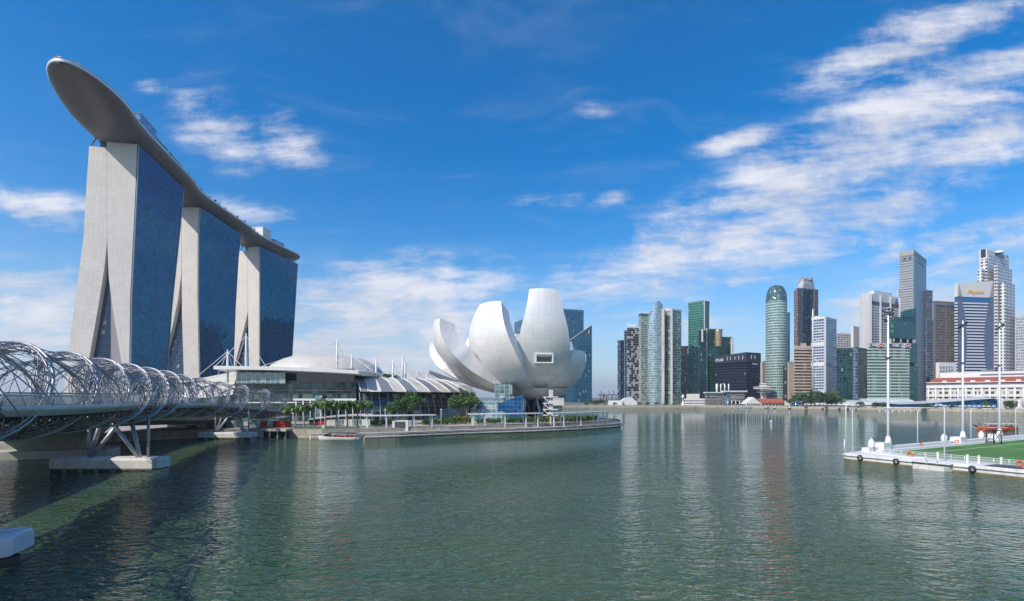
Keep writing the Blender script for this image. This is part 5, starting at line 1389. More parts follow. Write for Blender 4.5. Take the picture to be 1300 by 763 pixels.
# dark sign-topped block
Y = 700
r = thing('office_block', 'broad navy black office block with white letters along its top', 'office block', (*XY(940, Y), 2.4))
pl = rect(907.8, 947, 965.3, Y, .62)
stack('facade', pl, 2.4, Zt(459, Y), 3.9, 1.1, .35, ['g_ink', 'ink_band'], r)
hi_ = Zt(447, Y); 
mb = MB(); o_ = offset(pl, .5); tops = (Zt(447, Y), Zt(446.5, Y), hi_, Zt(450, Y)); mb.grid([lift(o_, Zt(459, Y)), [(p[0], p[1], z) for p, z in zip(o_, tops)]], close=True); mb.face([(p[0], p[1], z) for p, z in zip(o_, tops)]); mb.build('sign_parapet', 'g_ink', r)
ld_ = (Vector(pl[0]) - Vector(pl[3])).normalized(); rd_ = (Vector(pl[1]) - Vector(pl[0])).normalized()
def on_left(f, py): p = Vector(o_[3]).lerp(Vector(o_[0]), f); return (p.x, p.y, Zt(py, Y) )
def on_right(f, py): p = Vector(o_[0]).lerp(Vector(o_[1]), f); return (p.x, p.y, Zt(py, Y))
text_mesh('sign_letters', 'OUE', 5.2, 'sign_white', on_left(.02, 456.6), (ld_.x, ld_.y, 0), (0, 0, 1), r, sx=1.25)
for k_, f in enumerate((.42, .52, .66, .78, .90)):
    mb = MB(); a = Vector(on_left(f, 456)); nn = Vector((ld_.y, -ld_.x, 0)); mb.beam(a + nn * .3, a + nn * .3 + Vector((0, 0, 5.0)), .6, .4); mb.build('light_slot', 'sign_white', r)
for f in (.34, .58):
    mb = MB(); a = Vector(on_right(f, 455)); nn = Vector((rd_.y, -rd_.x, 0)); mb.beam(a + nn * .3, a + nn * .3 + Vector((0, 0, 5.0)), .6, .4); mb.build('light_slot', 'sign_white', r)
mb = MB(); a = Vector(on_right(.40, 461.5)); b = Vector(on_right(.74, 461.5)); nn = Vector((rd_.y, -rd_.x, 0)) * .6; mb.beam(a + nn, b + nn, .3, 1.6); mb.build('small_sign', 'sign_white', r)
tower('office_tower', 'slender tan ribbed tower seen between the black block and the round tower', 'office tower', rect(966, 968, 974, 820, .4), Zt(462, 820), 'tan_stone', 'tan_stone', 3, 5)
# round tower with domed top
Y = 760
r = thing('office_tower', 'round green glass tower with a domed top', 'office tower', (*XY(986, Y), 2.4)); c = XY(985.5, Y + 14); R_ = 13.3 / 650 * Y * .94
mb = MB(); mb.lathe([(R_, 2.4), (R_, Zt(381, Y))], (c.x, c.y, 0), 40); mb.build('curtain_wall', 'g_round', r)
zt = Zt(381, Y); mb = MB(); mb.lathe([(R_ + .3, zt)] + [(R_ * math.cos(a) ** .72, zt + 25 * math.sin(a) ** .9) for a in [PI / 2 * k_ / 10 for k_ in range(11)]][:-1] + [(.1, zt + 25)], (c.x, c.y, 0), 40); mb.build('dome', 'g_dome', r)
for k_ in range(0, 40, 4):
    pass
tower('service_slab', 'thin white gridded slab backing the domed round tower', 'office tower', rect(994, 995, 1003, 790, .2), Zt(397, 790), 'g_slabwin', 'white_stone', 1, 0)
tower('office_block', 'small dark block at the foot of the domed round tower', 'office block', frontal(994, 1000.5, 745, 20), Zt(465, 745), 'g_black', 'g_black', .6, 0)
tower('office_block', 'narrow beige block with blank walls beside the striped one', 'office block', rect(1000, 1001, 1009, 742, .2), Zt(461, 742), 'beige_stone', 'beige_stone', 1, 3)
# tall eight-sided brown and blue tower
Y = 860
r = thing('office_tower', 'tall brown and blue tower with chamfered crown', 'office tower', (*XY(1022, Y), 2.4)); pl = rect(1008, 1016, 1038, Y, .5)
def chamfer(poly, d_):
    out = []
    for i in range(len(poly)):
        a, b, c2 = Vector(poly[i - 1]), Vector(poly[i]), Vector(poly[(i + 1) % len(poly)]); out += [tuple(b + (a - b).normalized() * d_), tuple(b + (c2 - b).normalized() * d_)]
    return out
oc = chamfer(pl, 7); plain('curtain_wall', oc, 2.4, Zt(365, Y), 'g_octblue', r)
mb = MB(); mb.prism(offset(rect(1008, 1013, 1017.5, Y - 2, .5), 0), 2.4, Zt(368, Y)); mb.build('stone_bay', 'g_octbrown', r)
mb = MB(); a = rect(1033.5, 1034, 1038.8, Y + 6, .5); mb.prism(a, 2.4, Zt(366, Y)); mb.build('stone_bay', 'g_octbrown', r)
c = cen(oc); o2 = [tuple(c + (Vector(p) - c) * .78) for p in oc]
mb = MB(); mb.grid([lift(oc, Zt(365, Y)), lift(offset(o2, 1), Zt(358, Y)), lift(o2, Zt(356, Y)), lift(o2, Zt(352.5, Y))], close=True); mb.face(lift(o2, Zt(352.5, Y))); mb.build('crown', 'g_grey', r)
for k_ in range(3):
    p = c + Vector((-8 + k_ * 8, -3)); mb = MB(); mb.box((p.x, p.y, Zt(351.4, Y)), (4, 4, 4)); mb.build('roof_plant', 'granite_plain', r)
# beige striped, white and blue
Y = 705
r = tower('office_block', 'beige office block with dark horizontal window stripes', 'office block', rect(1008, 1009.5, 1032, Y, .15), Zt(440, Y), 'win_dark', 'beige_stone', 1.2, 5, band=(4.2, 2.2, .4, 'beige_stone', 2.0), k_=.3)
Y = 690
pl = rect(1030.5, 1047, 1062, Y, .68)
r = tower('office_tower', 'white and blue banded tower with a thin spire on its corner', 'office tower', pl, Zt(404, Y), 'g_whiteblue', 'white_stone', 2.4, 4, k_=.6)
for za_, zb_ in ((434, 438.5), (460, 464.5), (496, 500)):
    plain('mechanical_band', offset(pl, .5), Zt(zb_, Y), Zt(za_, Y), 'white_stone', r)
mb = MB(); p = Vector(pl[3]); mb.tube([(p.x + 1, p.y - 1, 2.4), (p.x + 1, p.y - 1, Zt(400, Y)), (p.x + 1, p.y - 1, Zt(390, Y))], [1.4, 1.2, .5], 8); mb.build('spire', 'white_stone', r)
mb = MB(); p = Vector(pl[0]); mb.beam((p.x, p.y - .4, 2.4), (p.x, p.y - .4, Zt(402, Y)), 2.2, 2.0); mb.build('corner_pier', 'white_stone', r)
pr = rect(1031, 1040, 1048, Y + 6, .6); plain('curved_crown', chamfer(pr, 3), Zt(404, Y), Zt(400, Y), 'white_stone', r)
r = tower('office_block', 'stepped white office block in the gap behind the dark teal glass', 'office block', rect(1061, 1062.5, 1082, 860, .25), Zt(424, 860), 'g_whitegrid', 'white_stone', 1.5, 3)
plain('tall_wing', rect(1080, 1083.5, 1091, 850, .5), 2.4, Zt(414, 850), 'white_stone', r)
Y = 640
r = tower('office_block', 'dark teal mirrored glass block behind the waterfront trees', 'office block', rect(1062, 1087, 1104, Y, .62), Zt(442, Y), 'g_teal_dark', 'g_teal_dark', 1.2, 0)
mb = MB(); pl = rect(1062, 1087, 1104, Y, .62); p = Vector(pl[0]); mb.prism(chamfer([tuple(p + Vector((-3, -1))), tuple(p + Vector((3, -1.2))), tuple(p + Vector((3, 3))), tuple(p + Vector((-3, 3)))], 1.2), 2.4, Zt(441.5, Y)); mb.build('corner_bay', 'g_slate', r)
plain('podium', rect(1064, 1090, 1107, Y - 12, .62), 2.4, 9, 'pale_green', r)
# white tower with vertical bays and blue emblem
Y = 780
r = thing('office_tower', 'white tower of deep vertical bays carrying a blue emblem near its roof', 'office tower', (*XY(1118, Y), 2.4)); pl = rect(1093.5, 1104, 1142, Y, .45)
stack('facade', pl, 2.4, Zt(374, Y), 4.0, 2.0, .5, ['g_finside', 'white_stone'], r, 10)
for f in (0.02, .33, .66, .98):
    p = Vector(pl[0]).lerp(Vector(pl[1]), f); mb = MB(); mb.beam((p.x, p.y - .9, 2.4), (p.x, p.y - .9, Zt(373, Y)), 2.6, 2.0); mb.build('pier', 'white_stone', r)
for f in (.1, .5, .95):
    p = Vector(pl[3]).lerp(Vector(pl[0]), f); mb = MB(); mb.beam((p.x - .8, p.y - .3, 2.4), (p.x - .8, p.y - .3, Zt(373, Y)), 3.2, 2.6); mb.build('pier', 'white_stone', r)
mb = MB(); a, b = Vector(pl[0]).lerp(Vector(pl[1]), .05), Vector(pl[0]).lerp(Vector(pl[1]), .95); mb.beam((a.x, a.y - .7, Zt(384, Y)), (b.x, b.y - .7, Zt(384, Y)), .5, 4.5); mb.build('dark_band', 'dark_glass', r)
plant_room(pl, Zt(374, Y), 8, 'white_stone', r, .6); parapet(pl, Zt(374, Y), 2, 'white_stone', r)
nn = Vector((math.sin(.45), -math.cos(.45), 0)); rt_ = Vector((math.cos(.45), math.sin(.45), 0))
p = Vector(pl[0]).lerp(Vector(pl[1]), .86); ctr = Vector((p.x, p.y, Zt(377.8, Y))) + nn * 1.3
def sign_poly(pts, o, m_, par, name='emblem', dp=.5):
    mb = MB(); f = [o + rt_ * x * 1.0 + Vector((0, 0, z)) + nn * dp for x, z in pts]; b = [q_ - nn * dp for q_ in f]
    mb.face(f); mb.grid([b, f], close=True); return mb.build(name, m_, par)
sign_poly([(-4.2, -4), (4.2, -4), (4.2, -1.6), (1.8, -1.0), (1.8, .6), (2.4, 1.6), (1.6, 3.4), (0, 4.2), (-1.6, 3.4), (-2.4, 1.6), (-1.8, .6), (-1.8, -1.0), (-4.2, -1.6)], ctr, 'blue_paint', r)
plain('rear_wing', rect(1139, 1141, 1155, Y + 48, .35), 2.4, Zt(367, Y + 48), 'g_punched', r)
# pale green banded block with two red and white emblems
Y = 620
pl = rect(1102, 1103.5, 1154, Y, .12); r = thing('office_block', 'pale green banded office block with two red and white hexagon emblems', 'office block', (*cen(pl), 2.4))
stack('facade', pl, 11, Zt(441, Y), 3.7, 1.8, .45, ['win_green', 'pale_green'], r, 0)
plain('top_storey', offset(pl, .5), Zt(441, Y), Zt(436, Y), 'pale_green', r); parapet(offset(pl, .5), Zt(436, Y), .8, 'pale_green', r)
for f0_, f1_ in ((.03, .33), (.45, .78)):
    a, b = Vector(offset(pl, .5)[0]), Vector(offset(pl, .5)[1]); n2 = Vector((math.sin(.12), -math.cos(.12))); p0, p1 = a.lerp(b, f0_) + n2 * .25, a.lerp(b, f1_) + n2 * .25
    mb = MB(); mb.beam((p0.x, p0.y, Zt(438.4, Y)), (p1.x, p1.y, Zt(438.4, Y)), .5, 4.2); mb.build('sign_band', 'steel_dark', r)
nn = Vector((math.sin(.12), -math.cos(.12), 0)); rt_ = Vector((math.cos(.12), math.sin(.12), 0))
for f in (.27, .93):
    p = Vector(offset(pl, .5)[0]).lerp(Vector(offset(pl, .5)[1]), f); o_c = Vector((p.x, p.y, Zt(438.6, Y))) + nn * .6
    sign_poly([(-4.3, -2.2), (4.3, -2.2), (4.3, 2.2), (-4.3, 2.2)], o_c, 'sign_white', r, 'emblem_plate', .3)
    o_c = o_c + nn * .32
    for tri in ([(-4.3, 0), (-2.15, -2.2), (-2.15, 2.2)], [(4.3, 0), (2.15, 2.2), (2.15, -2.2)], [(-2.15, 2.2), (0, 0), (2.15, 2.2)], [(-2.15, -2.2), (2.15, -2.2), (0, 0)]): sign_poly(tri, o_c, 'red', r, 'emblem', .25)
text_mesh('sign_letters', 'HSBC', 4.2, 'sign_white', Vector((*Vector(offset(pl, .5)[0]).lerp(Vector(offset(pl, .5)[1]), .05), Zt(439.8, Y))) + nn * .6, rt_, (0, 0, 1), r)
text_mesh('sign_letters', 'HSBC', 4.2, 'sign_white', Vector((*Vector(offset(pl, .5)[0]).lerp(Vector(offset(pl, .5)[1]), .56), Zt(439.8, Y))) + nn * .6, rt_, (0, 0, 1), r)
mb = MB(); rows = []
for i in range(13):
    f = i / 12; p = XY(1092 + 64 * f, Y - 4); rows.append([Vector((p.x, p.y - 9, 3.5)), Vector((p.x, p.y - 5, 8.5)), Vector((p.x, p.y + 2, 10.6)), Vector((p.x, p.y + 6, 11.0))])
mb.sm = True; mb.grid(rows, flip=True); mb.build('glass_skirt', 'g_sail', r)
plain('base_wall', offset(pl, -1), 2.4, 11, 'win_green', r)
# teal stepped tower
Y = 700
r = thing('office_tower', 'teal glass tower with slanted top and open waists between blocks', 'office tower', (*XY(1145, Y), 2.4)); pl = rect(1128, 1134, 1163, Y, .35)
plain('upper_block', pl, Zt(429, Y), Zt(402, Y), 'g_teal', r)
p2 = rect(1143, 1146, 1163, Y + 3, .35); hi_ = [(p[0], p[1], z) for p, z in zip(p2, (Zt(394.5, Y), Zt(389, Y), Zt(389, Y), Zt(395, Y)))]
mb = MB(); per = [0]
for i in range(4): per.append(per[-1] + (Vector(p2[(i + 1) % 4]) - Vector(p2[i])).length)
mb.grid([lift(p2, Zt(402, Y)), hi_], [[(u, Zt(402, Y)) for u in per], [(u, q_[2]) for u, q_ in zip(per, hi_ + [hi_[0]])]], close=True); mb.face(hi_); mb.build('slanted_top', 'g_teal', r)
plain('waist', offset(pl, -3), Zt(434, Y), Zt(429, Y), 'black', r)
for f in (.05, .35, .65, .95):
    p = Vector(pl[0]).lerp(Vector(pl[1]), f); mb = MB(); mb.tube([(p.x, p.y + 1.2, Zt(434.5, Y)), (p.x, p.y + 1.2, Zt(428.8, Y))], .9, 8); mb.build('waist_column', 'white_stone', r)
plain('middle_block', offset(rect(1134, 1138, 1164.5, Y + 4, .35), 0), Zt(459.5, Y), Zt(434, Y), 'g_teal', r)
plain('waist', offset(rect(1134, 1138, 1164.5, Y + 4, .35), -3), Zt(464, Y), Zt(459.5, Y), 'black', r)
plain('lower_block', rect(1134, 1138, 1165, Y + 4, .35), 2.4, Zt(464, Y), 'g_teal', r)
# tall grey granite slab
Y = 800
r = thing('office_tower', 'tallest slim grey granite slab with small dark openings at its top', 'office tower', (*XY(1160, Y), 2.4)); pl = rect(1142, 1160, 1176, Y, .72)
mb = MB(); per = [0]
for i in range(4): per.append(per[-1] + (Vector(pl[(i + 1) % 4]) - Vector(pl[i])).length)
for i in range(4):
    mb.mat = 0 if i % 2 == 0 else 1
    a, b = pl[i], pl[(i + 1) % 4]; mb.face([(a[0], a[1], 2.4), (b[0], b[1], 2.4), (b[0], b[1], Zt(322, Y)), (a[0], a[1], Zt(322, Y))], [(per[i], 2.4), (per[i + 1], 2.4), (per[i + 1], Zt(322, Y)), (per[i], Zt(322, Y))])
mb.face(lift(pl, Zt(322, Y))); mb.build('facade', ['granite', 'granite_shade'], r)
plain('top_storey', offset(pl, .2), Zt(322, Y), Zt(317, Y), 'granite_plain', r)
for f0_, f1_, side in ((.25, .8, 0), (.2, .5, 1), (.6, .85, 1)):
    a, b = (Vector(pl[0]), Vector(pl[1])) if side == 0 else (Vector(pl[3]), Vector(pl[0])); n2 = (b - a).normalized(); n2 = Vector((n2.y, -n2.x)); p0, p1 = a.lerp(b, f0_) + n2 * .3, a.lerp(b, f1_) + n2 * .3
    mb = MB(); mb.beam((p0.x, p0.y, Zt(326.5 if side == 0 else 327, Y)), (p1.x, p1.y, Zt(326.5 if side == 0 else 327, Y)), .5, 6); mb.build('louvre', 'g_darkwin', r)
tower('office_tower', 'dark tower with rows of pale windows half hidden by the granite slab', 'office tower', rect(1174, 1176, 1184, 850, .3), Zt(369, 850), 'g_darkwin', 'g_darkwin', 1, 0)
tower('office_block', 'bluish block in the gap before the brown gridded tower', 'office block', rect(1176, 1177, 1189, 780, .2), Zt(406, 780), 'g_slate', 'g_slate', 1, 0)
Y = 735
pl = rect(1184.5, 1186.5, 1213, Y, .25); r = tower('office_tower', 'brown gridded office tower with a blue strip under its roof', 'office tower', pl, Zt(384, Y), 'g_brown', 'brown_stone', 2.4, 0)
mb = MB(); a, b = Vector(pl[0]), Vector(pl[1]); mb.beam((a.lerp(b, .05).x, a.lerp(b, .05).y - .4, Zt(386, Y)), (a.lerp(b, .95).x, a.lerp(b, .95).y - .4, Zt(386, Y)), .5, 3); mb.build('blue_strip', 'g_slate', r)
mb = MB(); a, b = Vector(pl[0]), Vector(pl[1])
for f in (.0, .5, 1.0):
    q_ = a.lerp(b, f); m2 = MB(); m2.beam((q_.x, q_.y - .5, 2.4), (q_.x, q_.y - .5, Zt(383.5, Y)), 1.8, 1.2); m2.build('pier', 'brown_stone', r)
# striped tower with slanted white top and yellow lettering
Y = 640
pl = rect(1212.5, 1215.5, 1260, Y, -.05 + .2); r = thing('office_tower', 'blue and white striped tower with white slanted top and yellow lettering', 'office tower', (*cen(pl), 2.4))
stack('facade', pl, 2.4, Zt(383, Y), 3.75, 1.75, .4, ['g_bandblue', 'band_white'], r)
plain('blue_storey', offset(pl, .3), Zt(383, Y), Zt(376.5, Y), 'g_blueband', r)
tops = [Zt(359.5, Y), Zt(355, Y), Zt(355, Y), Zt(359.5, Y)]
mb = MB(); o_ = offset(pl, .4); mb.grid([lift(o_, Zt(376.5, Y)), [(p[0], p[1], z) for p, z in zip(o_, tops)]], close=True); mb.face([(p[0], p[1], z) for p, z in zip(o_, tops)]); mb.build('slanted_top', 'white_stone', r)
a, b = Vector(pl[0]), Vector(pl[1]); rt_ = Vector((b - a).normalized().to_3d()); nn = Vector((rt_.y, -rt_.x, 0)); Wd = (b - a).length
def on_f(f, py, o=.6): p = a.lerp(b, f); return Vector((p.x, p.y, Zt(py, Y))) + nn * o
# dark side panels that narrow the striped front like an hourglass
for sgn in (0, 1):
    mb = MB(); rows = []
    for i in range(21):
        t_ = i / 20; py = 378 + (500 - 378) * t_; wv_ = .10 + .17 * math.sin(PI * min(1, t_ * 1.05)) * (1 - .25 * t_)
        e0, e1 = (0.0, wv_) if sgn == 0 else (1 - wv_, 1.0)
        rows.append([on_f(e0, py, .75), on_f(e1, py, .75)])
    mb.grid(rows, flip=True); mb.build('dark_panel', F('g_panel%d' % sgn, (.016, .035, .085), (.10, .13, .20), 40, 3.75, .01, .38, metal=.5, var=.2, blinds=0), r)
for sgn in (0, 1):
    mb = MB(); tri = [on_f(.0, 376.4, .85), on_f(.115, 376.4, .85), on_f(.02, 360, .85)] if sgn == 0 else [on_f(.90, 376.4, .85), on_f(1.0, 376.4, .85), on_f(.985, 356, .85)]; mb.face(tri); mb.build('side_panel', 'granite_plain', r)
lt = text_mesh('sign_letters', 'Maybank', 7.2, 'yellow', on_f(.27, 372.2, .45), rt_, (0, 0, 1), r, sx=.98)
# tall white stepped tower with punched windows
Y = 730
r = thing('office_tower', 'tall stepped white tower of small punched windows, tallest at the west end', 'office tower', (*XY(1265, Y), 2.4))
for nm, pp, y0 in (('main_shaft', rect(1243.5, 1253, 1281, Y, .5), 328), ('upper_shaft', chamfer(rect(1243.5, 1254, 1281, Y + 1, .5), 4), 322), ('west_step', rect(1262, 1266, 1285, Y - 6, .5), 338), ('lower_step', rect(1270, 1276, 1288.5, Y - 8, .5), 360), ('east_step', rect(1241.5, 1247, 1262, Y - 3, .5), 342)):
    plain(nm, pp, 2.4, Zt(y0, Y), 'g_punched', r)
pl = rect(1243.5, 1253, 1281, Y + 1.5, .5)
plain('top_block', offset(pl, .1), Zt(328, Y), Zt(316, Y), 'white_stone', r)
mb = MB(); a, b = Vector(pl[0]), Vector(pl[1]); p0, p1 = a.lerp(b, .35), a.lerp(b, .75); n2 = Vector(((b - a).y, -(b - a).x)).normalized() * .5
mb.beam((p0.x + n2.x, p0.y + n2.y, Zt(319, Y)), (p1.x + n2.x, p1.y + n2.y, Zt(319, Y)), .6, 5); mb.build('dark_opening', 'dark_glass', r)
a2, b2 = Vector(pl[3]), Vector(pl[0]); p0, p1 = a2.lerp(b2, .2), a2.lerp(b2, .85); mb = MB(); mb.beam((p0.x - .5, p0.y - .3, Zt(320.5, Y)), (p1.x - .5, p1.y - .3, Zt(320.5, Y)), .6, 11); mb.build('dark_opening', 'dark_glass', r)
c = cen(pl); mb = MB(); mb.lathe([(7, 0), (7, 2.5), (6, 3.6), (.1, 4)], (c.x + 2, c.y - 3, Zt(317, Y)), 20); mb.build('roof_drum', 'white_stone', r)
rt_ = ((b - a).normalized()).to_3d(); nn = Vector((rt_.y, -rt_.x, 0)); p = a.lerp(b, .9)
mb = MB(); o_c = Vector((p.x, p.y, Zt(316.8, Y))) + nn * .3
for k_ in range(3): mb.beam(o_c + rt_ * (-1 + k_ * 1.0) + Vector((0, 0, -1.2)), o_c + rt_ * (-1 + k_ * 1.0) + Vector((0, 0, 1.2)), .6, .3)
mb.beam(o_c + rt_ * -1.6, o_c + rt_ * 1.6, .3, .5); mb.build('emblem', 'red', r)
for xl_, xr_, y0, lab in ((1289, 1312, 402, 'grey gridded block past the tall stepped white tower'), (1308, 1345, 386, 'wide grey block at the far west end of the skyline')):
    tower('office_block', lab, 'office block', frontal(xl_, xr_, 720, 30), Zt(y0, 720), 'g_grey', 'g_grey', 1.5, 3)

# ------------------------------------------------------------------ low buildings along the quay
Y = 520
ft = thing('heritage_hotel', 'long cream and white colonnaded hotel with a band of red tiled roof', 'hotel', (*XY(1240, Y), 2.4)); a, b = XY(1176, Y), XY(1330, Y - 60)
def quad(a, b, dep):
    n2 = (b - a).normalized(); n2 = Vector((-n2.y, n2.x)); return [tuple(a), tuple(b), tuple(b + n2 * dep), tuple(a + n2 * dep)]
plain('lower_storeys', quad(a, b, 34), 2.4, Zt(491, Y), 'g_cream', ft)
mb = MB(); d2 = (b - a).normalized(); n2 = Vector((d2.y, -d2.x))
for py, wd_, hh in ((503, 1.6, .9), (492, 2.0, 1.6), (486, 1.2, .6)):
    p0, p1 = a + n2 * .5, b + n2 * .5; m2 = MB(); m2.beam((p0.x, p0.y, Zt(py, Y)), (p1.x, p1.y, Zt(py, Y)), wd_, hh); m2.build('cornice', 'stone_white', ft)
for k_ in range(15):
    p = a + d2 * ((b - a).length * (k_ + .3) / 15) + n2 * .5; m2 = MB(); m2.tube([(p.x, p.y, 2.6), (p.x, p.y, Zt(492.8, Y))], .8, 8); m2.build('column', 'stone_white', ft)
plain('attic', quad(a - n2 * 1.5, b - n2 * 1.5, 32), Zt(491, Y), Zt(487.5, Y), 'stone_white', ft)
q0 = quad(a - n2 * .5, b - n2 * .5, 34); q1 = quad(a + d2 * 6 - n2 * 7, b - n2 * 7, 26)
mb = MB(); mb.grid([lift(q0, Zt(487.4, Y)), lift(q1, Zt(480, Y))], close=True); mb.face(lift(q1, Zt(480, Y))); rf = mb.build('tiled_roof', 'red_tile', ft)
for k_ in range(11):
    p = a + d2 * (14 + k_ * 10.5) - n2 * 2.5; m2 = MB(); m2.box((p.x, p.y, Zt(484.6, Y)), (3.4, 2.2, 1.5), math.atan2(d2.y, d2.x)); m2.build('dormer', 'stone_white', rf)
plain('upper_storeys', quad(a + d2 * 10 - n2 * 9, b - n2 * 9, 22), Zt(482, Y), Zt(473.5, Y), 'stone_white', ft)
mb = MB(); p0, p1 = a + d2 * 40 - n2 * 8.8, b - n2 * 8.8; mb.beam((p0.x, p0.y, Zt(477, Y)), (p1.x, p1.y, Zt(477, Y)), .4, 1.2); mb.build('window_band', 'g_darkwin', ft)
plain('white_block', rect(1188, 1192, 1214, Y + 22, .2), Zt(482, Y), Zt(460, Y + 22), 'stone_white', ft)
for k_ in range(10):
    p = XY(1194 + (k_ % 5) * 4, Y + 21.6); m2 = MB(); m2.box((p.x + .4, p.y + .9 * (k_ % 5) * .55, Zt(466 + 5 * (k_ // 5), Y + 22)), (1.1, .5, 1.3), .2); m2.build('window', 'dark_glass', ft)
plain('roof_pavilion', rect(1246, 1248, 1262, Y + 10, .1), Zt(474, Y), Zt(468.5, Y), 'granite_plain', ft)
# glass pavilion with a wavy roof
Y = 478
gp = thing('wavy_pavilion', 'low glass waterfront pavilion under a wavy pale roof', 'pavilion', (*XY(1180, Y), 2.6)); rows = []
for i in range(33):
    f = i / 32; p = XY(1076 + 188 * f, lerp([(0, 545), (.3, 505), (1, 452)], f)); z = 2.6 + lerp([(0, 6.0), (.16, 5.5), (.34, 3.6), (.52, 4.6), (.8, 7.8), (.97, 9.4), (1, 8.8)], f)
    rows.append([Vector((p.x - 1, p.y - 3, z - .35)), Vector((p.x, p.y - 2.6, z)), Vector((p.x + 9, p.y + 22, z + 1.4)), Vector((p.x + 9, p.y + 22, z + .6))])
mb = MB(); mb.grid(rows, close=True, flip=True); mb.build('wavy_roof', 'g_grey' if False else 'hull_rim', gp)
mb = MB(); sel = rows[6:]; per = [0]
for q_, q2 in zip(sel, sel[1:]): per.append(per[-1] + (q2[1] - q_[1]).length)
mb.grid([[Vector((q_[1].x + 2, q_[1].y + 3, 2.6)) for q_ in sel], [Vector((q_[1].x + 2, q_[1].y + 3, q_[1].z + .1)) for q_ in sel]], [[(u, 2.6) for u in per], [(u, 8) for u in per]]); mb.build('glass_wall', 'blue_glass', gp)
mb = MB(); mb.prism([(q_[1].x - 2, q_[1].y - 8) for q_ in rows[3:]] + [(q_[1].x + 2, q_[1].y + 2) for q_ in reversed(rows[3:])], 2.5, 3.2); mb.build('terrace', 'pale_concrete', gp)
# pier house with arched gable and red roof
Y = 628
pr_ = thing('pier_house', 'white pier house with arched gable and long red tiled roof', 'pier house', (*XY(970, Y), 2.4)); a, b = XY(966, Y + 3), XY(996, Y + 3)
plain('hall', [tuple(a), tuple(b), (b.x, b.y + 16), (a.x, a.y + 16)], 2.4, Zt(511.5, Y), 'g_cream', pr_)
mb = MB(); e0, e1 = Zt(511.5, Y), Zt(506, Y); mb.grid([[(a.x - 1, a.y - 1.5, e0), (a.x - 1, a.y + 8, e1), (a.x - 1, a.y + 17.5, e0)], [(b.x + 1, b.y - 1.5, e0), (b.x + 1, b.y + 8, e1), (b.x + 1, b.y + 17.5, e0)]], [[(0, 0), (0, 10), (0, 20)], [(32, 0), (32, 10), (32, 20)]]); mb.build('tiled_roof', 'red_tile', pr_)
mb = MB(); ar = [Vector((*XY(946 + 21 * f, Y - 1), 2.4 + lerp([(0, 2.2), (.2, 5.2), (.5, 10.4), (.8, 5.6), (1, 2.4)], f))) for f in [k_ / 16 for k_ in range(17)]]
base = [Vector((p.x, p.y, 2.4)) for p in ar]; mb.grid([base, ar]); mb.grid([ar, [p + Vector((0, 14, 0)) for p in ar]]); mb.build('gable', 'stone_white', pr_)
for k_ in range(7):
    p = XY(949 + k_ * 2.6, Y - 1.3); m2 = MB(); m2.lathe([(.85, 0), (.85, .3)], (0, 0, 0), 10); m2 = MB(); h_ = 1.6; m2.face([(p.x - .8, p.y, 2.9), (p.x + .8, p.y, 2.9), (p.x + .8, p.y, 4.3), (p.x + .5, p.y, 4.9), (p.x, p.y, 5.1), (p.x - .5, p.y, 4.9), (p.x - .8, p.y, 4.3)]); m2.build('arch_opening', 'dark_glass', pr_)
mb = MB(); p = XY(999, Y); mb.grid([[Vector((p.x - 3, p.y, 8.5)), Vector((p.x - 3, p.y + 10, 8.5))], [Vector((p.x + 1, p.y, 6)), Vector((p.x + 1, p.y + 10, 6))], [Vector((p.x + 6, p.y, 2.5)), Vector((p.x + 6, p.y + 10, 2.5))]], flip=True); mb.grid([[Vector((p.x - 3, p.y, 2.5)), Vector((p.x - 3, p.y, 8.5))], [Vector((p.x + 1, p.y, 2.5)), Vector((p.x + 1, p.y, 6))], [Vector((p.x + 6, p.y, 2.5)), Vector((p.x + 6, p.y, 2.6))]]); mb.build('end_wing', 'stone_white', pr_)
# white lookout tower with round discs
lk = thing('lookout_tower', 'white lookout tower of stacked round decks on slim shafts', 'lookout tower', (*XY(970, 650), 2.4)); c = XY(970, 650)
for dx in (-2.4, 0, 2.4): mb = MB(); mb.tube([(c.x + dx, c.y, 2.4), (c.x + dx, c.y, Zt(498, 650))], .7, 8); mb.build('shaft', 'stone_white', lk)
for y0, R_, h_ in ((498.5, 8, 2.4), (494, 12.5, 3.0), (490.5, 5.5, 3.5)):
    mb = MB(); z = Zt(y0, 650); mb.lathe([(R_ * .6, -.3), (R_, .2), (R_, h_ * .35), (R_ * .96, h_ * .36), (R_ * .96, h_ * .7), (R_, h_ * .72), (R_, h_), (.1, h_ + .3)], (c.x, c.y, z), 24, smooth=False); mb.build('round_deck', 'stone_white', lk)
    mb = MB(); mb.lathe([(R_ * .985, h_ * .4), (R_ * .985, h_ * .68)], (c.x, c.y, z), 24); mb.build('window_ring', 'dark_glass', lk)
# brick and glass quay pavilion with four chimneys of white cloth
qp = thing('quay_pavilion', 'brown and grey four storey quay pavilion with tall white posts on its roof', 'pavilion', (*XY(915, 640), 2.4))
pl = rect(895, 896, 920, 645, .15); stack('facade', pl, 2.4, Zt(499, 645), 3.6, .9, .4, ['g_brick', 'granite_plain'], qp, .8)
plain('glass_corner', rect(917, 919, 926, 644, .3), 2.4, Zt(502, 644), 'g_slate', qp)
pl = rect(922, 923, 945, 648, .1); stack('facade', pl, Zt(509, 645), Zt(497.5, 645), 3.6, .9, .4, ['g_brick', 'granite_plain'], qp, .8)
mb = MB(); mb.prism(offset(rect(918, 919, 946, 647, .1), 2), Zt(497.5, 645), Zt(496, 645), bottom=True); mb.build('roof_terrace', 'stone_white', qp)
mb = MB(); mb.prism(offset(rect(895, 896, 920, 645, .15), 1.5), Zt(499, 645), Zt(497.6, 645), bottom=True); mb.build('roof_slab', 'stone_white', qp)
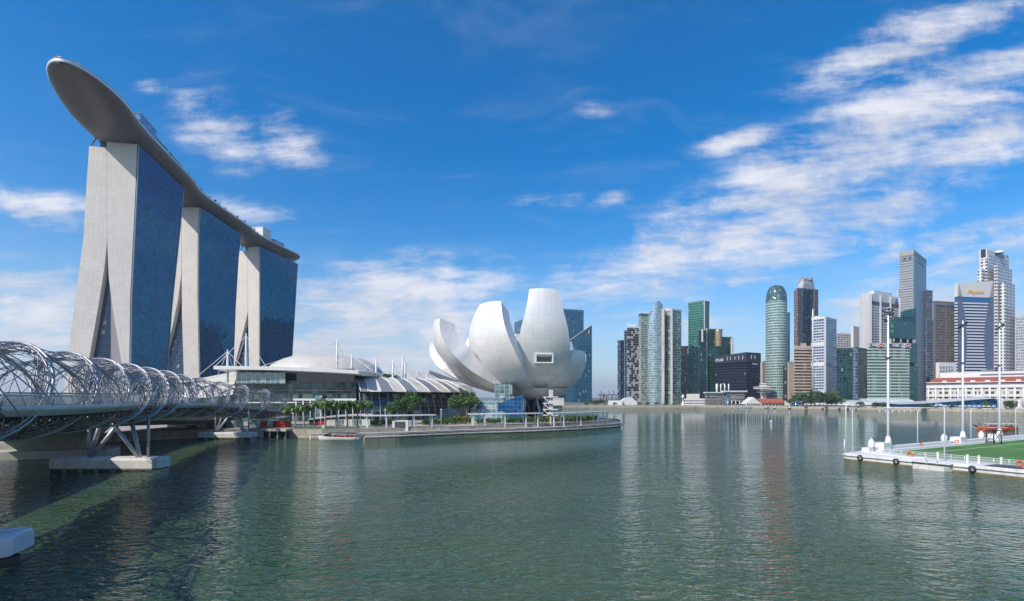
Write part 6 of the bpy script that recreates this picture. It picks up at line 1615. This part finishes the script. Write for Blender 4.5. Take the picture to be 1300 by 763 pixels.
for k_ in range(5): p = XY(924 + k_ * 5, 645); mb = MB(); mb.tube([(p.x, p.y, 2.4), (p.x, p.y, Zt(509, 645))], .6, 8); mb.build('column', 'stone_white', qp)
for px in (910, 915, 920, 925): p = XY(px, 652); mb = MB(); mb.tube([(p.x, p.y, Zt(498, 645)), (p.x, p.y, Zt(487, 645))], .75 if px > 911 else 1.4, 8); mb.build('roof_post', 'white_paint', qp)
wt_ = thing('white_terrace', 'long low white and pink terraced building beside the small light tower', 'low building', (*XY(882, 655), 2.4))
stack('facade', frontal(869, 896, 655, 16), 2.4, Zt(506, 655), 3.2, 1.6, .5, ['g_brick', 'stone_white'], wt_, 1.0)
mb = MB(); p = XY(867, 646); mb.lathe([(2.2, 0), (2.0, 2.5), (1.1, 2.8), (1.0, 9.5), (2.0, 9.8), (2.0, 11.2), (1.4, 11.4), (1.2, 13.0), (.1, 14)], (0, 0, 0), 14)
o = tag(mb.build('light_tower', 'stone_white'), 'small white light tower standing at the quay edge', 'light tower'); o.location = (p.x, p.y, 2.4)
vb = thing('white_hall', 'low white hall with curved roof near the quay, beside the checkered tower', 'hall', (*XY(797, 660), 2.4))
mb = MB(); rows = []
for i in range(13):
    f = i / 12; p = XY(788 + 21 * f, 660); z = 2.4 + 3.0 + 7.5 * math.sin(PI * f) ** .8; rows.append([Vector((p.x, p.y, 2.4)), Vector((p.x, p.y, z)), Vector((p.x, p.y + 18, z - 1))])
mb.grid(rows, flip=True); mb.build('shell', 'stone_white', vb)
plain('entrance_block', frontal(772, 790, 655, 10), 2.4, Zt(508.5, 655), 'stone_white', vb)
gd = thing('glass_dome', 'dark glass dome on the quay in front of the trees', 'glass dome', (*XY(1013, 585), 2.4)); p = XY(1013.5, 590)
mb = MB(); mb.lathe([(8.2, 0), (8.6, 1.6), (7.6, 3.8), (4.6, 5.4), (.1, 6)], (p.x, p.y, 2.4), 24, sx=1, sy=.8); mb.build('dome', 'g_octblue', gd)
for k_ in range(8):
    a = 2 * PI * k_ / 8; mb = MB(); mb.tube([(p.x + math.cos(a) * r_ * 1.01, p.y + math.sin(a) * r_ * .81, 2.4 + z) for r_, z in ((8.2, 0), (8.6, 1.6), (7.6, 3.85), (4.6, 5.45), (.5, 6.05))], .12, 4); mb.build('dome_rib', 'hull_rim', gd)
# cargo cranes far behind
GC = 'harbour cranes far off'
def crane(px, Y, s_, cm, lab):
    root = thing('harbour_crane', lab, 'harbour crane', (*XY(px, Y), 2.4), GC); c = XY(px, Y)
    for dx in (-6, 6):
        mb = MB(); mb.beam((c.x + dx * s_, c.y, 2.4), (c.x + dx * s_ * .8, c.y, 2.4 + 20 * s_), 2 * s_, 2 * s_); mb.build('leg', cm, root)
    mb = MB(); mb.box((c.x, c.y, 2.4 + 20 * s_), (22 * s_, 4 * s_, 3 * s_)); mb.build('boom', cm, root)
    mb = MB(); mb.beam((c.x, c.y, 2.4 + 21 * s_), (c.x - 3 * s_, c.y, 2.4 + 33 * s_), 2 * s_, 2 * s_); mb.build('apex_frame', cm, root)
crane(764, 1300, .80, 'g_slate', 'pale harbour crane nearest the blue tower'); crane(768, 1200, .62, 'red', 'red harbour crane above the distant trees'); crane(774, 1300, .8, 'g_slate', 'slate harbour crane in the middle of the distant row'); crane(780, 1300, .8, 'g_slate', 'slate harbour crane closest to the dark blue tower')
# statue on its plinth near the pavilion
st_ = thing('statue', 'tall white statue on a stepped plinth by the quay edge', 'statue', (*XY(1294, 432), 2.6)); p = XY(1294, 436)
mb = MB(); mb.box((p.x, p.y, 3.2), (4, 4, 1.6)); mb.box((p.x, p.y, 4.3), (2.8, 2.8, .7)); mb.build('plinth', 'stone_white', st_)
mb = MB(); mb.lathe([(1.2, 4.6), (1.3, 5.6), (1.0, 7.0), (.95, 8.2), (1.15, 9.0), (1.0, 9.8), (.5, 10.3), (.05, 10.4)], (p.x, p.y, 0), 14); mb.build('figure', 'stone_white', st_)

# ------------------------------------------------------------------ trees and parasols along the far quay
GQ = 'trees along the far quay'
tq = make_tree('dark green quay tree beside the red roofed pier house', GQ, (0, 0, 0), 10, 5.4, 31, 'leaf_dark', 520, 1.0, 12)
tq2 = make_tree('bright green quay tree next to the glass dome', GQ, (0, 0, 0), 10, 5.2, 47, 'leaf', 480, 1.0, 10)
tq.location = (*XY(1003, 640), 2.4); tq2.location = (*XY(1009, 615), 2.4)
QL = ['quay tree rising behind the glass dome', 'second quay tree west of the dome, before the beige striped block', 'full quay tree before the beige striped block', 'tallest quay tree before the beige block', 'bushy quay tree before the white and blue tower', 'quay tree before the middle of the white and blue tower',
      'wide quay tree by the corner of the white and blue tower', 'quay tree at the end of the thick row, before dark teal glass', 'low quay tree before the dark teal glass', 'quay tree standing behind the white parasols']
for i, (px, Y, s_) in enumerate(((1016, 625, 1.05), (1022, 600, 1.0), (1029, 622, 1.15), (1035, 600, 1.2), (1041, 612, 1.15), (1047, 590, 1.1), (1053, 605, 1.15), (1060, 595, .95), (1068, 600, .7), (1026, 585, .8))):
    dup(tq if i % 2 else tq2, (*XY(px, Y), 2.4), i * 1.3, s_ * 1.7, QL[i], GQ)
GS_ = 'small trees by the wavy pavilion'
sl_ = ['small tree at the tip of the wavy roof', 'small tree below the low dip of the wavy roof', 'small round tree by the terrace under the wavy roof', 'small tree before the blue glass wall of the pavilion', 'small tree by the middle floodlight mast, across the water', 'leafy tree past the high end of the wavy roof', 'larger leafy tree before the cream colonnade', 'tree before the colonnade beside the statue', 'low tree at the dark teal block podium']
for i, (px, Y, s_) in enumerate(((1110, 512, .62), (1120, 508, .62), (1172, 470, .5), (1180, 468, .55), (1210, 455, .5), (1253, 455, .75), (1281, 440, .9), (1289, 446, .6), (1090, 560, .6))):
    dup(tq2 if i % 2 else tq, (*XY(px, Y), 2.4), i * 2.1, s_, sl_[i], GS_)
GE = 'low trees and shrubs on the distant east quay'
el = ['rounded low tree beside the foot of the blue tower', 'dark low tree below the pale crane', 'low tree below the red crane', 'small distant tree before the white hall entrance', 'shrubby tree below the checkered tower', 'shrubby tree by the grey green apartments', 'low shrub at the foot of the sail shaped tower', 'low shrub in front of the gridded apartments', 'last low shrub before the light tower', 'low bush at the foot of the blue tower', 'bush between the museum stair and the blue tower']
for i, (px, Y, s_) in enumerate(((753, 655, .75), (759, 660, .8), (766, 658, .85), (781, 650, .45), (812, 650, .5), (822, 650, .5), (833, 650, .5), (844, 650, .48), (856, 650, .5), (744, 650, .5), (712, 648, .6))):
    dup(tq if i % 2 else tq2, (*XY(px, Y), 2.2), i * 2.7, (s_ * 1.25, s_ * 1.25, s_), el[i], GE)
GP_ = 'white parasols along the far quay'
def parasol_mesh():
    mb = MB(); mb.tube([(0, 0, 0), (0, 0, 2.6)], .08, 5); mb.lathe([(1.7, 2.2), (1.0, 2.75), (.05, 3.1)], (0, 0, 0), 8, smooth=False); return mb
pz = tag(parasol_mesh().build('parasol', 'white_paint'), 'small white parasol on the far quay promenade', 'parasol', GP_)
spots = [(1022 + 5.2 * i, lerp([(1022, 562), (1060, 536), (1100, 512)], 1022 + 5.2 * i)) for i in range(14)] + [(1176 + 6.1 * i, lerp([(1170, 472), (1200, 455), (1300, 420)], 1176 + 6.1 * i) + 6) for i in range(15)]
for i, (px, Y) in enumerate(spots):
    o = pz if i == 0 else pz.copy()
    if i: COL.objects.link(o)
    o.location = (*XY(px, Y + 4 + 3 * (i % 3)), 2.5); o['group'] = GP_
# quay people-scale clutter: low white river launches moored along the far quay
GL_ = 'white launches moored along the far quay'
lm = thing('quay_launch', 'small white launch with cabin moored at the far quay', 'boat', (0, 0, 0), GL_)
hull_q = MB(); rows = []
for i in range(9):
    f = i / 8; x = -4 + 8 * f; wd = 1.1 * (1 - max(0, (f - .5) / .5) ** 2) + .05; rows.append([Vector((x, -wd, .9)), Vector((x, -wd * .7, -.3)), Vector((x, wd * .7, -.3)), Vector((x, wd, .9))])
hull_q.grid(rows, flip=True); hull_q.grid([[r_[0], r_[3]] for r_ in rows], flip=True); o = hull_q.build('hull', 'white_paint'); o.parent = lm
mb = MB(); mb.prism([(-2.6, -.8), (1.2, -.8), (1.6, 0), (1.2, .8), (-2.6, .8)], .9, 2.1); o = mb.build('cabin', 'stone_white'); o.parent = lm
mb = MB(); mb.prism([(-2.4, -.83), (1.0, -.83), (1.0, .83), (-2.4, .83)], 1.35, 1.8); o = mb.build('cabin_window', 'dark_glass'); o.parent = lm
lm.location = (*XY(934, 622), 0)
for i, (px, Y) in enumerate(((942, 620), (951, 618), (975, 600), (985, 594), (1003, 574))): dup(lm, (*XY(px, Y), 0), .2 * i, 1.0, None, GL_)
# ------------------------------------------------------------------ floating platform with the green field
FC = Vector((68.6, 107.3)); E1 = Vector((0.447, -0.894)); E2 = Vector((0.886, 0.464))
def fp(a, b, z=0.0): p = FC + E1 * a + E2 * b; return Vector((p.x, p.y, z))
fr_ = thing('floating_platform', 'white floating platform carrying a green sports field', 'floating platform', (*fp(30, 40)[:2], 0))
mb = MB(); outl = [fp(0, 2), fp(.8, .2), fp(2.5, -.2), fp(84, 0), fp(84, 122), fp(0, 122)]
rows = [[Vector((p.x, p.y, z)) for p in outl] for z in (-1.0, .25, 1.3, 1.4)]
rows[3] = [Vector((p[0], p[1], 1.4)) for p in offset([(q_.x, q_.y) for q_ in outl], -.15)]
mb.grid(rows, close=True); mb.face(rows[-1]); mb.build('pontoon', 'pontoon_paint', fr_)
o2_ = offset([(q_.x, q_.y) for q_ in outl], .03); mb = MB(); mb.grid([[(q_[0], q_[1], -.2) for q_ in o2_], [(q_[0], q_[1], .26) for q_ in o2_]], close=True); mb.build('tide_band', 'algae', fr_)
mb = MB(); mb.tube([fp(0, 3, .95), fp(.6, .1, .95), fp(2.5, -.3, .95), fp(84, -.1, .95)], .16, 6); mb.build('rubbing_strake', 'pale_concrete', fr_)
mb = MB(); mb.face([fp(84, 6, 1.41), fp(84, 118, 1.41), fp(4.5, 118, 1.41), fp(4.5, 6, 1.41)]); mb.build('field', 'turf', fr_)
mb = MB(); mb.mat = 0
for a0_, a1_, b0_, b1_ in ((9, 84, 10, 10.35), (9, 9.35, 10, 112), (9, 84, 44, 44.35), (30, 30.35, 10, 26), (30, 60, 26, 26.35)):
    mb.face([fp(a0_, b0_, 1.415), fp(a1_, b0_, 1.415), fp(a1_, b1_, 1.415), fp(a0_, b1_, 1.415)][::1])
mb.build('field_markings', 'line_white', fr_)
# low wall and step along the back edge
mb = MB(); mb.prism([tuple(fp(1.2, 6)[:2]), tuple(fp(2.6, 6)[:2]), tuple(fp(2.6, 120)[:2]), tuple(fp(1.2, 120)[:2])], 1.38, 2.25); mb.build('back_wall', 'white_paint', fr_)
mb = MB(); mb.prism([tuple(fp(3.0, 8)[:2]), tuple(fp(4.2, 8)[:2]), tuple(fp(4.2, 120)[:2]), tuple(fp(3.0, 120)[:2])], 1.38, 1.75); mb.build('back_step', 'white_paint', fr_)
# raised end deck near the corner
mb = MB(); mb.prism([tuple(fp(2, 5)[:2]), tuple(fp(12, 1.6)[:2]), tuple(fp(14, 3.5)[:2]), tuple(fp(3.5, 9)[:2])], 1.38, 1.62); mb.build('corner_plinth', 'white_paint', fr_)
# railing along the front edge
rr_ = thing('railing', 'white metal railing along the water edge of the sports field', 'railing', (*fp(40, 3)[:2], 1.4))
mb = MB()
for z in (2.55, 2.15, 1.75): mb.tube([fp(8, 3.2, z), fp(84, 3.2, z)], .035 if z < 2.5 else .05, 5)
for i in range(38): mb.tube([fp(8 + i * 2, 3.2, 1.4), fp(8 + i * 2, 3.2, 2.58)], .05, 5)
mb.build('rail', 'white_steel', rr_)
for a_ in (16, 20.4, 22, 25):
    m2 = MB(); m2.box(fp(a_, 3.2, 2.1), (.3, .2, 1.5), math.atan2(E1.y, E1.x)); m2.build('gate_post', 'white_paint', rr_)
mb = MB(); mb.face([fp(8, 3.25, 1.42), fp(84, 3.25, 1.42), fp(84, 3.25, 2.5), fp(8, 3.25, 2.5)]); mb.build('mesh_infill', glassy('rail_mesh', (.6, .6, .56), .22, .6), rr_)
# second railing on the back edge
# tall floodlight masts
GM = 'tall floodlight masts of the sports field'
def mast(b_, h, lab):
    root = thing('floodlight_mast', lab, 'floodlight mast', (*fp(2, b_)[:2], 1.4), GM); c = fp(2.4, b_)
    mb = MB(); mb.tube([(c.x, c.y, 1.4), (c.x, c.y, h * .45), (c.x, c.y, h)], [.32, .24, .14], 12); mb.build('pole', 'white_steel', root)
    mb = MB(); mb.tube([(c.x, c.y, 1.4), (c.x, c.y, 2.6), (c.x, c.y, 4.4)], [.80, .72, .42], 10); mb.build('flared_base', 'white_paint', root)
    mb = MB(); mb.box((c.x - 2.2, c.y - 1.2, 2.3), (3.0, 2.2, 1.8), math.atan2(E2.y, E2.x)); mb.build('base_cabinet', 'white_paint', root)
    mb = MB(); mb.lathe([(.2, 0), (.8, .1), (.8, .3), (.2, .35)], (c.x, c.y, h - 1.2), 10, smooth=False); mb.build('head_ring', 'steel_dark', root)
    r = random.Random(int(b_))
    for k_ in range(9 if b_ < 30 else 4):
        a = 2 * PI * k_ / (9 if b_ < 30 else 4); z = h - .4 - 1.1 * (k_ % 3)
        mb = MB(); q_ = Vector((c.x + .75 * math.cos(a), c.y + .75 * math.sin(a), z)); dd = Vector((math.cos(a), math.sin(a), -.5)).normalized()
        mb.tube([q_ - dd * .3, q_ + dd * .1, q_ + dd * .35], [.15, .25, .3], 8); mb.build('floodlight', 'steel_dark', root)
    mb = MB(); mb.box((c.x, c.y, 21.5), (.9, .6, .3)); mb.build('bracket', 'steel_dark', root)
    if b_ < 30:
        mb = MB(); mb.lathe([(.1, 0), (.75, .1), (.8, .3), (.1, .45)], (c.x + .3, c.y, 10.4), 10, smooth=False); mb.build('lamp_dish', 'white_paint', root)
mast(13.9, 32.5, 'tall floodlight mast nearest the open corner of the platform')
mast(48, 32.0, 'middle one of the three tall floodlight masts')
mast(68.6, 32.8, 'tall floodlight mast beside the black lattice stand')
# slim lamp posts with bent heads
GS = 'slim bent lamp posts on the platform'
lp2 = thing('lamp_post', 'slim white lamp post at the very corner of the platform', 'lamp post', (0, 0, 0), GS)
mb = MB(); mb.tube([(0, 0, 0), (0, 0, 9.2), (.1, 0, 9.8), (.45, 0, 10.2), (1.0, 0, 10.3)], [.14, .10, .09, .08, .07], 7); o = mb.build('pole', 'white_steel'); o.parent = lp2
mb = MB(); mb.box((1.2, 0, 10.28), (.8, .28, .14)); o = mb.build('lamp_head', 'white_paint'); o.parent = lp2
lp2.location = fp(1.0, .6, 1.4)
for a_, b_, rz, lab in ((1.2, 2.6, PI, 'slim white lamp post a step in from the corner one'), (1.0, 29.4, .4, 'slim lamp post on the back wall between the first two masts'), (17.1, 3.0, PI, 'slim lamp post in the railing above the small landing float'), (1.0, 56, .4, 'slim lamp post just past the middle mast'), (1.0, 83, .4, 'slim lamp post beyond the farthest mast')):
    dup(lp2, fp(a_, b_, 1.4), rz, 1.0 if a_ > 1.1 else .82, lab, GS)
mb = MB(); mb.tube([(0, 0, 0), (0, 0, 2.6)], .1, 6); mb.lathe([(.2, 2.6), (.05, 2.75)], (0, 0, 0), 8)
o = tag(mb.build('short_post', 'white_steel'), 'short white post beside the corner lamp of the platform', 'post'); o.location = fp(.9, .25, 1.4)
# domed vent kiosks
GV = 'round white vent turrets on the platform'
tv = thing('vent_turret', 'round white turret with pointed cap nearest the platform corner', 'vent turret', (0, 0, 0), GV)
mb = MB(); mb.lathe([(.62, 0), (.62, 1.2), (.66, 1.25)], (0, 0, 0), 16); o = mb.build('drum', 'pale_concrete'); o.parent = tv
mb = MB(); mb.lathe([(.70, 1.2), (.74, 1.9), (.66, 2.4), (.38, 2.85), (.12, 3.05), (.05, 3.35), (.01, 3.4)], (0, 0, 0), 16); o = mb.build('cap', 'white_paint'); o.parent = tv
tv.location = fp(2.2, 7.75, 1.4); tv.scale = (.88, .88, .88)
dup(tv, fp(1.8, 40, 1.4), 0, .88, 'round white turret with pointed cap just before the middle mast', GV)
dup(tv, fp(1.8, 59.6, 1.4), 0, .88, 'round white turret with pointed cap between middle and farthest masts', GV)
# life rings, tyres, landing float
GO = 'orange life rings on the railing'
def ring_mesh(R, r):
    mb = MB(); rows = []
    for i in range(17):
        a = 2 * PI * i / 16; rows.append([Vector(((R + r * math.cos(b_)) * math.cos(a), r * math.sin(b_), (R + r * math.cos(b_)) * math.sin(a))) for b_ in [2 * PI * j / 8 for j in range(8)]])
    mb.sm = True; mb.grid(rows, close=True); return mb
ri = tag(ring_mesh(.38, .13).build('life_ring', 'orange'), 'orange life ring on the railing towards the platform corner', 'life ring', GO); ri.location = fp(11.6, 3.0, 2.0); ri.rotation_euler = (0, 0, math.atan2(E1.y, E1.x)); ri.scale = (1.1, 1.1, 1.1)
for a_, b_, lab in ((27.5, 3.0, 'orange life ring on the railing beyond the dark ramp cover'), (2.8, 44, 'orange life ring on the back wall near the middle mast'), (2.8, 27, 'orange life ring on the back wall between two masts')):
    o = ri.copy(); COL.objects.link(o); o.location = fp(a_, b_, 2.1); o['label'] = lab
    if b_ > 5: o.scale = (.9, .9, .9)
GY = 'black tyre fenders on the white pontoon side'
ty = tag(ring_mesh(.42, .17).build('tyre_fender', 'rubber'), 'black tyre fender hung nearest the platform corner', 'tyre fender', GY); ty.location = fp(4.3, -.35, .75); ty.rotation_euler = (0, 0, math.atan2(E1.y, E1.x))
for a_, lab in ((10.8, 'black tyre fender before the small landing float'), (22.4, 'black tyre fender just past the small landing float')):
    o = ty.copy(); COL.objects.link(o); o.location = fp(a_, -.35, .75); o['label'] = lab
lf = thing('landing_float', 'small white landing float with ramp moored against the platform side', 'landing float', (*fp(22, -2)[:2], 0))
mb = MB(); rows = [[fp(13.9, -.3, z), fp(14.4, -2.2, z), fp(19.2, -2.2, z), fp(19.6, -.3, z)][::-1] for z in (-.5, .75)]; mb.grid(rows, close=True, flip=False); mb.face(rows[1]); mb.build('float_box', 'pale_concrete', lf)
mb = MB(); rows = [[fp(13.4, -.35, z), fp(13.8, -1.5, z - .05), fp(19.8, -1.5, z - .05), fp(19.8, -.35, z)][::-1] for z in (1.22, 1.36)]; mb.grid(rows, close=True); mb.face(rows[1]); mb.build('gangway', 'white_paint', lf)
for a_ in (16.2, 17.8):
    mb = MB(); mb.tube([fp(a_, -1.4, .7), fp(a_, -1.4, 2.4)], .07, 6); mb.build('stanchion', 'steel', lf)
hp_ = thing('ramp_hatch', 'dark sloping ramp cover let into the platform edge', 'ramp cover', (*fp(40, 1)[:2], 1.4))
mb = MB(); rows = [[fp(a_, .2, z), fp(a_, 2.4, z)] for a_, z in ((23.6, 1.42), (24.6, 1.72), (27, 1.75), (28.4, 1.42))]; mb.grid(rows, flip=True); mb.grid([[fp(a_, .2, 1.4), fp(a_, .2, z)] for a_, z in ((23.6, 1.42), (24.6, 1.72), (27, 1.75), (28.4, 1.42))], flip=True); mb.build('cover', 'steel_dark', hp_)
# black lattice stand
ls_ = thing('camera_stand', 'black steel lattice stand beside the farthest floodlight mast', 'lattice stand', (*fp(5, 71)[:2], 1.4))
for dx, dy in ((-1, -1), (1, -1), (1, 1), (-1, 1)):
    mb = MB(); c = fp(6, 54.8); mb.tube([(c.x + dx * 1.0, c.y + dy * 1.0, 1.4), (c.x + dx * .9, c.y + dy * .9, 4.6)], .11, 6); mb.build('leg', 'black', ls_)
mb = MB(); mb.box((c.x, c.y, 4.7), (2.4, 2.4, .18)); mb.build('platform', 'black', ls_)
for dx, dy, ex, ey in ((-1, -1, 1, -1), (1, -1, 1, 1), (-1, 1, -1, -1)):
    mb = MB(); mb.tube([(c.x + dx, c.y + dy, 1.5), (c.x + ex * .9, c.y + ey * .9, 4.5)], .06, 5); mb.build('brace', 'black', ls_)
# ------------------------------------------------------------------ orange bumboat and marker buoys
bb = thing('bumboat', 'orange wooden bumboat with roofed deck crossing beyond the platform', 'boat', (0, 0, 0))
hull_mesh(15, 3.2, .7, 'orange', sheer=.8, draft=.4).build('hull', 'orange', bb)
mb = MB(); mb.tube([Vector((x, sd_ * 1.93, .75)) for x, sd_ in ((-8, -1), (0, -1), (4, -.9))], .12, 5); mb.build('rubbing_strake', 'red', bb)
mb = MB(); mb.prism([(-7, -1.6), (3.4, -1.6), (3.4, 1.6), (-7, 1.6)], 2.25, 2.4, bottom=True); mb.build('roof', 'white_paint', bb)
mb = MB(); mb.prism([(-6.6, -1.45), (3, -1.45), (3, 1.45), (-6.6, 1.45)], 0.6, 1.2); mb.build('cabin_side', 'boat_red', bb)
for k_ in range(6):
    for y in (-1.5, 1.5):
        mb = MB(); mb.box((-6.5 + k_ * 1.9, y, 1.75), (.18, .14, 1.1)); mb.build('roof_post', 'boat_red', bb)
mb = MB(); mb.tube([(7.4, 0, 1.3), (8.9, 0, 2.1)], [.3, .12], 7); mb.build('stem_post', 'black', bb)
bb.location = (*XY(1265, 204), 0); bb.rotation_euler = (0, 0, math.radians(-172))
bb.rotation_euler = (0, 0, math.radians(176))
bb2 = dup(bb, (*XY(1262, 194), 0), math.radians(182), .62, 'smaller orange bumboat alongside the roofed one', None)
GU = 'white marker buoys off the far quay'
bu = tag((lambda m_: (m_.lathe([(.05, -.4), (.55, -.1), (.6, .25), (.3, .6), (.1, .8), (.05, 1.2)], (0, 0, 0), 10), m_)[1])(MB()).build('buoy', 'white_paint'), 'small white marker buoy in a line off the far quay', 'buoy', GU)
bu.location = (*XY(1117, 470), 0)
for px, Y in ((1124, 470), (1133, 472), (1141, 468), (1148, 474), (1156, 470)):
    o = bu.copy(); COL.objects.link(o); o.location = (*XY(px, Y), 0)
o = bu.copy(); COL.objects.link(o); o.location = (*XY(979, 270), 0); o['label'] = 'lone white buoy out in the middle of the bay'; del o['group']
# ------------------------------------------------------------------ thin tropical haze in the air over the bay
hz = MB(); hz.prism([(-9500, -6500), (9500, -6500), (9500, 14500), (-9500, 14500)], -5, 330, bottom=True)
m = bpy.data.materials.new('haze_air'); m.use_nodes = True; t = NT(m.node_tree); t.t.nodes.clear()
pvn = t.n('ShaderNodeVolumePrincipled'); pvn.inputs['Color'].default_value = (0.86, 0.92, 1.0, 1); pvn.inputs['Density'].default_value = 0.0001; pvn.inputs['Anisotropy'].default_value = 0.2
o_ = t.n('ShaderNodeOutputMaterial'); t.t.links.new(pvn.outputs[0], o_.inputs['Volume'])
M['haze_air'] = m
stuff(hz.build('haze', 'haze_air'))
